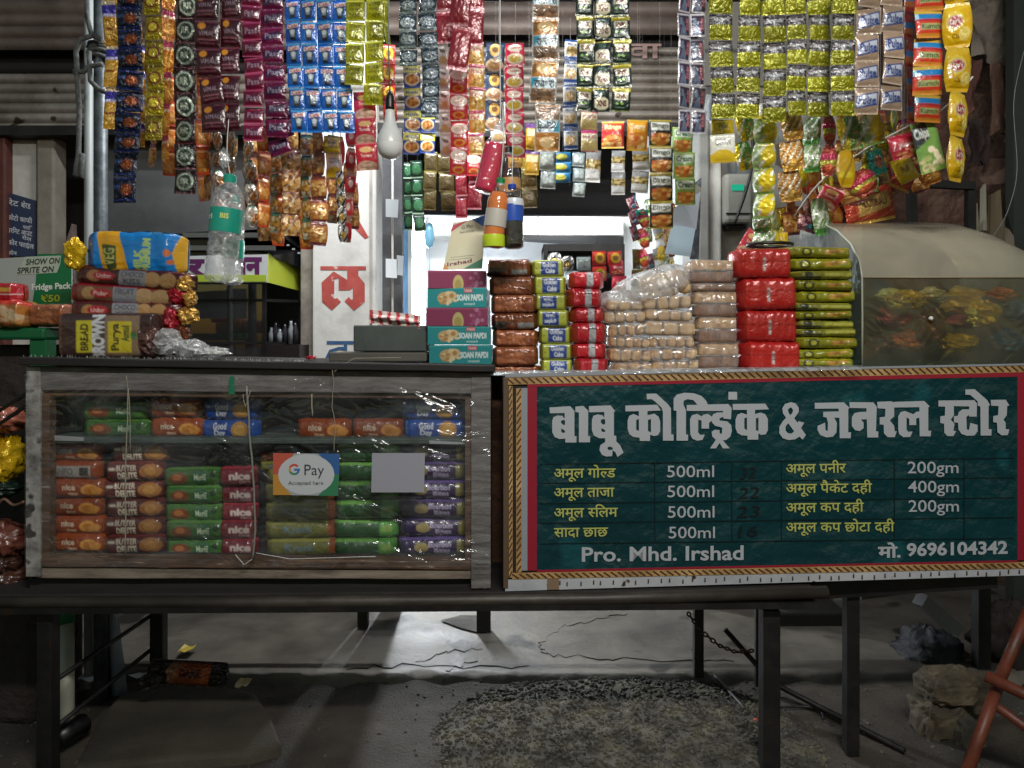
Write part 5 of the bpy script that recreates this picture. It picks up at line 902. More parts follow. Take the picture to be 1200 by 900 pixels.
def bottle(name, label, cap_p, bot_p, r, capc, liq, label_c, Y, lab=(.38, .62), lt='', ribs=0, group=None, neck=.12):
    a = W(*cap_p, Y); b = W(*bot_p, Y); L = (a-b).length; t = thing(name, label, 'bottle', b, group)
    ax = (a-b).normalized(); q = Vector((0, 0, 1)).rotation_difference(ax).to_matrix()
    def mk(nm, prof, mat, n=20, sm=True):
        m = MB(); m.lathe(prof, (0, 0, 0), n); m.v = [tuple(q@Vector(v)+b) for v in m.v]; return m.obj(nm, mat, t, sm)
    pr = [(0, .0), (r*.6, 0), (r*.92, L*.02), (r, L*.05)]
    nseg = 18
    for i in range(nseg):
        z = .07+(.66-.07)*i/(nseg-1); k = 1-(.07 if ribs and i % 2 and not (lab[0]-.02 < z < lab[1]+.02) else 0)
        pr.append((r*k, L*z))
    pr += ([(r*1.0, L*.74), (r*.97, L*.80), (r*.84, L*.855), (r*.6, L*.90), (r*.38, L*.925), (r*.33, L*(1-neck*.5))] if ribs else [(r*.93, L*.72), (r*.74, L*.79), (r*.42, L*.87), (r*.34, L*.90), (r*.33, L*(1-neck*.5))])
    mk('bottle_body', pr, PETD if liq else PET)
    if liq:
        mk('drink', [(max(0, p[0]-.0015), p[1]+.001) for p in pr if p[1] < L*liq[1]]+[(0, L*liq[1])], liq[0])
    mk('cap', [(0, L*(1-neck*.62)), (r*.40, L*(1-neck*.62)), (r*.42, L*(1-neck*.1)), (r*.36, L), (0, L)], capc, 20, False)
    if lab: mk('bottle_label', [(r*1.015, L*lab[0]), (r*1.02, L*(lab[0]+.01)), (r*1.02, L*(lab[1]-.01)), (r*1.015, L*lab[1])], label_c, 24)
    return t, q, b, L
TEAL = plain('teal_label', '#0f8f7a', .3, coat=.3)
t, q, b, L = bottle('water_bottle', 'hanging clear water bottle with a ribbed body and teal label', (270, 205), (258, 331), .041, TEAL, None, TEAL, 1.95, (.46, .68), ribs=1, group='bottles hanging on strings')
def bl(tx, x0, x1, y, sz, mat, T, r, zc, bold=.03):
    v, tr = text_geo(tx, bold); v = v.copy(); mn, mx = v[:, 0].min(), v[:, 0].max(); q_, b_, L_ = T; og = b_; me = bpy.data.meshes.new('lettering'); P = []
    for a_, c2 in v:
        an = x0+(x1-x0)*(a_-mn)/(mx-mn); P.append(tuple(q_@Vector((math.sin(an)*r, -math.cos(an)*r, zc+c2*sz))))
    me.from_pydata(P, [], [tuple(int(i) for i in f) for f in tr]); me.materials.append(mat); return me
link('lettering', bl('eri', -1.3, -.55, 0, .02, LEDGEW, (q, b, L), .0428, L*.57), t)
link('lettering', bl('BIS', .0, .5, 0, .018, plain('label_yellow', '#c9d06a', .4), (q, b, L), .0428, L*.58), t)
t, q, b, L = bottle('small_bottle', 'smaller clear bottle with teal label half hidden behind the water bottle', (276, 230), (272, 334), .028, TEAL, None, TEAL, 2.05, (.3, .5), ribs=1, group='bottles hanging on strings')
t, q, b, L = bottle('pink_drink_bottle', 'tilted bottle of bright pink drink hanging on the white string', (585, 148), (568, 226), .031, plain('milky_cap', '#cfc4c4', .4), (plain('pink_drink', '#c21f48', .15, coat=.5), .74), None, 2.02, None, group='bottles hanging on strings')
t, q, b, L = bottle('orange_drink_bottle', 'small orange drink bottle with a green cap', (587, 209), (577, 291), .029, plain('green_cap', '#0f7a3f', .35), (plain('orange_drink', '#d9762a', .15, coat=.5), .8), plain('milk_label', '#b9b4a8', .35), 1.98, (.3, .55), group='bottles hanging on strings')
c = W(578.5, 280, 1.98); m = MB(); m.lathe([(.0298, -.022), (.0302, -.02), (.0302, .008), (.0298, .01)], c, 20); m.obj('lime_band', plain('lime_label', '#b9cf2a', .3), t, True)
t, q, b, L = bottle('cola_bottle', 'dark cola bottle with a blue label and blue cap', (600, 216), (602, 292), .028, plain('blue_cap', '#1c3f9c', .35), (plain('cola', '#160a08', .1, coat=.6), .85), plain('blue_label', '#2a4fa8', .3), 2.0, (.42, .68), group='bottles hanging on strings')
m = MB(); m.lathe([(.0283, L*.66), (.0285, L*.67), (.026, L*.76), (.0255, L*.77)], b, 20); m.obj('white_band', plain('label_white', '#c9cdd4', .3), t, True)
t, q, b, L = bottle('tall_bottle', 'tall dark necked bottle hanging behind the cola bottle', (595, 172), (600, 272), .031, BLACK, (plain('dark_cola', '#120b0a', .12), .45), plain('gold_label', '#b58a52', .35), 2.1, (.5, .62), group='bottles hanging on strings')
cable([W(586, -40, 2.03), W(586, 60, 2.03), W(586.5, 150, 2.03)], .0016, WSTR, 'long white string holding the pink drink bottle', 'string', 'string', 'bottle strings')
cable([W(588, 120, 1.99), W(590, 160, 1.99), W(587, 209, 1.99)], .0012, WSTR, 'short white string tied to the orange drink bottle', 'string', 'string', 'bottle strings')
cable([W(600, 110, 2.01), W(601, 160, 2.01), W(600, 216, 2.01)], .0012, WSTR, 'short white string tied to the blue capped cola bottle', 'string', 'string', 'bottle strings')
cable([W(268, 140, 1.97), W(266, 180, 1.97), W(270, 206, 1.96)], .0012, WSTR, 'short white string tied to the teal water bottle cap', 'string', 'string', 'bottle strings')
# crumpled plastic knots on the bottle strings
for i, (x, y, Y, lb) in enumerate(((587, 150, 2.03, 'knot of crumpled clear plastic above the pink drink bottle'), (265, 186, 1.97, 'knot of crumpled clear plastic above the water bottle'))):
    c = W(x, y, Y); m = MB(); I = np.array(ico); r_ = np.random.default_rng(i); 
    for k in range(3): m.add(I*.014*r_.uniform(.4, 1.3, (12, 3))*[1, 1, 1.6]+np.array(c)+r_.uniform(-.008, .008, 3), icf)
    single(m, 'plastic_knot', FILM, lb, 'plastic')
# hanging rails above the view that carry the strips
m = MB(); m.tube([(-1.25, 2.1, 2.275), (0, 2.1, 2.27), (1.32, 2.1, 2.275)], .008, 8); single(m, 'hanging_rail', METAL, 'front steel rod above the counter carrying the sachet strips', 'rail', smooth=True)
for yy, zz, lb in ((2.4, 2.28, 'second steel rod right behind the front one above the counter'), (2.9, 2.51, 'rear steel rod near the shutters carrying the inner strips')):
    m = MB(); m.tube([(-1.25, yy, zz), (1.32, yy, zz)], .008, 8); single(m, 'hanging_rail', METAL, lb, 'rail', smooth=True)
# light blue papers clipped at right of the opening
t = thing('paper_sheaf', 'pale blue papers clipped and hanging beside the grey door frame', 'papers', W(805, 300, 2.95))
for i, q in enumerate((((779, 297), (809, 301), (818, 268), (788, 262), (790, 240), (805, 232)), )):
    m = MB(); m.add([W(779, 297, 2.9), W(809, 301, 2.92), W(815, 268, 2.96), W(787, 264, 2.94)], [(0, 1, 2, 3)]); m.obj('paper_sheet', plain('blue_paper', '#b4c9d8', .6), t)
    m = MB(); m.add([W(787, 266, 2.95), W(816, 269, 2.97), W(821, 225, 3.0), W(800, 236, 2.98), W(790, 244, 2.96)], [(0, 1, 2, 3, 4)]); m.obj('paper_sheet', plain('lilac_paper', '#b9bccb', .6), t)
    m = MB(); m.add([W(808, 304, 3.0), W(819, 304, 3.0), W(822, 208, 3.02), W(812, 216, 3.02)], [(0, 1, 2, 3)]); m.obj('striped_tape', mottle('slate_tape', ['#3c4048', '#565b64', '#8a8e96'], 30, .4), t)
    m = MB(); m.add([W(805, 240, 2.99), W(821, 236, 3.0), W(822, 208, 3.03), (W(810, 222, 3.01))], [(0, 1, 2, 3)]); m.obj('paper_sheet', plain('tan_paper', '#8c8578', .6), t)
# ================================================================ GLASS FRONTED CABINET
t = thing('display_cabinet', 'low weathered wooden display cabinet with a plastic covered front full of biscuits', 'cabinet', W(300, 680, 2.0))
CAB = t
def plank(p0, p1, py0a, py1a, py0b, py1b, Y, d, mat, parent, name, bev=.003, nseg=14):
    """board between pixel columns p0,p1; top/bottom rows at each end; slightly uneven edges"""
    m = MB(); vs = []
    for i in range(nseg+1):
        u = i/nseg; px = p0+(p1-p0)*u; ya = py0a+(py0b-py0a)*u+J(.35); yb = py1a+(py1b-py1a)*u+J(.35)
        a = W(px, ya, Y); b = W(px, yb, Y); vs += [tuple(a), tuple(b), (b.x, Y+d, b.z), (a.x, Y+d, a.z)]
    fs = [(0, 1, 2, 3)[::-1], tuple(nseg*4+k for k in (0, 1, 2, 3))]
    for i in range(nseg):
        for k in range(4): fs.append((i*4+k, i*4+(k+1) % 4, (i+1)*4+(k+1) % 4, (i+1)*4+k))
    m.add(vs, [f for f in fs]); o = m.obj(name, mat, parent, bev=bev)
    return o
plank(22, 579, 418.5, 428, 428.5, 436, 1.975, .44, WOODD, t, 'top_board')
plank(30, 575, 429, 457, 436.5, 462, 2.0, .03, WOODG, t, 'top_rail')
plank(45, 556, 457, 464, 462, 468, 2.012, .02, WOODB, t, 'inner_top_rail')
plank(30, 47, 430, 676, 430, 676, 1.997, .03, mottle('peeling_post', ['#3c3836', '#8a8682', '#b0adaa'], 14, .7, bs=70, bstr=.6, spots=('#2c2724', 14, .6)), t, 'corner_post')
plank(47, 58, 462, 655, 462, 655, 2.004, .03, WOODB, t, 'inner_post')
plank(552, 575, 437, 690, 437, 690, 1.997, .04, WOODG, t, 'corner_post')
plank(545, 552, 466, 660, 466, 660, 2.006, .03, WOODB, t, 'inner_post')
plank(47, 552, 654, 665, 658, 668, 2.002, .05, WOODB, t, 'bottom_rail'); plank(44, 553, 665.5, 678, 668.5, 679, 2.008, .04, mottle('pale_brown_wood', ['#4a4038', '#75695c', '#8c7f70'], 7, .8, stretch=(1, 4, 6)), t, 'bottom_batten')
plank(34, 552, 678, 700, 679, 700, 2.03, .36, WOODD, t, 'plinth')
m = MB(); m.box(tuple(W(34, 690, 2.40)), (W(574, 0, 2.0).x, 2.42, W(0, 430, 2.0).z)); m.obj('back_board', WOODD, t)
for x in (33, 569):
    m = MB(); a = W(x, 680, 2.03); m.box((a.x, 2.03, a.z), (a.x+.012, 2.40, W(0, 438, 2.0).z)); m.obj('side_board', WOODD, t)
plank(50, 552, 513, 519, 514, 521, 2.03, .36, mottle('shelf_wood', ['#23302c', '#3a4742', '#4a4f48'], 6, .7), t, 'shelf')
for (x0, x1, y0, y1) in ((52, 98, 509.5, 516), (503, 549, 516, 520)):
    m = MB(); m.prism([W(x0, y1, 2.026), W(x1, y1+1, 2.026), W(x1, y0+3, 2.026), W(x0, y0, 2.026)], (0, .003, 0)); m.obj('paper_strip', plain('shelf_paper', '#8e9094', .6), t)
plank(50, 552, 652, 657, 655, 659, 2.03, .36, WOODD, t, 'floor_board')
m = MB(); m.box(tuple(W(300, 514, 2.2)), (W(304, 0, 2.2).x, 2.215, W(0, 452, 2.2).z)); m.obj('inner_upright', WOODB, t)
# wrinkled polythene over the front
def sheetmesh(name, px0, px1, py0, py1, Y, mat, parent, amp=.004, nx=90, ny=46, seed=2):
    a = sines(seed, 9, 2.0); b = sines(seed+1, 9, 6); us = np.linspace(0, 1, nx); vs = np.linspace(0, 1, ny); m = MB(); V = []
    for v in vs:
        for u in us:
            p = W(px0+(px1-px0)*u, py0+(py1-py0)*v+(8*u*(1-v)), Y); p.y -= amp*(1+float(a(u*1.5, v)+.5*b(u*2, v*.7))); V.append(p)
    m.add(V, quads(nx, ny)); return m.obj(name, mat, parent, True)
sheetmesh('polythene_sheet', 30, 574, 438, 664, 1.99, FILMB, t)
# strings and tapes over the front
def wand(pts, r, mat, name='hanging_thread'):
    out = []
    for i in range(len(pts)-1):
        for k in range(5):
            u = k/5; out.append(W(pts[i][0]+(pts[i+1][0]-pts[i][0])*u+J(.5), pts[i][1]+(pts[i+1][1]-pts[i][1])*u, 1.978))
    out.append(W(*pts[-1], 1.978)); m = MB(); m.tube(out, r, 6); m.obj(name, mat, CAB, True)
DIRT = plain('dirty_string', '#8a8474', .8)
wand([(150, 455), (149, 500), (147, 560), (147, 650)], .0018, DIRT); wand([(148, 440), (152, 470), (153, 530)], .0012, DIRT)
wand([(289, 452), (292, 500), (297, 560), (299, 620), (296, 655)], .0028, plain('twisted_plastic', '#7d7b74', .3)); wand([(294, 458), (287, 478), (285, 462)], .0012, DIRT)
wand([(378, 425), (389, 430), (391, 450), (389, 476), (393, 500), (391, 530)], .0011, DIRT); wand([(391, 436), (402, 428), (415, 420), (470, 419)], .001, DIRT); wand([(365, 462), (366, 488)], .002, DIRT)
wand([(296, 655), (286, 662), (276, 650)], .0016, plain('twisted_plastic2', '#a8a8a4', .25)); wand([(300, 648), (340, 655), (440, 652)], .0008, LEDGEW)
m = MB(); m.prism([W(268, 462, 1.985), W(275, 462, 1.985), W(274, 441, 1.985), W(269, 441, 1.985)], (0, .001, 0)); m.obj('green_tape', plain('green_tape', '#0f6a4a', .5), t)
# payment card and blank sheet stuck to the front
t = thing('payment_card', 'white payment card with red, yellow, green and blue corners on the cabinet front', 'card', W(359, 581, 1.975))
Fc = lambda Y: (lambda px, py, pr=0: W(px, py, Y)+Vector((0, -pr, 0)))
pc = Fc(1.972)
def patch(parent, pts, plane, mat, pr, name):
    m = MB(); m.add([plane(x, y, pr) for x, y in pts], [tuple(range(len(pts)))[::-1]]); return m.obj(name, mat, parent)
m = MB(); m.prism([pc(320, 580), pc(396, 581), pc(398, 532), pc(320, 531)], (0, .002, 0)); m.obj('card', plain('card_grey', '#9a9ea0', .5), t)
patch(t, [(320, 531), (345, 531), (328, 556), (320, 556)], pc, plain('g_red', '#b0503f', .5), .0006, 'red_corner')
patch(t, [(320, 556), (328, 556), (334, 572), (342, 580), (320, 580)], pc, plain('g_yellow', '#b07f33', .5), .0006, 'yellow_corner')
patch(t, [(372, 531), (398, 532), (397.5, 556), (388, 556), (385, 543)], pc, plain('g_blue', '#31588f', .5), .0006, 'blue_corner')
patch(t, [(388, 556), (397.5, 556), (396, 581), (372, 581), (384, 571)], pc, plain('g_green', '#2f7350', .5), .0006, 'green_corner')
patch(t, [(359+33*math.cos(a/24*6.283), 556+24*math.sin(a/24*6.283)) for a in range(24)], pc, plain('card_white', '#b4b7ba', .45), .0010, 'white_disc')
for i, (a0, a1, c) in enumerate(((-155, -40, '#b8473a'), (155, 205, '#c08a2c'), (60, 155, '#3f7f52'), (-5, 60, '#3a62a8'))):
    m = MB(); n = 8; vs = []
    for k in range(n+1):
        a = math.radians(a0+(a1-a0)*k/n)
        for r in (4.2, 6.6): vs.append(pc(345+r*math.cos(a), 550+r*math.sin(a), .0016))
    m.add(vs, [(2*k, 2*k+1, 2*k+3, 2*k+2) for k in range(n)]); m.obj('logo_arc', plain('logo%d' % i, c, .5), t)
patch(t, [(345, 549), (351.6, 549), (351.6, 551.4), (345, 551.4)], pc, bpy.data.materials['logo3'], .0017, 'logo_bar')
GREYI = plain('grey_ink', '#3c4046', .5)
lettering(t, 'Pay', pc, 357, 380, 556.5, 18, GREYI); lettering(t, 'Accepted here', pc, 338, 379, 568, 6.5, GREYI)
m = MB(); m.prism([pc(435, 577), pc(497, 577), pc(498, 531), pc(436, 531)], (0, .002, 0)); single(m, 'paper_sheet', plain('faded_paper', '#8f8f98', .7), 'blank faded sheet of paper stuck to the right of the cabinet front', 'paper')
# ---------------------------------------------------------------- packs
P = {}
def T(key, cv, mat=WRAP, n=3, **k):
    k.setdefault('p', .75); k.setdefault('cr', .07); k.setdefault('crimp', .1)
    P[key] = [tubepack(key, cv, mat, seed=7*len(P)+i*31+3, **k) for i in range(n)]
def Bc(bg, nx=66, ny=22): return Cv(nx, ny, bg)
T('orange', Bc('#84390f').rect(0, 0, 1, .12, '#8c3c14').text('nice', .24, .3, .48, .56, '#cbb8a0', .03).text('time', .34, .64, .52, .8, '#d8b898', .02).ell(.74, .55, .16, .26, '#c98a3c').ell(.74, .55, .1, .16, '#b0702c').ell(.86, .6, .09, .2, '#c08238'))
T('orange_back', Bc('#94431a').rect(.12, .3, .84, .82, '#a7a29c').text('INFO', .2, .4, .5, .7, '#6a6460').rect(.62, .36, .8, .76, '#4a4644').rect(0, 0, 1, .12, '#8c3c14'))
T('butter', Bc('#531a1a').rect(.06, .3, .2, .42, '#c9bdb0').text('BUTTER', .22, .2, .56, .46, '#cdbfae', .03).text('DELITE', .24, .52, .56, .84, '#d8ccb8', .05).ell(.78, .5, .18, .34, '#a06a34').ell(.78, .5, .1, .2, '#b98444').rect(0, 0, 1, .1, '#7c302a'))
T('good_blue', Bc('#124a9c').rect(0, 0, .06, 1, '#2e7ad0').ell(.34, .52, .15, .38, '#1a3f8c').text('Good', .24, .2, .46, .5, '#dfe6f0', .03).text('Day', .26, .52, .44, .84, '#dfe6f0', .03).ell(.68, .52, .14, .38, '#c08a3c').ell(.68, .52, .09, .24, '#d6a556').rect(0, .9, 1, 1, '#0f4090'), cr=.06)
T('green', Bc('#3c6a2a').rect(0, 0, 1, .14, '#5c9044').ell(.3, .55, .16, .28, '#7a4424').ell(.28, .5, .08, .14, '#b8703c').ell(.66, .5, .15, .32, '#2f5f3c').text('MariE'[:5], .56, .36, .76, .66, '#c3d4b4').ell(.86, .4, .05, .14, '#24402c').rect(0, .9, 1, 1, '#3f7a2c'))
T('red_nice', Bc('#701626', 44).rect(0, 0, 1, .12, '#a83444').text('nice', .3, .3, .86, .66, '#d8c4c0', .05).text('time', .56, .66, .86, .84, '#c9a8a4'))
T('olive_roll', Bc('#66662e').rect(0, .1, 1, .2, '#96954a').text('Krack', .3, .3, .7, .62, '#5c7a8c').rect(0, .8, 1, .9, '#605f24').rect(.9, 0, 1, 1, '#8a4a2c'), p=.9)
T('green_roll', Bc('#1c4a24').rect(0, .1, .7, .24, '#6aa04a').rect(.72, 0, 1, 1, '#4f8f3c').rect(.76, .3, .92, .6, '#7a9a4c').rect(0, .8, 1, .92, '#1f5528'), p=.9)
T('purple', Bc('#2f2148').rect(0, .08, 1, .18, '#5c4a84').ell(.34, .5, .1, .22, '#9a8a5c').text('Bourbon', .44, .26, .76, .5, '#b8aecc', .02).text('Bites', .52, .54, .74, .76, '#b8aecc', .02).rect(.84, .2, .95, .8, '#8c844c').rect(0, .86, 1, .94, '#2c1c48'), p=.9)
T('cake_brown', Bc('#8a4e30', 60, 24).rect(0, 0, 1, .1, '#a8684a').speck(.04, .1, .96, .9, ['#9c5a38', '#7a4026', '#a86a48'], 16, 3).rect(0, .86, 1, 1, '#6a3824'), FOIL, p=.4, cr=.07)
T('cake_brown_dark', Bc('#7a4228', 60, 24).rect(.04, .5, .34, .9, '#2c2420').rect(.56, .6, .9, .86, '#8a8884').rect(.34, .5, .5, .7, '#5c3828').rect(0, 0, 1, .1, '#9a5c40'), FOIL, p=.4, cr=.07)
T('golden', Bc('#a6ac3c', 52, 26).rect(0, 0, 1, .16, '#bcc25a').rect(.28, .16, .8, .84, '#1f3c86').text('Golden', .33, .22, .72, .48, '#c9cfd8', .04).text('Cake', .42, .52, .7, .78, '#c9cfd8', .04).rect(.12, .5, .2, .56, '#7a7c2c').rect(0, .9, 1, 1, '#868c28'), p=.35, cr=.02)
T('golden_flip', Bc('#a6ac3c', 52, 26).rect(0, 0, 1, .12, '#c3c95f').rect(.2, .18, .68, .84, '#1f3c86').text('ueplo9', .26, .52, .6, .8, '#c9cfd8', .04).text('eyeC', .3, .24, .56, .48, '#c9cfd8', .04).rect(.78, .42, .86, .48, '#7a7c2c'), p=.35, cr=.02)
T('red_cake', Bc('#b01c28', 50, 26).rect(.48, 0, .66, 1, '#a8a8aa').rect(.46, .3, .68, .34, '#3a3234').rect(0, 0, 1, .1, '#c83a44'), FOIL, p=.5, cr=.07, crimp=.16)
T('red_toast', Bc('#b3241f', 66, 34).rect(.46, .34, .5, .74, '#c9b8b4').rect(0, .44, 1, .47, '#8c1a18').text('5', .44, .4, .52, .62, '#8a5c58').rect(0, 0, 1, .06, '#c8443c'), FOIL, p=.42, cr=.06, crimp=.12)
T('noodle_flat', Bc('#7f7e18', 66, 14).rect(0, .84, 1, 1, '#2c2c14').rect(0, 0, 1, .2, '#bdbb2e').ell(.24, .52, .08, .3, '#3a3a1c').ell(.24, .52, .045, .16, '#a8a53a').ell(.62, .5, .1, .2, '#8a5c24').speck(.4, .2, .9, .7, ['#8c8a1c', '#b58a3a'], 6), WRAP, p=.6, cr=.08)
T('noodle_flat_dark', Bc('#6d6c20', 66, 14).rect(0, .6, .4, 1, '#22241c').rect(0, 0, 1, .2, '#a8a63c').rect(.45, .3, .9, .6, '#9c9a3c').ell(.2, .4, .07, .24, '#33331c'), WRAP, p=.6, cr=.08)
T('cookie_dark', Bc('#4a1218', 110, 24).rect(0, .1, 1, .16, '#6d2028').rect(.12, .2, .86, .84, '#4a2820').ell(.2, .52, .06, .26, '#a8744a').ell(.67, .52, .07, .34, '#b08858').ell(.8, .52, .07, .34, '#a87f50').ell(.28, .5, .09, .2, '#a81c2c').text('Unibic'[:4]+'ar', .22, .4, .34, .6, '#e0b8b0').rect(.4, .18, .62, .86, '#8c8a90').text('CHOCO', .42, .24, .6, .48, '#4a484e').text('KISS', .44, .54, .58, .78, '#4a484e'), FOIL, p=.6, cr=.05, crimp=.1)
T('cookie_red', Bc('#8c1422', 110, 24).rect(.1, .2, .9, .86, '#7a4c38').ell(.2, .52, .06, .28, '#b08a5c').ell(.66, .52, .08, .36, '#b89468').ell(.8, .52, .08, .36, '#b08c60').ell(.3, .5, .09, .2, '#a81c2c').text('Polar'[:5], .24, .4, .36, .6, '#e0b8b0').rect(.4, .18, .6, .86, '#8c8c94').text('FRUIT', .42, .24, .58, .48, '#4a484e').rect(0, 0, 1, .1, '#a82434'), FOIL, p=.6, cr=.05, crimp=.1)
T('bread_brown', Bc('#3c2a28', 110, 52).rect(0, 0, .08, 1, '#5a3c30').rect(.22, .2, .38, .84, '#b9ae2c').text('BREAD', .26, .26, .34, .8, '#3c3a1c', .04, -1).rect(.38, .12, .5, 1, '#4a3c3a').text('BROWN', .37, .08, .5, .98, '#c3c4c8', .06, -1).rect(.5, .1, .84, 1, '#7a6450').rect(.53, .22, .76, .84, '#b9a82c').text('Amul', .66, .3, .74, .62, '#3a4a24', .04, -1).text('Purya', .56, .26, .66, .8, '#3a3a1c', .04, -1).ell(.78, .5, .03, .07, '#3f6a3c').rect(.84, 0, 1, 1, '#33201e'), WRAP, p=.35, cr=.03, crimp=.05)
T('bread_blue', Bc('#1576be', 110, 60).rect(0, 0, .14, 1, '#1c5aa0').poly([(.15, 0), (.36, 0), (.44, .5), (.5, 1), (.24, 1), (.2, .5)], '#d59a1c').poly([(.22, .36), (.36, .38), (.37, .86), (.28, .9)], '#3f4a24').text('VEG', .24, .44, .35, .8, '#a8a85c', .02, -1).text('PREMIUM', .62, .2, .7, .92, '#a8c06a', .05, -1).text('MILK', .54, .44, .62, .92, '#a8c06a', .05, -1).rect(.66, .0, .86, .12, '#2f8ccc').text('Soft', .68, .02, .82, .13, '#1c4a6a').poly([(.96, 0), (1, 0), (1, 1), (.94, 1), (.9, .5)], '#d5a22c').ell(.86, .5, .03, .08, '#c9703c').ell(.89, .7, .03, .06, '#b8683c'), WRAP, p=.45, cr=.09, crimp=.14)
T('red_box_pack', Bc('#b8202a', 60, 26).rect(.5, .3, .9, .5, '#d8a03c').rect(0, .6, 1, .66, '#e0c8c0').ell(.4, .4, .2, .16, '#4a8a3c'), WRAP, p=.4)
T('orange_bread', Bc('#b87434', 60, 26).rect(0, 0, 1, .2, '#c8402c').speck(0, .3, 1, .9, ['#d0985c', '#a86030', '#d8b890'], 12), FOIL, p=.5)
S('soft_pack', Cv(40, 26, '#b8a98e').speck(0, 0, 1, 1, ['#c9bca4', '#9c8a6c'], 10), FOIL)

def pack(key, x0, x1, y0, y1, Y, depth, label, name, cat, group=None, tilt=0, yaw=0):
    w = (x1-x0)*Y/F; h = (y1-y0)*Y/F; c = W((x0+x1)/2, (y0+y1)/2, Y); c.y += depth/2
    o = link(name, random.choice(P[key]), None, c, (J(.03), math.radians(tilt)+J(.008), yaw+J(.03)), (w, depth, h*1.03)); return tag(o, label, cat, group)
def stack(keys, x0, x1, ys, Y, depth, desc, where, name, cat, group, xj=1.5, xs=None, tilts=None, yawj=0.0):
    n = len(ys)-1
    for i in range(n):
        dx = xs[i]+J(1) if xs else J(xj); k = keys[i % len(keys)] if isinstance(keys, (list, tuple)) else keys
        pack(k, x0+dx, x1+dx+J(xj*.6), ys[i], ys[i+1]+.5, Y+J(.008), depth, '%s, %s %s' % (desc, ORD[i] if i < n-1 or n < 3 else 'bottom one', where), name, cat, group, (tilts[i] if tilts else J(1.1)), J(yawj+.03))
def lsp(a, b, n): return [a+(b-a)*i/n for i in range(n+1)]
GB = 'biscuit packets in the display cabinet'
I1 = 2.07; PD = .055
# top shelf
pack('green', 92, 170, 471, 492, I1, PD, 'green biscuit packet, upper of the front pair at the left of the cabinet shelf', 'biscuit_packet', 'biscuit packet', GB); pack('green', 94, 172, 492, 513, I1, PD, 'green biscuit packet, lower of the front pair at the left of the cabinet shelf', 'biscuit_packet', 'biscuit packet', GB)
pack('green', 58, 96, 462, 485, I1+.09, PD, 'dim green biscuit packet, upper of the pair set back at the shelf end', 'biscuit_packet', 'biscuit packet', GB); pack('green', 60, 100, 487, 509, I1+.09, PD, 'dim green biscuit packet, lower of the pair set back at the shelf end', 'biscuit_packet', 'biscuit packet', GB)
for (k, x0, x1, y0, y1, lb) in (('orange', 172, 233, 467, 489.5, 'orange biscuit packet, upper of the pair beside the blue ones'), ('orange', 173, 236, 490, 513, 'orange biscuit packet, lower of the pair beside the blue ones'), ('good_blue', 236, 303, 469, 492, 'blue biscuit packet, upper of the pair left of the dark gap on the shelf'), ('good_blue', 233, 303, 492, 515, 'blue biscuit packet, lower of the pair left of the dark gap on the shelf'), ('orange', 346, 410, 491, 515, 'single orange biscuit packet, left one right of the dark gap'), ('orange', 411, 472, 491, 515, 'single orange biscuit packet touching the right blue pair'), ('good_blue', 470, 545, 470, 491.5, 'blue biscuit packet, upper of the pair at the right shelf end'), ('good_blue', 473, 548, 492, 515, 'blue biscuit packet, lower of the pair at the right shelf end')):
    pack(k, x0, x1, y0, y1, I1, PD, lb, 'biscuit_packet', 'biscuit packet', GB)
stack(['orange', 'orange_back', 'orange', 'orange', 'orange', 'orange'], 56, 118, lsp(519, 648, 6), I1, PD, 'orange biscuit packet', 'of the leftmost stack in the cabinet', 'biscuit_packet', 'biscuit packet', GB)
stack('butter', 120, 190, lsp(520, 650, 6), I1, PD, 'dark maroon biscuit packet', 'of the maroon stack in the cabinet', 'biscuit_packet', 'biscuit packet', GB, xs=[8, 0, -1, 1, 0, 1])
stack('green', 188, 257, lsp(549, 653, 5), I1, PD, 'bright green biscuit packet', 'of the green stack in the cabinet', 'biscuit_packet', 'biscuit packet', GB, xs=[0, 3, 2, 4, 4])
stack('red_nice', 256, 299, lsp(548, 653, 5), I1, PD, 'dark red biscuit packet', 'of the narrow red stack in the cabinet', 'biscuit_packet', 'biscuit packet', GB)
stack('olive_roll', 309, 392, lsp(546, 654, 5), I1, .06, 'olive yellow biscuit roll', 'of the stack behind the payment card', 'biscuit_roll', 'biscuit roll', GB)
stack(['cookie_red', 'olive_roll'], 303, 350, [531, 541, 553], I1+.02, .05, 'small crumpled snack packet', 'of two above the olive rolls', 'snack_packet', 'snack packet', GB)
stack('green_roll', 391, 467, lsp(519, 654, 6), I1, .06, 'deep green biscuit roll', 'of the deep green stack in the cabinet', 'biscuit_roll', 'biscuit roll', GB, xs=[1, 2, 0, 0, -2, -3])
stack('purple', 466, 548, lsp(519, 652, 6), I1, .06, 'dark purple biscuit roll', 'of the purple stack in the cabinet', 'biscuit_roll', 'biscuit roll', GB)
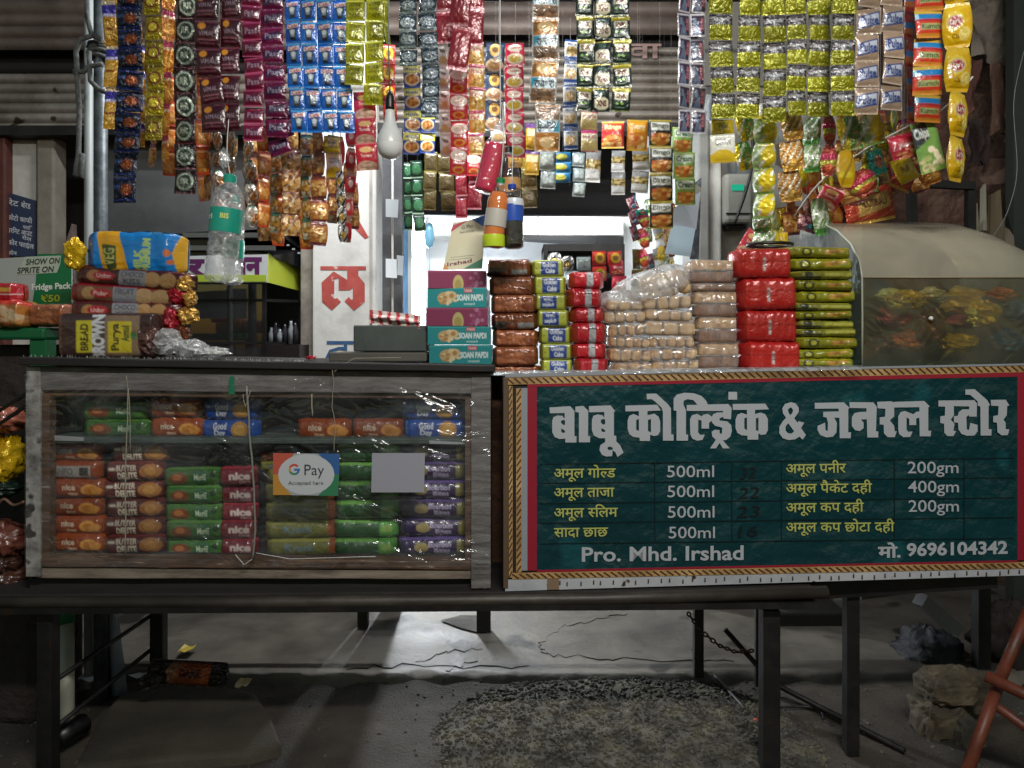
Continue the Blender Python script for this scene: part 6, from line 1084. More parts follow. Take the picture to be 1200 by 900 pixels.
# ---------------------------------------------------------------- goods on the cabinet top
pack('bread_brown', 63, 182, 367, 419, 2.05, .11, 'brown bread loaf in its printed bag lying on the cabinet top', 'bread_loaf', 'bread')
pack('cookie_dark', 76, 214, 352, 375, 2.12, .07, 'dark maroon cookie packet, lowest of the three above the brown bread', 'cookie_packet', 'cookie packet', 'cookie packets above the brown bread', 1.5)
pack('cookie_red', 77, 214, 334, 357, 2.12, .07, 'red edged cookie packet, middle of the three above the brown bread', 'cookie_packet', 'cookie packet', 'cookie packets above the brown bread', 4)
pack('cookie_dark', 81, 226, 314, 337, 2.12, .07, 'dark maroon cookie packet, topmost of the three under the blue bread bag', 'cookie_packet', 'cookie packet', 'cookie packets above the brown bread', 4)
t = thing('blue_bread_bag', 'blue and yellow bread bag lying on the cookie packets', 'bread', W(157, 320, 2.12))
c = W(152, 295, 2.12); o = link('bag_body', P['bread_blue'][0], t, c-org(t)+Vector((0, .055, 0)), (0, math.radians(2), 0), (118*2.12/F, .11, 50*2.12/F))
for p in o.data.vertices: pass
m = MB(); a = W(101, 297, 2.14); m.tube([a, W(92, 291, 2.13), W(86, 288, 2.12)], [.012, .006, .012], 8); m.obj('bag_neck', plain('blue_neck', '#1d3f86', .3, coat=.3), t, True)
def crumple(px, py, Y, w, h, d, mat, label, name, cat, seed, group=None, n=34, smooth=False):
    r = np.random.default_rng(seed); c = W(px, py, Y); m = MB(); u, v = (40, 26) if smooth else (19, 13); f1 = sines(seed, 9, 1.3); f2 = sines(seed+3, 9, 3.5); V = []
    for j in range(v):
        for i in range(u):
            th = i/(u-1)*2*math.pi; ph = j/(v-1)*math.pi; k = 1+.38*float(f1(math.cos(th)*math.sin(ph)*1.3, math.cos(ph)))+.28*float(f2(math.cos(th)*math.sin(ph), math.cos(ph)*1.2+math.sin(th)*.4))
            V.append((c.x+w/2*k*math.cos(th)*math.sin(ph), c.y+d/2*k*math.sin(th)*math.sin(ph), c.z+h/2*k*math.cos(ph)))
    m.add(V, [(j*u+i, (j+1)*u+i, (j+1)*u+i+1, j*u+i+1) for j in range(v-1) for i in range(u-1)])
    return single(m, name, mat, label, cat, group, smooth)
GOLDF = mottle('gold_foil', ['#9a6a2c', '#c89a4a', '#d8b068'], 14, .25, metal=.6, bs=50, bstr=.8, bd=.01); YELF = mottle('yellow_foil', ['#b98a10', '#d8b01c', '#e0c23a'], 10, .25, metal=.3, bs=50, bstr=.8, bd=.01)
REDF2 = mottle('red_foil', ['#6a0c18', '#9c1a2a', '#b53040'], 10, .28, metal=.3, bs=40, bstr=.8, bd=.01); BRNF = mottle('brown_foil', ['#3c1c14', '#6a3a20', '#8c5430'], 12, .25, metal=.4, bs=40, bstr=.9, bd=.01)
for i, (x, y, w, h, mt, lb) in enumerate(((217, 333, .05, .05, GOLDF, 'gold twisted end of wrapper at the right of the topmost cookie packet'), (208, 346, .05, .045, REDF2, 'red twisted wrapper end beside the middle cookie packet'), (223, 350, .035, .045, GOLDF, 'small pink and gold wrapper end right of the red one'), (220, 370, .065, .05, GOLDF, 'pointed golden wrapper end sticking out to the right'), (213, 391, .05, .045, BRNF, 'brown orange wrapper end lowest beside the bread bag'), (200, 376, .05, .08, REDF2, 'dark red wrapper bulk behind the pointed golden end'), (88, 297, .06, .09, YELF, 'crumpled yellow wrapper left of the blue bread bag'))):
    crumple(x, y, 2.13, w, h, .05, mt, lb, 'wrapper_end', 'wrapper', 20+i, 'wrapper ends by the bread')
CLR = film('crumpled_clear', haze=.22, gloss=.3, hazevar=.35, bs=40, bstr=1, bd=.02, rough=.1)
for i, (x, y, w, h, lb) in enumerate(((196, 400, .09, .07, 'crumpled clear plastic at the right end of the brown bread'), (222, 408, .10, .05, 'crumpled clear plastic lying in the middle of the cabinet top'), (248, 413, .10, .03, 'flattened clear plastic trailing off along the cabinet top'))):
    crumple(x, y, 2.08, w, h, .08, CLR, lb, 'plastic_bag_end', 'plastic', 40+i, 'crumpled plastic on the cabinet top')
crumple(176, 398, 2.07, .06, .09, .07, mottle('dark_clear', ['#2a1614', '#5a3a34', '#8a7470'], 9, .2, bs=40, bstr=1, bd=.02, coat=.4), 'dark gathered end of the brown bread bag', 'bread_bag_end', 'wrapper', 55)
# ragged torn plastic edge along the top
m = MB()
for i in range(150):
    x = 26+random.random()*330; p = W(x, 417.6+(x-22)*.0175, 1.98); h = random.uniform(.002, .009); a = J(.8); m.add([p, p+Vector((.0012, 0, 0)), p+Vector((math.sin(a)*h+.0006, J(.003), math.cos(a)*h))], [(0, 1, 2)])
m.obj('torn_plastic_edge', LEDGEW, CAB)['kind'] = 'stuff'
m = MB()
for i in range(46):
    x = random.uniform(228, 262); p = W(x, 417, 2.04+J(.03)); q = [p+Vector((J(.004)+.006*k, J(.004), .006+.022*math.sin(k*.8)*random.random()*(1-(x-228)/50))) for k in range(5)]; m.tube(q, .0007, 4)
tag(m.obj('plastic_shreds', LEDGEW), 'wispy white plastic shreds heaped on the cabinet top', None, None, 'stuff')
crumple(364, 419, 2.1, .03, .012, .02, REDF2, 'tiny red wrapper lying on the cabinet top before the pillar', 'candy_wrapper', 'wrapper', 77)
# far left: poster, red packs, green table
t = thing('drink_poster', 'green and white cold drink poster at the left edge', 'poster', W(40, 355, 2.35))
ps = Fc(2.35)
m = MB(); m.prism([ps(-20, 356), ps(84, 356), ps(84, 298), ps(-20, 304)], (0, .004, 0)); m.obj('poster_sheet', plain('poster_grey', '#9fa5a0', .5), t)
patch(t, [(38, 356), (84, 356), (84, 297.5), (44, 297.5), (42, 330)], ps, plain('poster_green', '#0d6a3c', .45), .001, 'green_panel')
patch(t, [(30, 301), (72, 299.5), (71, 309), (67, 319.5), (20, 322)], ps, plain('poster_pale', '#a9b5a4', .5), .0016, 'text_panel')
TX1 = plain('dark_text', '#22302a', .5); TX2 = plain('pale_text', '#d3d8d2', .5)
lettering(t, 'SHOW ON', ps, 31, 70, 310.5, 9.5, TX1, 308.5, bold=.02, proud=.003, slant=.15); lettering(t, 'SPRITE ON', ps, 21, 63, 320.5, 9.5, TX1, 318.5, bold=.02, proud=.003, slant=.15)
lettering(t, 'Fridge Pack', ps, 38, 84, 340, 10, TX2, 338, bold=.03, proud=.003); lettering(t, '₹50', ps, 49, 71, 354, 11, plain('lime_text_paint', '#9aa52c', .5), 353, bold=.03, proud=.003)
pack('red_box_pack', -40, 16, 331, 352, 2.2, .09, 'red biscuit carton, upper of two at the far left edge', 'biscuit_carton', 'carton', 'cartons at the far left'); pack('red_box_pack', -40, 16, 350, 360, 2.2, .09, 'flat red and white carton, lower of two at the far left edge', 'biscuit_carton', 'carton', 'cartons at the far left')
pack('orange_bread', -40, 24, 352, 384, 2.17, .12, 'orange brown bun bag on the green stool at the left edge', 'bun_bag', 'bread'); pack('cake_brown', 30, 76, 356, 382, 2.2, .12, 'dull brown bag between the bun bag and the brown bread', 'bun_bag', 'bread')
t = thing('green_stool', 'green plastic stool at the left edge behind the cabinet', 'stool', W(20, 800, 2.25))
m = MB(); m.box(tuple(W(-40, 398, 2.2)), (W(52, 0, 2.2).x, 2.5, W(0, 384, 2.2).z)); m.obj('seat', GREENP, t, bev=.008)
m = MB(); m.box(tuple(W(34, 560, 2.21)), (W(52, 0, 2.2).x, 2.26, W(0, 398, 2.2).z)); m.obj('leg', GREENP, t, bev=.004)
m = MB(); m.box((W(-40, 0, 2.2).x, 2.28, -.02), (W(22, 0, 2.2).x, 2.55, W(0, 404, 2.2).z)); single(m, 'sack_pile', mottle('brown_cloth', ['#1f1a17', '#342b26'], 6, .9, bs=12, bstr=.9, bd=.04), 'dark brown cloth covered pile behind the green stool', 'pile', bev=.03)
for i, (x, y, w, h, mt, lb) in enumerate(((4, 540, .10, .14, YELF, 'crumpled yellow and green snack bag left of the cabinet'), (8, 492, .09, .07, plain('peach_plastic', '#a8604a', .35, coat=.2), 'peach coloured crumpled packet above the yellow bag'), (6, 632, .12, .10, plain('dull_peach', '#6a3c30', .35, coat=.2), 'dull peach bag at the lower left beside the cabinet'), (10, 680, .12, .09, plain('brown_plastic', '#4a2c22', .35, coat=.2), 'brown crumpled bag under the dull peach one'), (4, 660, .1, .06, plain('brown_plastic2', '#3c241c', .35, coat=.2), 'dark brown bag squeezed between the lower left bags'), (2, 572, .1, .05, plain('dk_green', '#14261c', .4), 'dark green bag under the yellow snack bag'))):
    crumple(x, y, 2.12, w, h, .1, mt, lb, 'snack_bag', 'bag', 60+i, 'bags left of the cabinet', smooth=True)
cable([W(-6, 598, 2.05), W(4, 585, 2.04), W(16, 592, 2.04), W(28, 588, 2.02)], .004, plain('brown_cord', '#6a5040', .6), 'looped brown cord hanging left of the cabinet', 'cord', 'cord')
m = MB(); m.beam(W(-8, 486, 2.05), W(30, 462, 2.05), .01, .008); m.beam(W(-8, 502, 2.05), W(30, 476, 2.05), .01, .008); single(m, 'wire_rack', BLACK, 'black slanting rack rods beside the top left corner of the cabinet', 'rack', kind=None)
# grey tin with papers, cartons
t = thing('grey_tin', 'dull grey lidded box on the cabinet top left of the sweet cartons', 'box', W(456, 426, 2.12))
TIN = mottle('tin_grey', ['#3a403e', '#4c5350', '#575d59'], 4, .45, metal=.2, bs=30, bstr=.2)
m = MB(); m.box(tuple(W(414, 412, 2.12)), (W(500, 0, 2.12).x, 2.34, W(0, 381, 2.12).z)); m.obj('box_body', TIN, t, bev=.004)
m = MB(); m.box(tuple(W(385, 424, 2.10)), (W(500, 0, 2.1).x, 2.36, W(0, 413, 2.1).z)); m.obj('base_tray', mottle('tray_grey', ['#3c3a34', '#5c5a52'], 5, .7), t, bev=.004)
PNK = printed('receipt_print', .6, 5, .1, .001, coat=0); cvp = Cv(70, 20, '#cfc4bd')
for i in range(6): cvp.poly([(i*.17, 0), (i*.17+.07, 0), (i*.17+.13, 1), (i*.17+.06, 1)], '#b0323c')
D['striped_paper'] = [pillow('striped_paper', cvp, PNK, cr=.3, seal=.3)]*2
strip('striped_paper', 430, 494, 366, 382, 1, 2.14, 'red and white striped paper slips lying on the grey box', 'striped_slip', 'paper', string=False, part='slip', tilt=3, group='papers on the grey box')
CT = Cv(120, 36, '#12898c').rect(0, 0, 1, .08, '#2fa3a2').ell(.3, .52, .13, .3, '#c0a070').ell(.4, .4, .1, .22, '#d0b484').speck(.2, .25, .48, .8, ['#d9c498', '#a8804c'], 10).rect(.62, .04, .76, .26, '#b83a44').text("Haldi", .63, .07, .75, .22, '#e8d0cc').text('SOAN PAPDI', .5, .34, .94, .66, '#d8e4e2', .05).text('sonpapdi', .62, .74, .8, .9, '#c4d8d4')
CP = Cv(120, 30, '#8c2f58').rect(0, 0, 1, .1, '#a84a70').ell(.52, .75, .09, .5, '#c9b878').ell(.52, .8, .06, .3, '#b09a58').speck(.7, .1, .92, .9, ['#b8789a', '#a04a74'], 9)
P['carton_teal'] = [carton('carton_teal', CT, CARD)]; P['carton_pink'] = [carton('carton_pink', CP, CARD)]
for i, (k, x0, x1, y0, y1, lb) in enumerate((('carton_pink', 501, 569, 317, 338, 'magenta sweet carton, topmost under the payment stand'), ('carton_teal', 502, 571, 337, 360.5, 'teal sweet carton, highest of the teal ones'), ('carton_pink', 500, 572, 360.5, 382, 'magenta sweet carton between two teal cartons'), ('carton_teal', 501, 574, 382.5, 404, 'teal sweet carton, second from the bottom'), ('carton_teal', 503, 576, 404.5, 427.5, 'teal sweet carton, bottom of the stack on the cabinet'))):
    w = (x1-x0)*2.1/F; h = (y1-y0)*2.1/F; c = W((x0+x1)/2, (y0+y1)/2, 2.1); c.y += .09
    tag(link('sweet_carton', P[k][0], None, c, (0, J(.006), J(.03)), (w, .18, h*.985)), lb, 'carton', 'stack of sweet cartons')
# payment stand card
t = thing('payment_stand', 'cream payment card with coloured corners leaning on the carton stack', 'card', W(545, 317, 2.16))
q = [Vector(W(519, 316, 2.12)), Vector(W(565, 315, 2.12)), Vector(W(569.5, 255, 2.16)), Vector(W(531, 261, 2.16))]
def qs(px, py, pr=0):
    v = (316-py)/58; x0 = 519+12*v; u = (px-x0)/(46-7*v); p = q[0].lerp(q[1], u).lerp(q[3].lerp(q[2], u), v); return p+Vector((0, -pr, 0))
m = MB(); m.prism(q, (0, .003, 0)); m.obj('card', plain('cream_card', '#cfc9a8', .5), t)
patch(t, [(531, 261), (548, 258.3), (528, 270), (529, 266)], qs, plain('q_red', '#b5404a', .5), .0006, 'red_corner'); patch(t, [(553, 257.5), (569.5, 255), (567, 268)], qs, plain('q_blue', '#2a5c9c', .5), .0006, 'blue_corner'); patch(t, [(543, 315.5), (565, 315), (566, 304)], qs, plain('q_green', '#1d7a52', .5), .0006, 'green_corner'); patch(t, [(519, 316), (526, 316), (521, 308)], qs, plain('q_orange', '#c98a3c', .5), .0006, 'orange_corner')
lettering(t, 'G Pay', qs, 541, 555, 268, 6, GREYI, 267); lettering(t, 'Scan and pay', qs, 539, 556, 273, 3.5, GREYI, 272.3); 
lettering(t, 'Irshad', qs, 524, 553, 312, 6, plain('maroon_ink', '#7a2c3c', .5), 308, bold=.02)
for (x0, x1, y) in ((528, 556, 301), (526, 552, 304)):
    patch(t, [(x0, y+.9), (x1, y-.6), (x1, y-1.2), (x0, y+.3)], qs, plain('print_line', '#8a8474', .5), .0008, 'print_line')

# ================================================================ SIGNBOARD AND COUNTER
Xa = (592-600)*1.99/F; Xb = (1210-600)*2.06/F; SM = (2.06-1.99)/(Xb-Xa)
def SB(px, py, pr=0.0):
    k = (px-600)/F; Y = (1.99-SM*Xa)/(1-SM*k); return W(px, py, Y)+Vector((0, -pr, 0))
def ln(px, l, r): return l+(r-l)*(px-592)/(1210-592)
t = thing('sign_board', 'large dark green shop signboard with white Hindi lettering and rope pattern frame', 'sign board', SB(900, 692))
SGN = t
def spatch(x0, x1, t0, t1, b0, b1, pr, mat, name, nseg=1, th=.003):
    m = MB(); vs = [SB(x0, t0, pr), SB(x0, b0, pr), SB(x1, b1, pr), SB(x1, t1, pr)]; m.prism(vs, (0, th, 0)); return m.obj(name, mat, SGN)
m = MB(); m.prism([SB(592, 694), SB(1212, 670), SB(1212, 427), SB(592, 444)], (0, .03, 0)); m.obj('backing_board', WOODD, t)
TEALB = mottle('teal_flex', ['#062c31', '#083338', '#0a3a3f'], 2, .3, bs=9, bstr=.8, bd=.03, coat=.4, spots=('#12454a', 5, .66))
# gently wrinkled flex sheet
m = MB(); nx, ny = 80, 30; f1 = sines(61, 9, 1.6); V = []
for j in range(ny):
    for i in range(nx):
        u = i/(nx-1); v = j/(ny-1); px = 629+(1191-629)*u; y0 = ln(px, 452.5, 440); y1 = ln(px, 668, 656.5); V.append(SB(px, y0+(y1-y0)*v, .0042+.0014*float(f1(u*2, v))))
m.add(V, quads(nx, ny)); m.obj('flex_sheet', TEALB, t, True)
REDS = plain('sign_red', '#8c1c2e', .35, coat=.2); GRYS = plain('sign_silver', '#8a8d92', .35, coat=.2)
spatch(618, 629, 453.5, 453.3, 668, 668, .0045, REDS, 'red_band'); spatch(605, 618, 455, 454.5, 668, 668, .0045, GRYS, 'silver_band')
spatch(618, 1200, 446.5, 434.5, 453.3, 441, .0052, REDS, 'red_band'); spatch(1191, 1200, 440.5, 440.5, 656, 656, .005, REDS, 'red_band'); spatch(629, 1191, 667.4, 656, 670, 658.2, .0052, REDS, 'red_band')
GLD = mottle('gold_moulding', ['#7a5a34', '#a88250', '#c09a66'], 12, .5, bs=60, bstr=.3)
GLDD = plain('groove_shade_and_nail_brown', '#3c2a1a', .6)  # groove shade painted dark on the moulding; nail marks share it
def rope(p, q, wpx, pr, name='rope_moulding'):
    """gold moulding strip with slanting dark bars painted as shade between its strands"""
    (x0, y0), (x1, y1) = p, q; L = math.hypot(x1-x0, y1-y0); n = int(L/8.2); dx, dy = (x1-x0)/L, (y1-y0)/L; nx_, ny_ = -dy, dx
    m = MB(); h = wpx/2
    m.prism([SB(x0+nx_*h, y0+ny_*h, pr), SB(x1+nx_*h, y1+ny_*h, pr), SB(x1-nx_*h, y1-ny_*h, pr), SB(x0-nx_*h, y0-ny_*h, pr)] if dx > .5 else [SB(x0-h, y0, pr), SB(x0-h, y1, pr), SB(x0+h, y1, pr), SB(x0+h, y0, pr)], (0, .004, 0)); m.obj(name, GLD, SGN)
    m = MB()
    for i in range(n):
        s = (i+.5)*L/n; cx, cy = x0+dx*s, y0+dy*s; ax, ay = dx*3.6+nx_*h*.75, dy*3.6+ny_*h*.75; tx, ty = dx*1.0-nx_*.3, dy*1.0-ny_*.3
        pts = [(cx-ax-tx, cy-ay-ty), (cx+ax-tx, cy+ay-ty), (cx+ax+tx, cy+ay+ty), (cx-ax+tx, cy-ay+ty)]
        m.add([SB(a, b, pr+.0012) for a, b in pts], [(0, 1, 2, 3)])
    o = m.obj('moulding_groove_shade', GLDD, SGN); o['kind'] = 'stuff'
rope((594, 446.5), (1208, 431.5), 8.5, .006); rope((598.5, 452), (598.5, 676), 4.6, .0065); rope((604.5, 453), (604.5, 676), 4.2, .0068) if False else rope((608, 455), (608, 670), 6.5, .0062)
rope((600, 674.5), (1208, 661.5), 7, .0065); rope((1204.5, 437), (1204.5, 660), 7, .0062)
spatch(592, 1212, 678.8, 665.8, 692, 673, .006, mottle('white_enamel_strip', ['#8d8f93', '#a7a9ad', '#b3b4b6'], 6, .5, bs=40, bstr=.2, spots=('#33261c', 26, .68)), 'bottom_strip')
spatch(592, 1212, 438, 425.5, 442, 427.6, .008, GRYS, 'top_edge_strip'); spatch(590, 595.5, 442, 442, 688, 688, .0085, plain('edge_rust', '#54422f', .6), 'side_edge_strip')
for i in range(44):
    px = 640+i*13.2+J(3); py = ln(px, 685, 669.5)+J(1.5); m = MB(); m.prism([SB(px-.9, py+2.5, .0075), SB(px+.9, py+2.2, .0075), SB(px+.7, py-2.5, .0075), SB(px-.6, py-2.2, .0075)], (0, .001, 0)); m.obj('nail_mark', GLDD, SGN)
spatch(641, 655, 677.7, 677.4, 690, 689.6, .0078, plain('tape_brown', '#7a6450', .6), 'brown_tape')
WH = plain('sign_white', '#a9adb0', .35, coat=.25) if False else plain('sign_letter_white', '#a6a9ad', .35, coat=.25); YL = plain('sign_letter_lime', '#a9ac5c', .4, coat=.25)
A_ = lambda x, y: (635+x/8, 445+y/8); B_ = lambda x, y: (780+x/8, 445+y/8); C_ = lambda x, y: (900+x/8, 445+y/8); D_ = lambda x, y: (1045+x/8, 445+y/8)
GL = [
 (A_, ["70,258 265,246 303,290 303,525 322,525 322,585 218,585 218,548 165,553 120,535 96,490 95,385 108,348 145,333 190,336 212,365 212,310 74,312", "178,385 195,375 215,378 215,420 200,422 178,402", "180,452 215,475 215,492 195,496 180,485"]),
 (A_, ["312,250 385,243 432,288 430,525 450,525 448,583 345,583 345,305 312,300"]),
 (A_, ["438,245 640,238 684,292 672,300 672,520 694,522 694,575 730,610 762,680 705,720 688,680 660,655 655,712 600,716 560,700 537,655 545,610 590,580 590,545 535,545 485,520 466,470 466,375 480,335 520,322 565,330 582,355 582,300 440,303", "550,375 570,365 590,370 590,415 570,418 550,400", "555,450 590,470 590,485 570,487 555,478", "610,635 630,622 665,635 655,655 620,655"]),
 (A_, ["778,240 1075,232 1112,285 985,292 985,330 1050,315 1090,345 1104,390 1104,480 1085,515 1050,525 1010,512 1008,570 912,570 912,540 850,532 815,505 800,460 800,380 815,335 855,318 905,340 905,292 780,294", "880,375 905,365 905,478 880,465", "990,375 1018,365 1018,490 990,478"]),
 (A_, ["978,130 1068,128 1175,225 1205,265 1207,510 1230,512 1230,568 1130,568 1130,300 1118,262 1060,205 1025,180 980,182"]),
 (B_, ["70,285 70,175 100,138 170,120 260,125 330,150 370,190 388,225 388,285 300,285 290,230 255,190 200,180 165,195 160,225 185,285 185,510 205,512 205,568 97,568 97,290"]),
 (B_, ["192,235 580,225 612,262 605,368 535,362 530,290 192,290"]),
 (B_, ["222,370 240,330 290,318 330,340 350,325 390,318 430,345 425,385 400,400 400,455 330,455 330,380 300,372 298,490 320,515 360,510 340,560 290,568 245,550 225,510"]),
 (B_, ["425,350 440,320 480,305 532,305 535,345 500,358 500,380 570,388 607,420 615,475 600,530 560,562 530,565 595,640 530,640 500,590 465,640 410,640 465,560 432,530 425,485 455,465 500,470 500,500 520,505 525,450 500,438 460,430 430,400"]),
 (B_, ["582,112 662,112 664,185 582,185"]),
 (B_, ["622,225 925,222 960,275 830,280 830,320 880,305 925,320 950,365 950,470 930,508 890,515 862,500 860,558 760,558 760,522 705,518 665,495 648,450 648,370 665,325 705,308 755,325 755,280 622,280", "730,360 755,350 755,470 730,455", "838,360 862,352 862,478 838,470"]),
 (C_, ["205,208 250,220 278,260 278,300 235,360 268,400 275,385 328,400 300,450 345,515 315,558 285,530 245,555 185,562 130,545 97,500 97,440 130,385 160,355 130,310 125,265 150,225", "205,255 225,280 220,305 200,330 180,300 178,275", "180,405 235,480 215,500 180,500 155,475 155,435"]),
 (C_, ["428,215 700,210 752,258 742,275 742,490 768,490 765,545 662,545 660,355 610,352 635,400 632,490 600,530 540,538 480,515 455,470 455,430 525,400 530,470 550,478 552,400 540,352 508,345 508,298 655,295 650,268 430,270"]),
 (C_, ["752,208 975,210 1008,250 1000,480 1022,482 1022,538 920,538 915,368 860,370 885,400 885,450 850,478 805,470 775,430 775,350 800,310 850,300 912,298 912,265 755,262"]),
 (C_, ["1012,205 1150,200 1175,240 1170,260 1170,340 1130,378 1170,430 1175,480 1195,480 1175,535 1110,535 1075,500 1072,420 1035,415 1035,350 1085,345 1088,270 1015,265"]),
 (D_, ["-10,210 20,205 290,197 342,248 328,255 328,475 355,475 350,527 248,527 245,355 215,360 215,422 150,422 150,365 125,350 125,465 140,485 182,482 160,532 95,535 55,505 47,460 47,340 70,300 110,290 160,310 190,320 215,298 245,295 245,255 -10,258"]),
 (D_, ["425,193 760,190 785,220 782,343 712,343 712,248 568,245 570,330 540,372 575,410 565,475 590,480 565,525 510,525 480,495 478,410 442,402 442,340 485,335 488,250 425,248"]),
 (D_, ["568,340 605,335 615,300 650,275 715,275 710,330 685,345 688,460 710,470 722,402 790,420 790,480 760,520 690,522 640,505 610,460 608,400 570,398"]),
 (D_, ["675,90 762,87 880,190 905,235 892,245 892,460 920,462 918,520 818,520 815,250 790,240 790,200 720,140 675,138"]),
 (D_, ["912,187 1052,185 1085,238 1065,245 1062,330 1030,370 1050,400 1052,460 1085,462 1070,515 1015,518 975,490 970,400 935,395 935,338 980,330 985,245 915,240"]),
]
SP = .0068
poly_lettering(t, GL, SB, WH, SP, 'title_lettering')
for (s, x0, x1, b) in (('अमूल गो[ल]ड', 649, 721, 559.5), ('अमूल ताजा', 649, 719.5, 582), ('अमूल [स]िलम', 649, 723.5, 605.5), ('सादा छाछ', 649, 712, 628.5), ('अमूल पनीर', 920, 990, 554), ('अमूल पैकेट दही', 920, 1020.5, 577), ('अमूल कप दही', 920, 1011, 599.5), ('अमूल कप छोटा दही', 920, 1047, 622.5)):
    lettering(t, s, SB, x0, x1, b, 16.3, YL, b-.8, bold=.012, proud=SP)
for (s, x0, x1, b) in (('500ml', 781, 836, 558.7), ('500ml', 781.5, 836, 582), ('500ml', 782, 836.5, 606), ('500ml', 783, 837, 630), ('200gm', 1062, 1121.5, 554), ('400gm', 1062.5, 1122, 576.5), ('200gm', 1063, 1122, 599)):
    lettering(t, s, SB, x0, x1, b, 19.5, WH, b-.3, bold=.004, proud=SP)
lettering(t, 'Pro. Mhd. Irshad', SB, 681.5, 870.5, 657, 23.5, WH, 654.8, bold=.02, proud=SP)
lettering(t, 'मो.', SB, 1027.5, 1054, 652.5, 19, WH, 652, bold=.03, proud=SP); lettering(t, '9696104342', SB, 1061, 1179, 650.5, 20.5, WH, 647.6, bold=.03, proud=SP)
INK = plain('black_marker', '#02090b', .5)
for (s, x0, x1, b) in (('32', 866, 884, 561), ('22', 864, 888, 584), ('23', 862, 888, 606), ('16', 864, 886, 629)): lettering(t, s, SB, x0, x1, b, 19, INK, b-1, proud=SP, slant=.2)
LINE = plain('table_line', '#03181b', .4)
for yl, yr in ((543.5, 535.5), (566, 558.5), (589.5, 582), (612.5, 605), (636.5, 629.5)): spatch(632, 1187, ln(632, yl, yr), ln(1187, yl, yr), ln(632, yl, yr)+.9, ln(1187, yl, yr)+.9, SP-.0003, LINE, 'table_line', th=.0006)
for x in (766.5, 856.5, 914.5, 1046.5, 1128): spatch(x, x+.9, ln(x, 543.5, 535.5), ln(x, 543.5, 535.5), ln(x, 637, 630), ln(x, 637, 630), SP, LINE, 'table_line', th=.0006)
# counter behind the board
t = thing('counter', 'dark wooden counter behind the signboard carrying the stacked packs', 'counter', SB(900, 692)+Vector((0, .3, 0)))
za = W(0, 437, 2.05).z; zb = W(0, 429.5, 2.1).z
m = MB(); m.prism([Vector((Xa-.01, 2.04, .50)), Vector((Xb+.1, 2.115, .50)), Vector((Xb+.1, 2.115, zb)), Vector((Xa-.01, 2.04, za))], (0, .5, 0)); m.obj('counter_body', WOODD, t, bev=.003)
ZC = lambda px: za+(zb-za)*(px-592)/618.0
# plastic sheet folded over the counter edge
m = MB(); V = []; f1 = sines(9, 9, 4)
for i in range(60):
    px = 572+(1010-572)*i/59; 
    for k, (dy, dp) in enumerate(((2.1, 435.6), (2.02, 434.6), (2.0, 437), (1.995, 440))): p = W(px, dp+ln(px, 0, -10)+float(f1(px/300, k*.3))*1.2, dy); V.append(p)
m.add(V, [(i*4+k, i*4+k+1, i*4+k+5, i*4+k+4) for i in range(59) for k in range(3)]); m.obj('edge_plastic', film('edge_film', haze=.12, gloss=.3, bs=30, hazevar=.3), t, True)
# ---------------------------------------------------------------- stacks on the counter
S2 = 2.12
stack(['cake_brown_dark', 'cake_brown', 'cake_brown', 'cake_brown_dark', 'cake_brown', 'cake_brown'], 573, 628, [303, 323, 345, 367, 386, 406, 429], S2, .12, 'brown foil cake packet', 'of the stack beside the sweet cartons', 'cake_packet', 'cake packet', 'cake packets on the counter', xs=[-3, 0, 1, 2, 3, 4])
stack(['golden', 'golden', 'golden_flip', 'golden_flip', 'golden', 'golden', 'golden'], 626, 665, [304, 323, 344.5, 363, 382.5, 402.5, 421.5, 437.5], S2, .10, 'yellow green cake packet with blue label', 'of its stack', 'cake_packet', 'cake packet', 'cake packets on the counter', xs=[-2, -1, 1, 2, 5, 7, 8])
stack('red_cake', 666, 708, [318, 337, 360, 378, 402, 420, 437.5], S2-.01, .11, 'red foil cake packet with a white stripe', 'of its stack', 'cake_packet', 'cake packet', 'cake packets on the counter', xs=[1, -1, 2, 4, 5, 8])
pack('cake_brown', 574, 634, 429, 438, S2+.01, .12, 'dark flattened packet squeezed under the brown foil cake stack', 'cake_packet', 'cake packet', 'cake packets on the counter')
RUSK = mottle('rusk_crust', ['#7a5030', '#ae8048', '#cfa870', '#dfc498'], 30, .8, bs=90, bstr=.7, bd=.004); RUSKP = mottle('pale_bun_crust', ['#a8845a', '#c4a274', '#dcc496'], 16, .8, bs=70, bstr=.5); TOAST = mottle('toast_brown', ['#4a2c18', '#7a4c2a', '#8f6038'], 20, .8, bs=90, bstr=.6, stretch=(6, 1, 1))
def wrap_shell(parent, x0, x1, y0, y1, Y, d, mat, seed, cr=.05):
    if 'wrap_unit%d' % (seed % 3) not in D: D['wrap_unit%d' % (seed % 3)] = tubepack('wrap_unit', Cv(34, 12, '#ffffff'), mat, p=.4, crimp=.12, cr=.09, seed=seed % 3+70)
    me = D['wrap_unit%d' % (seed % 3)]; c = W((x0+x1)/2, (y0+y1)/2, Y)
    return link('clear_wrapper', me, parent, c-org(parent)+Vector((0, d/2, 0)), (0, 0, 0), ((x1-x0)*Y/F*1.06, d*1.1, (y1-y0)*Y/F*1.06))
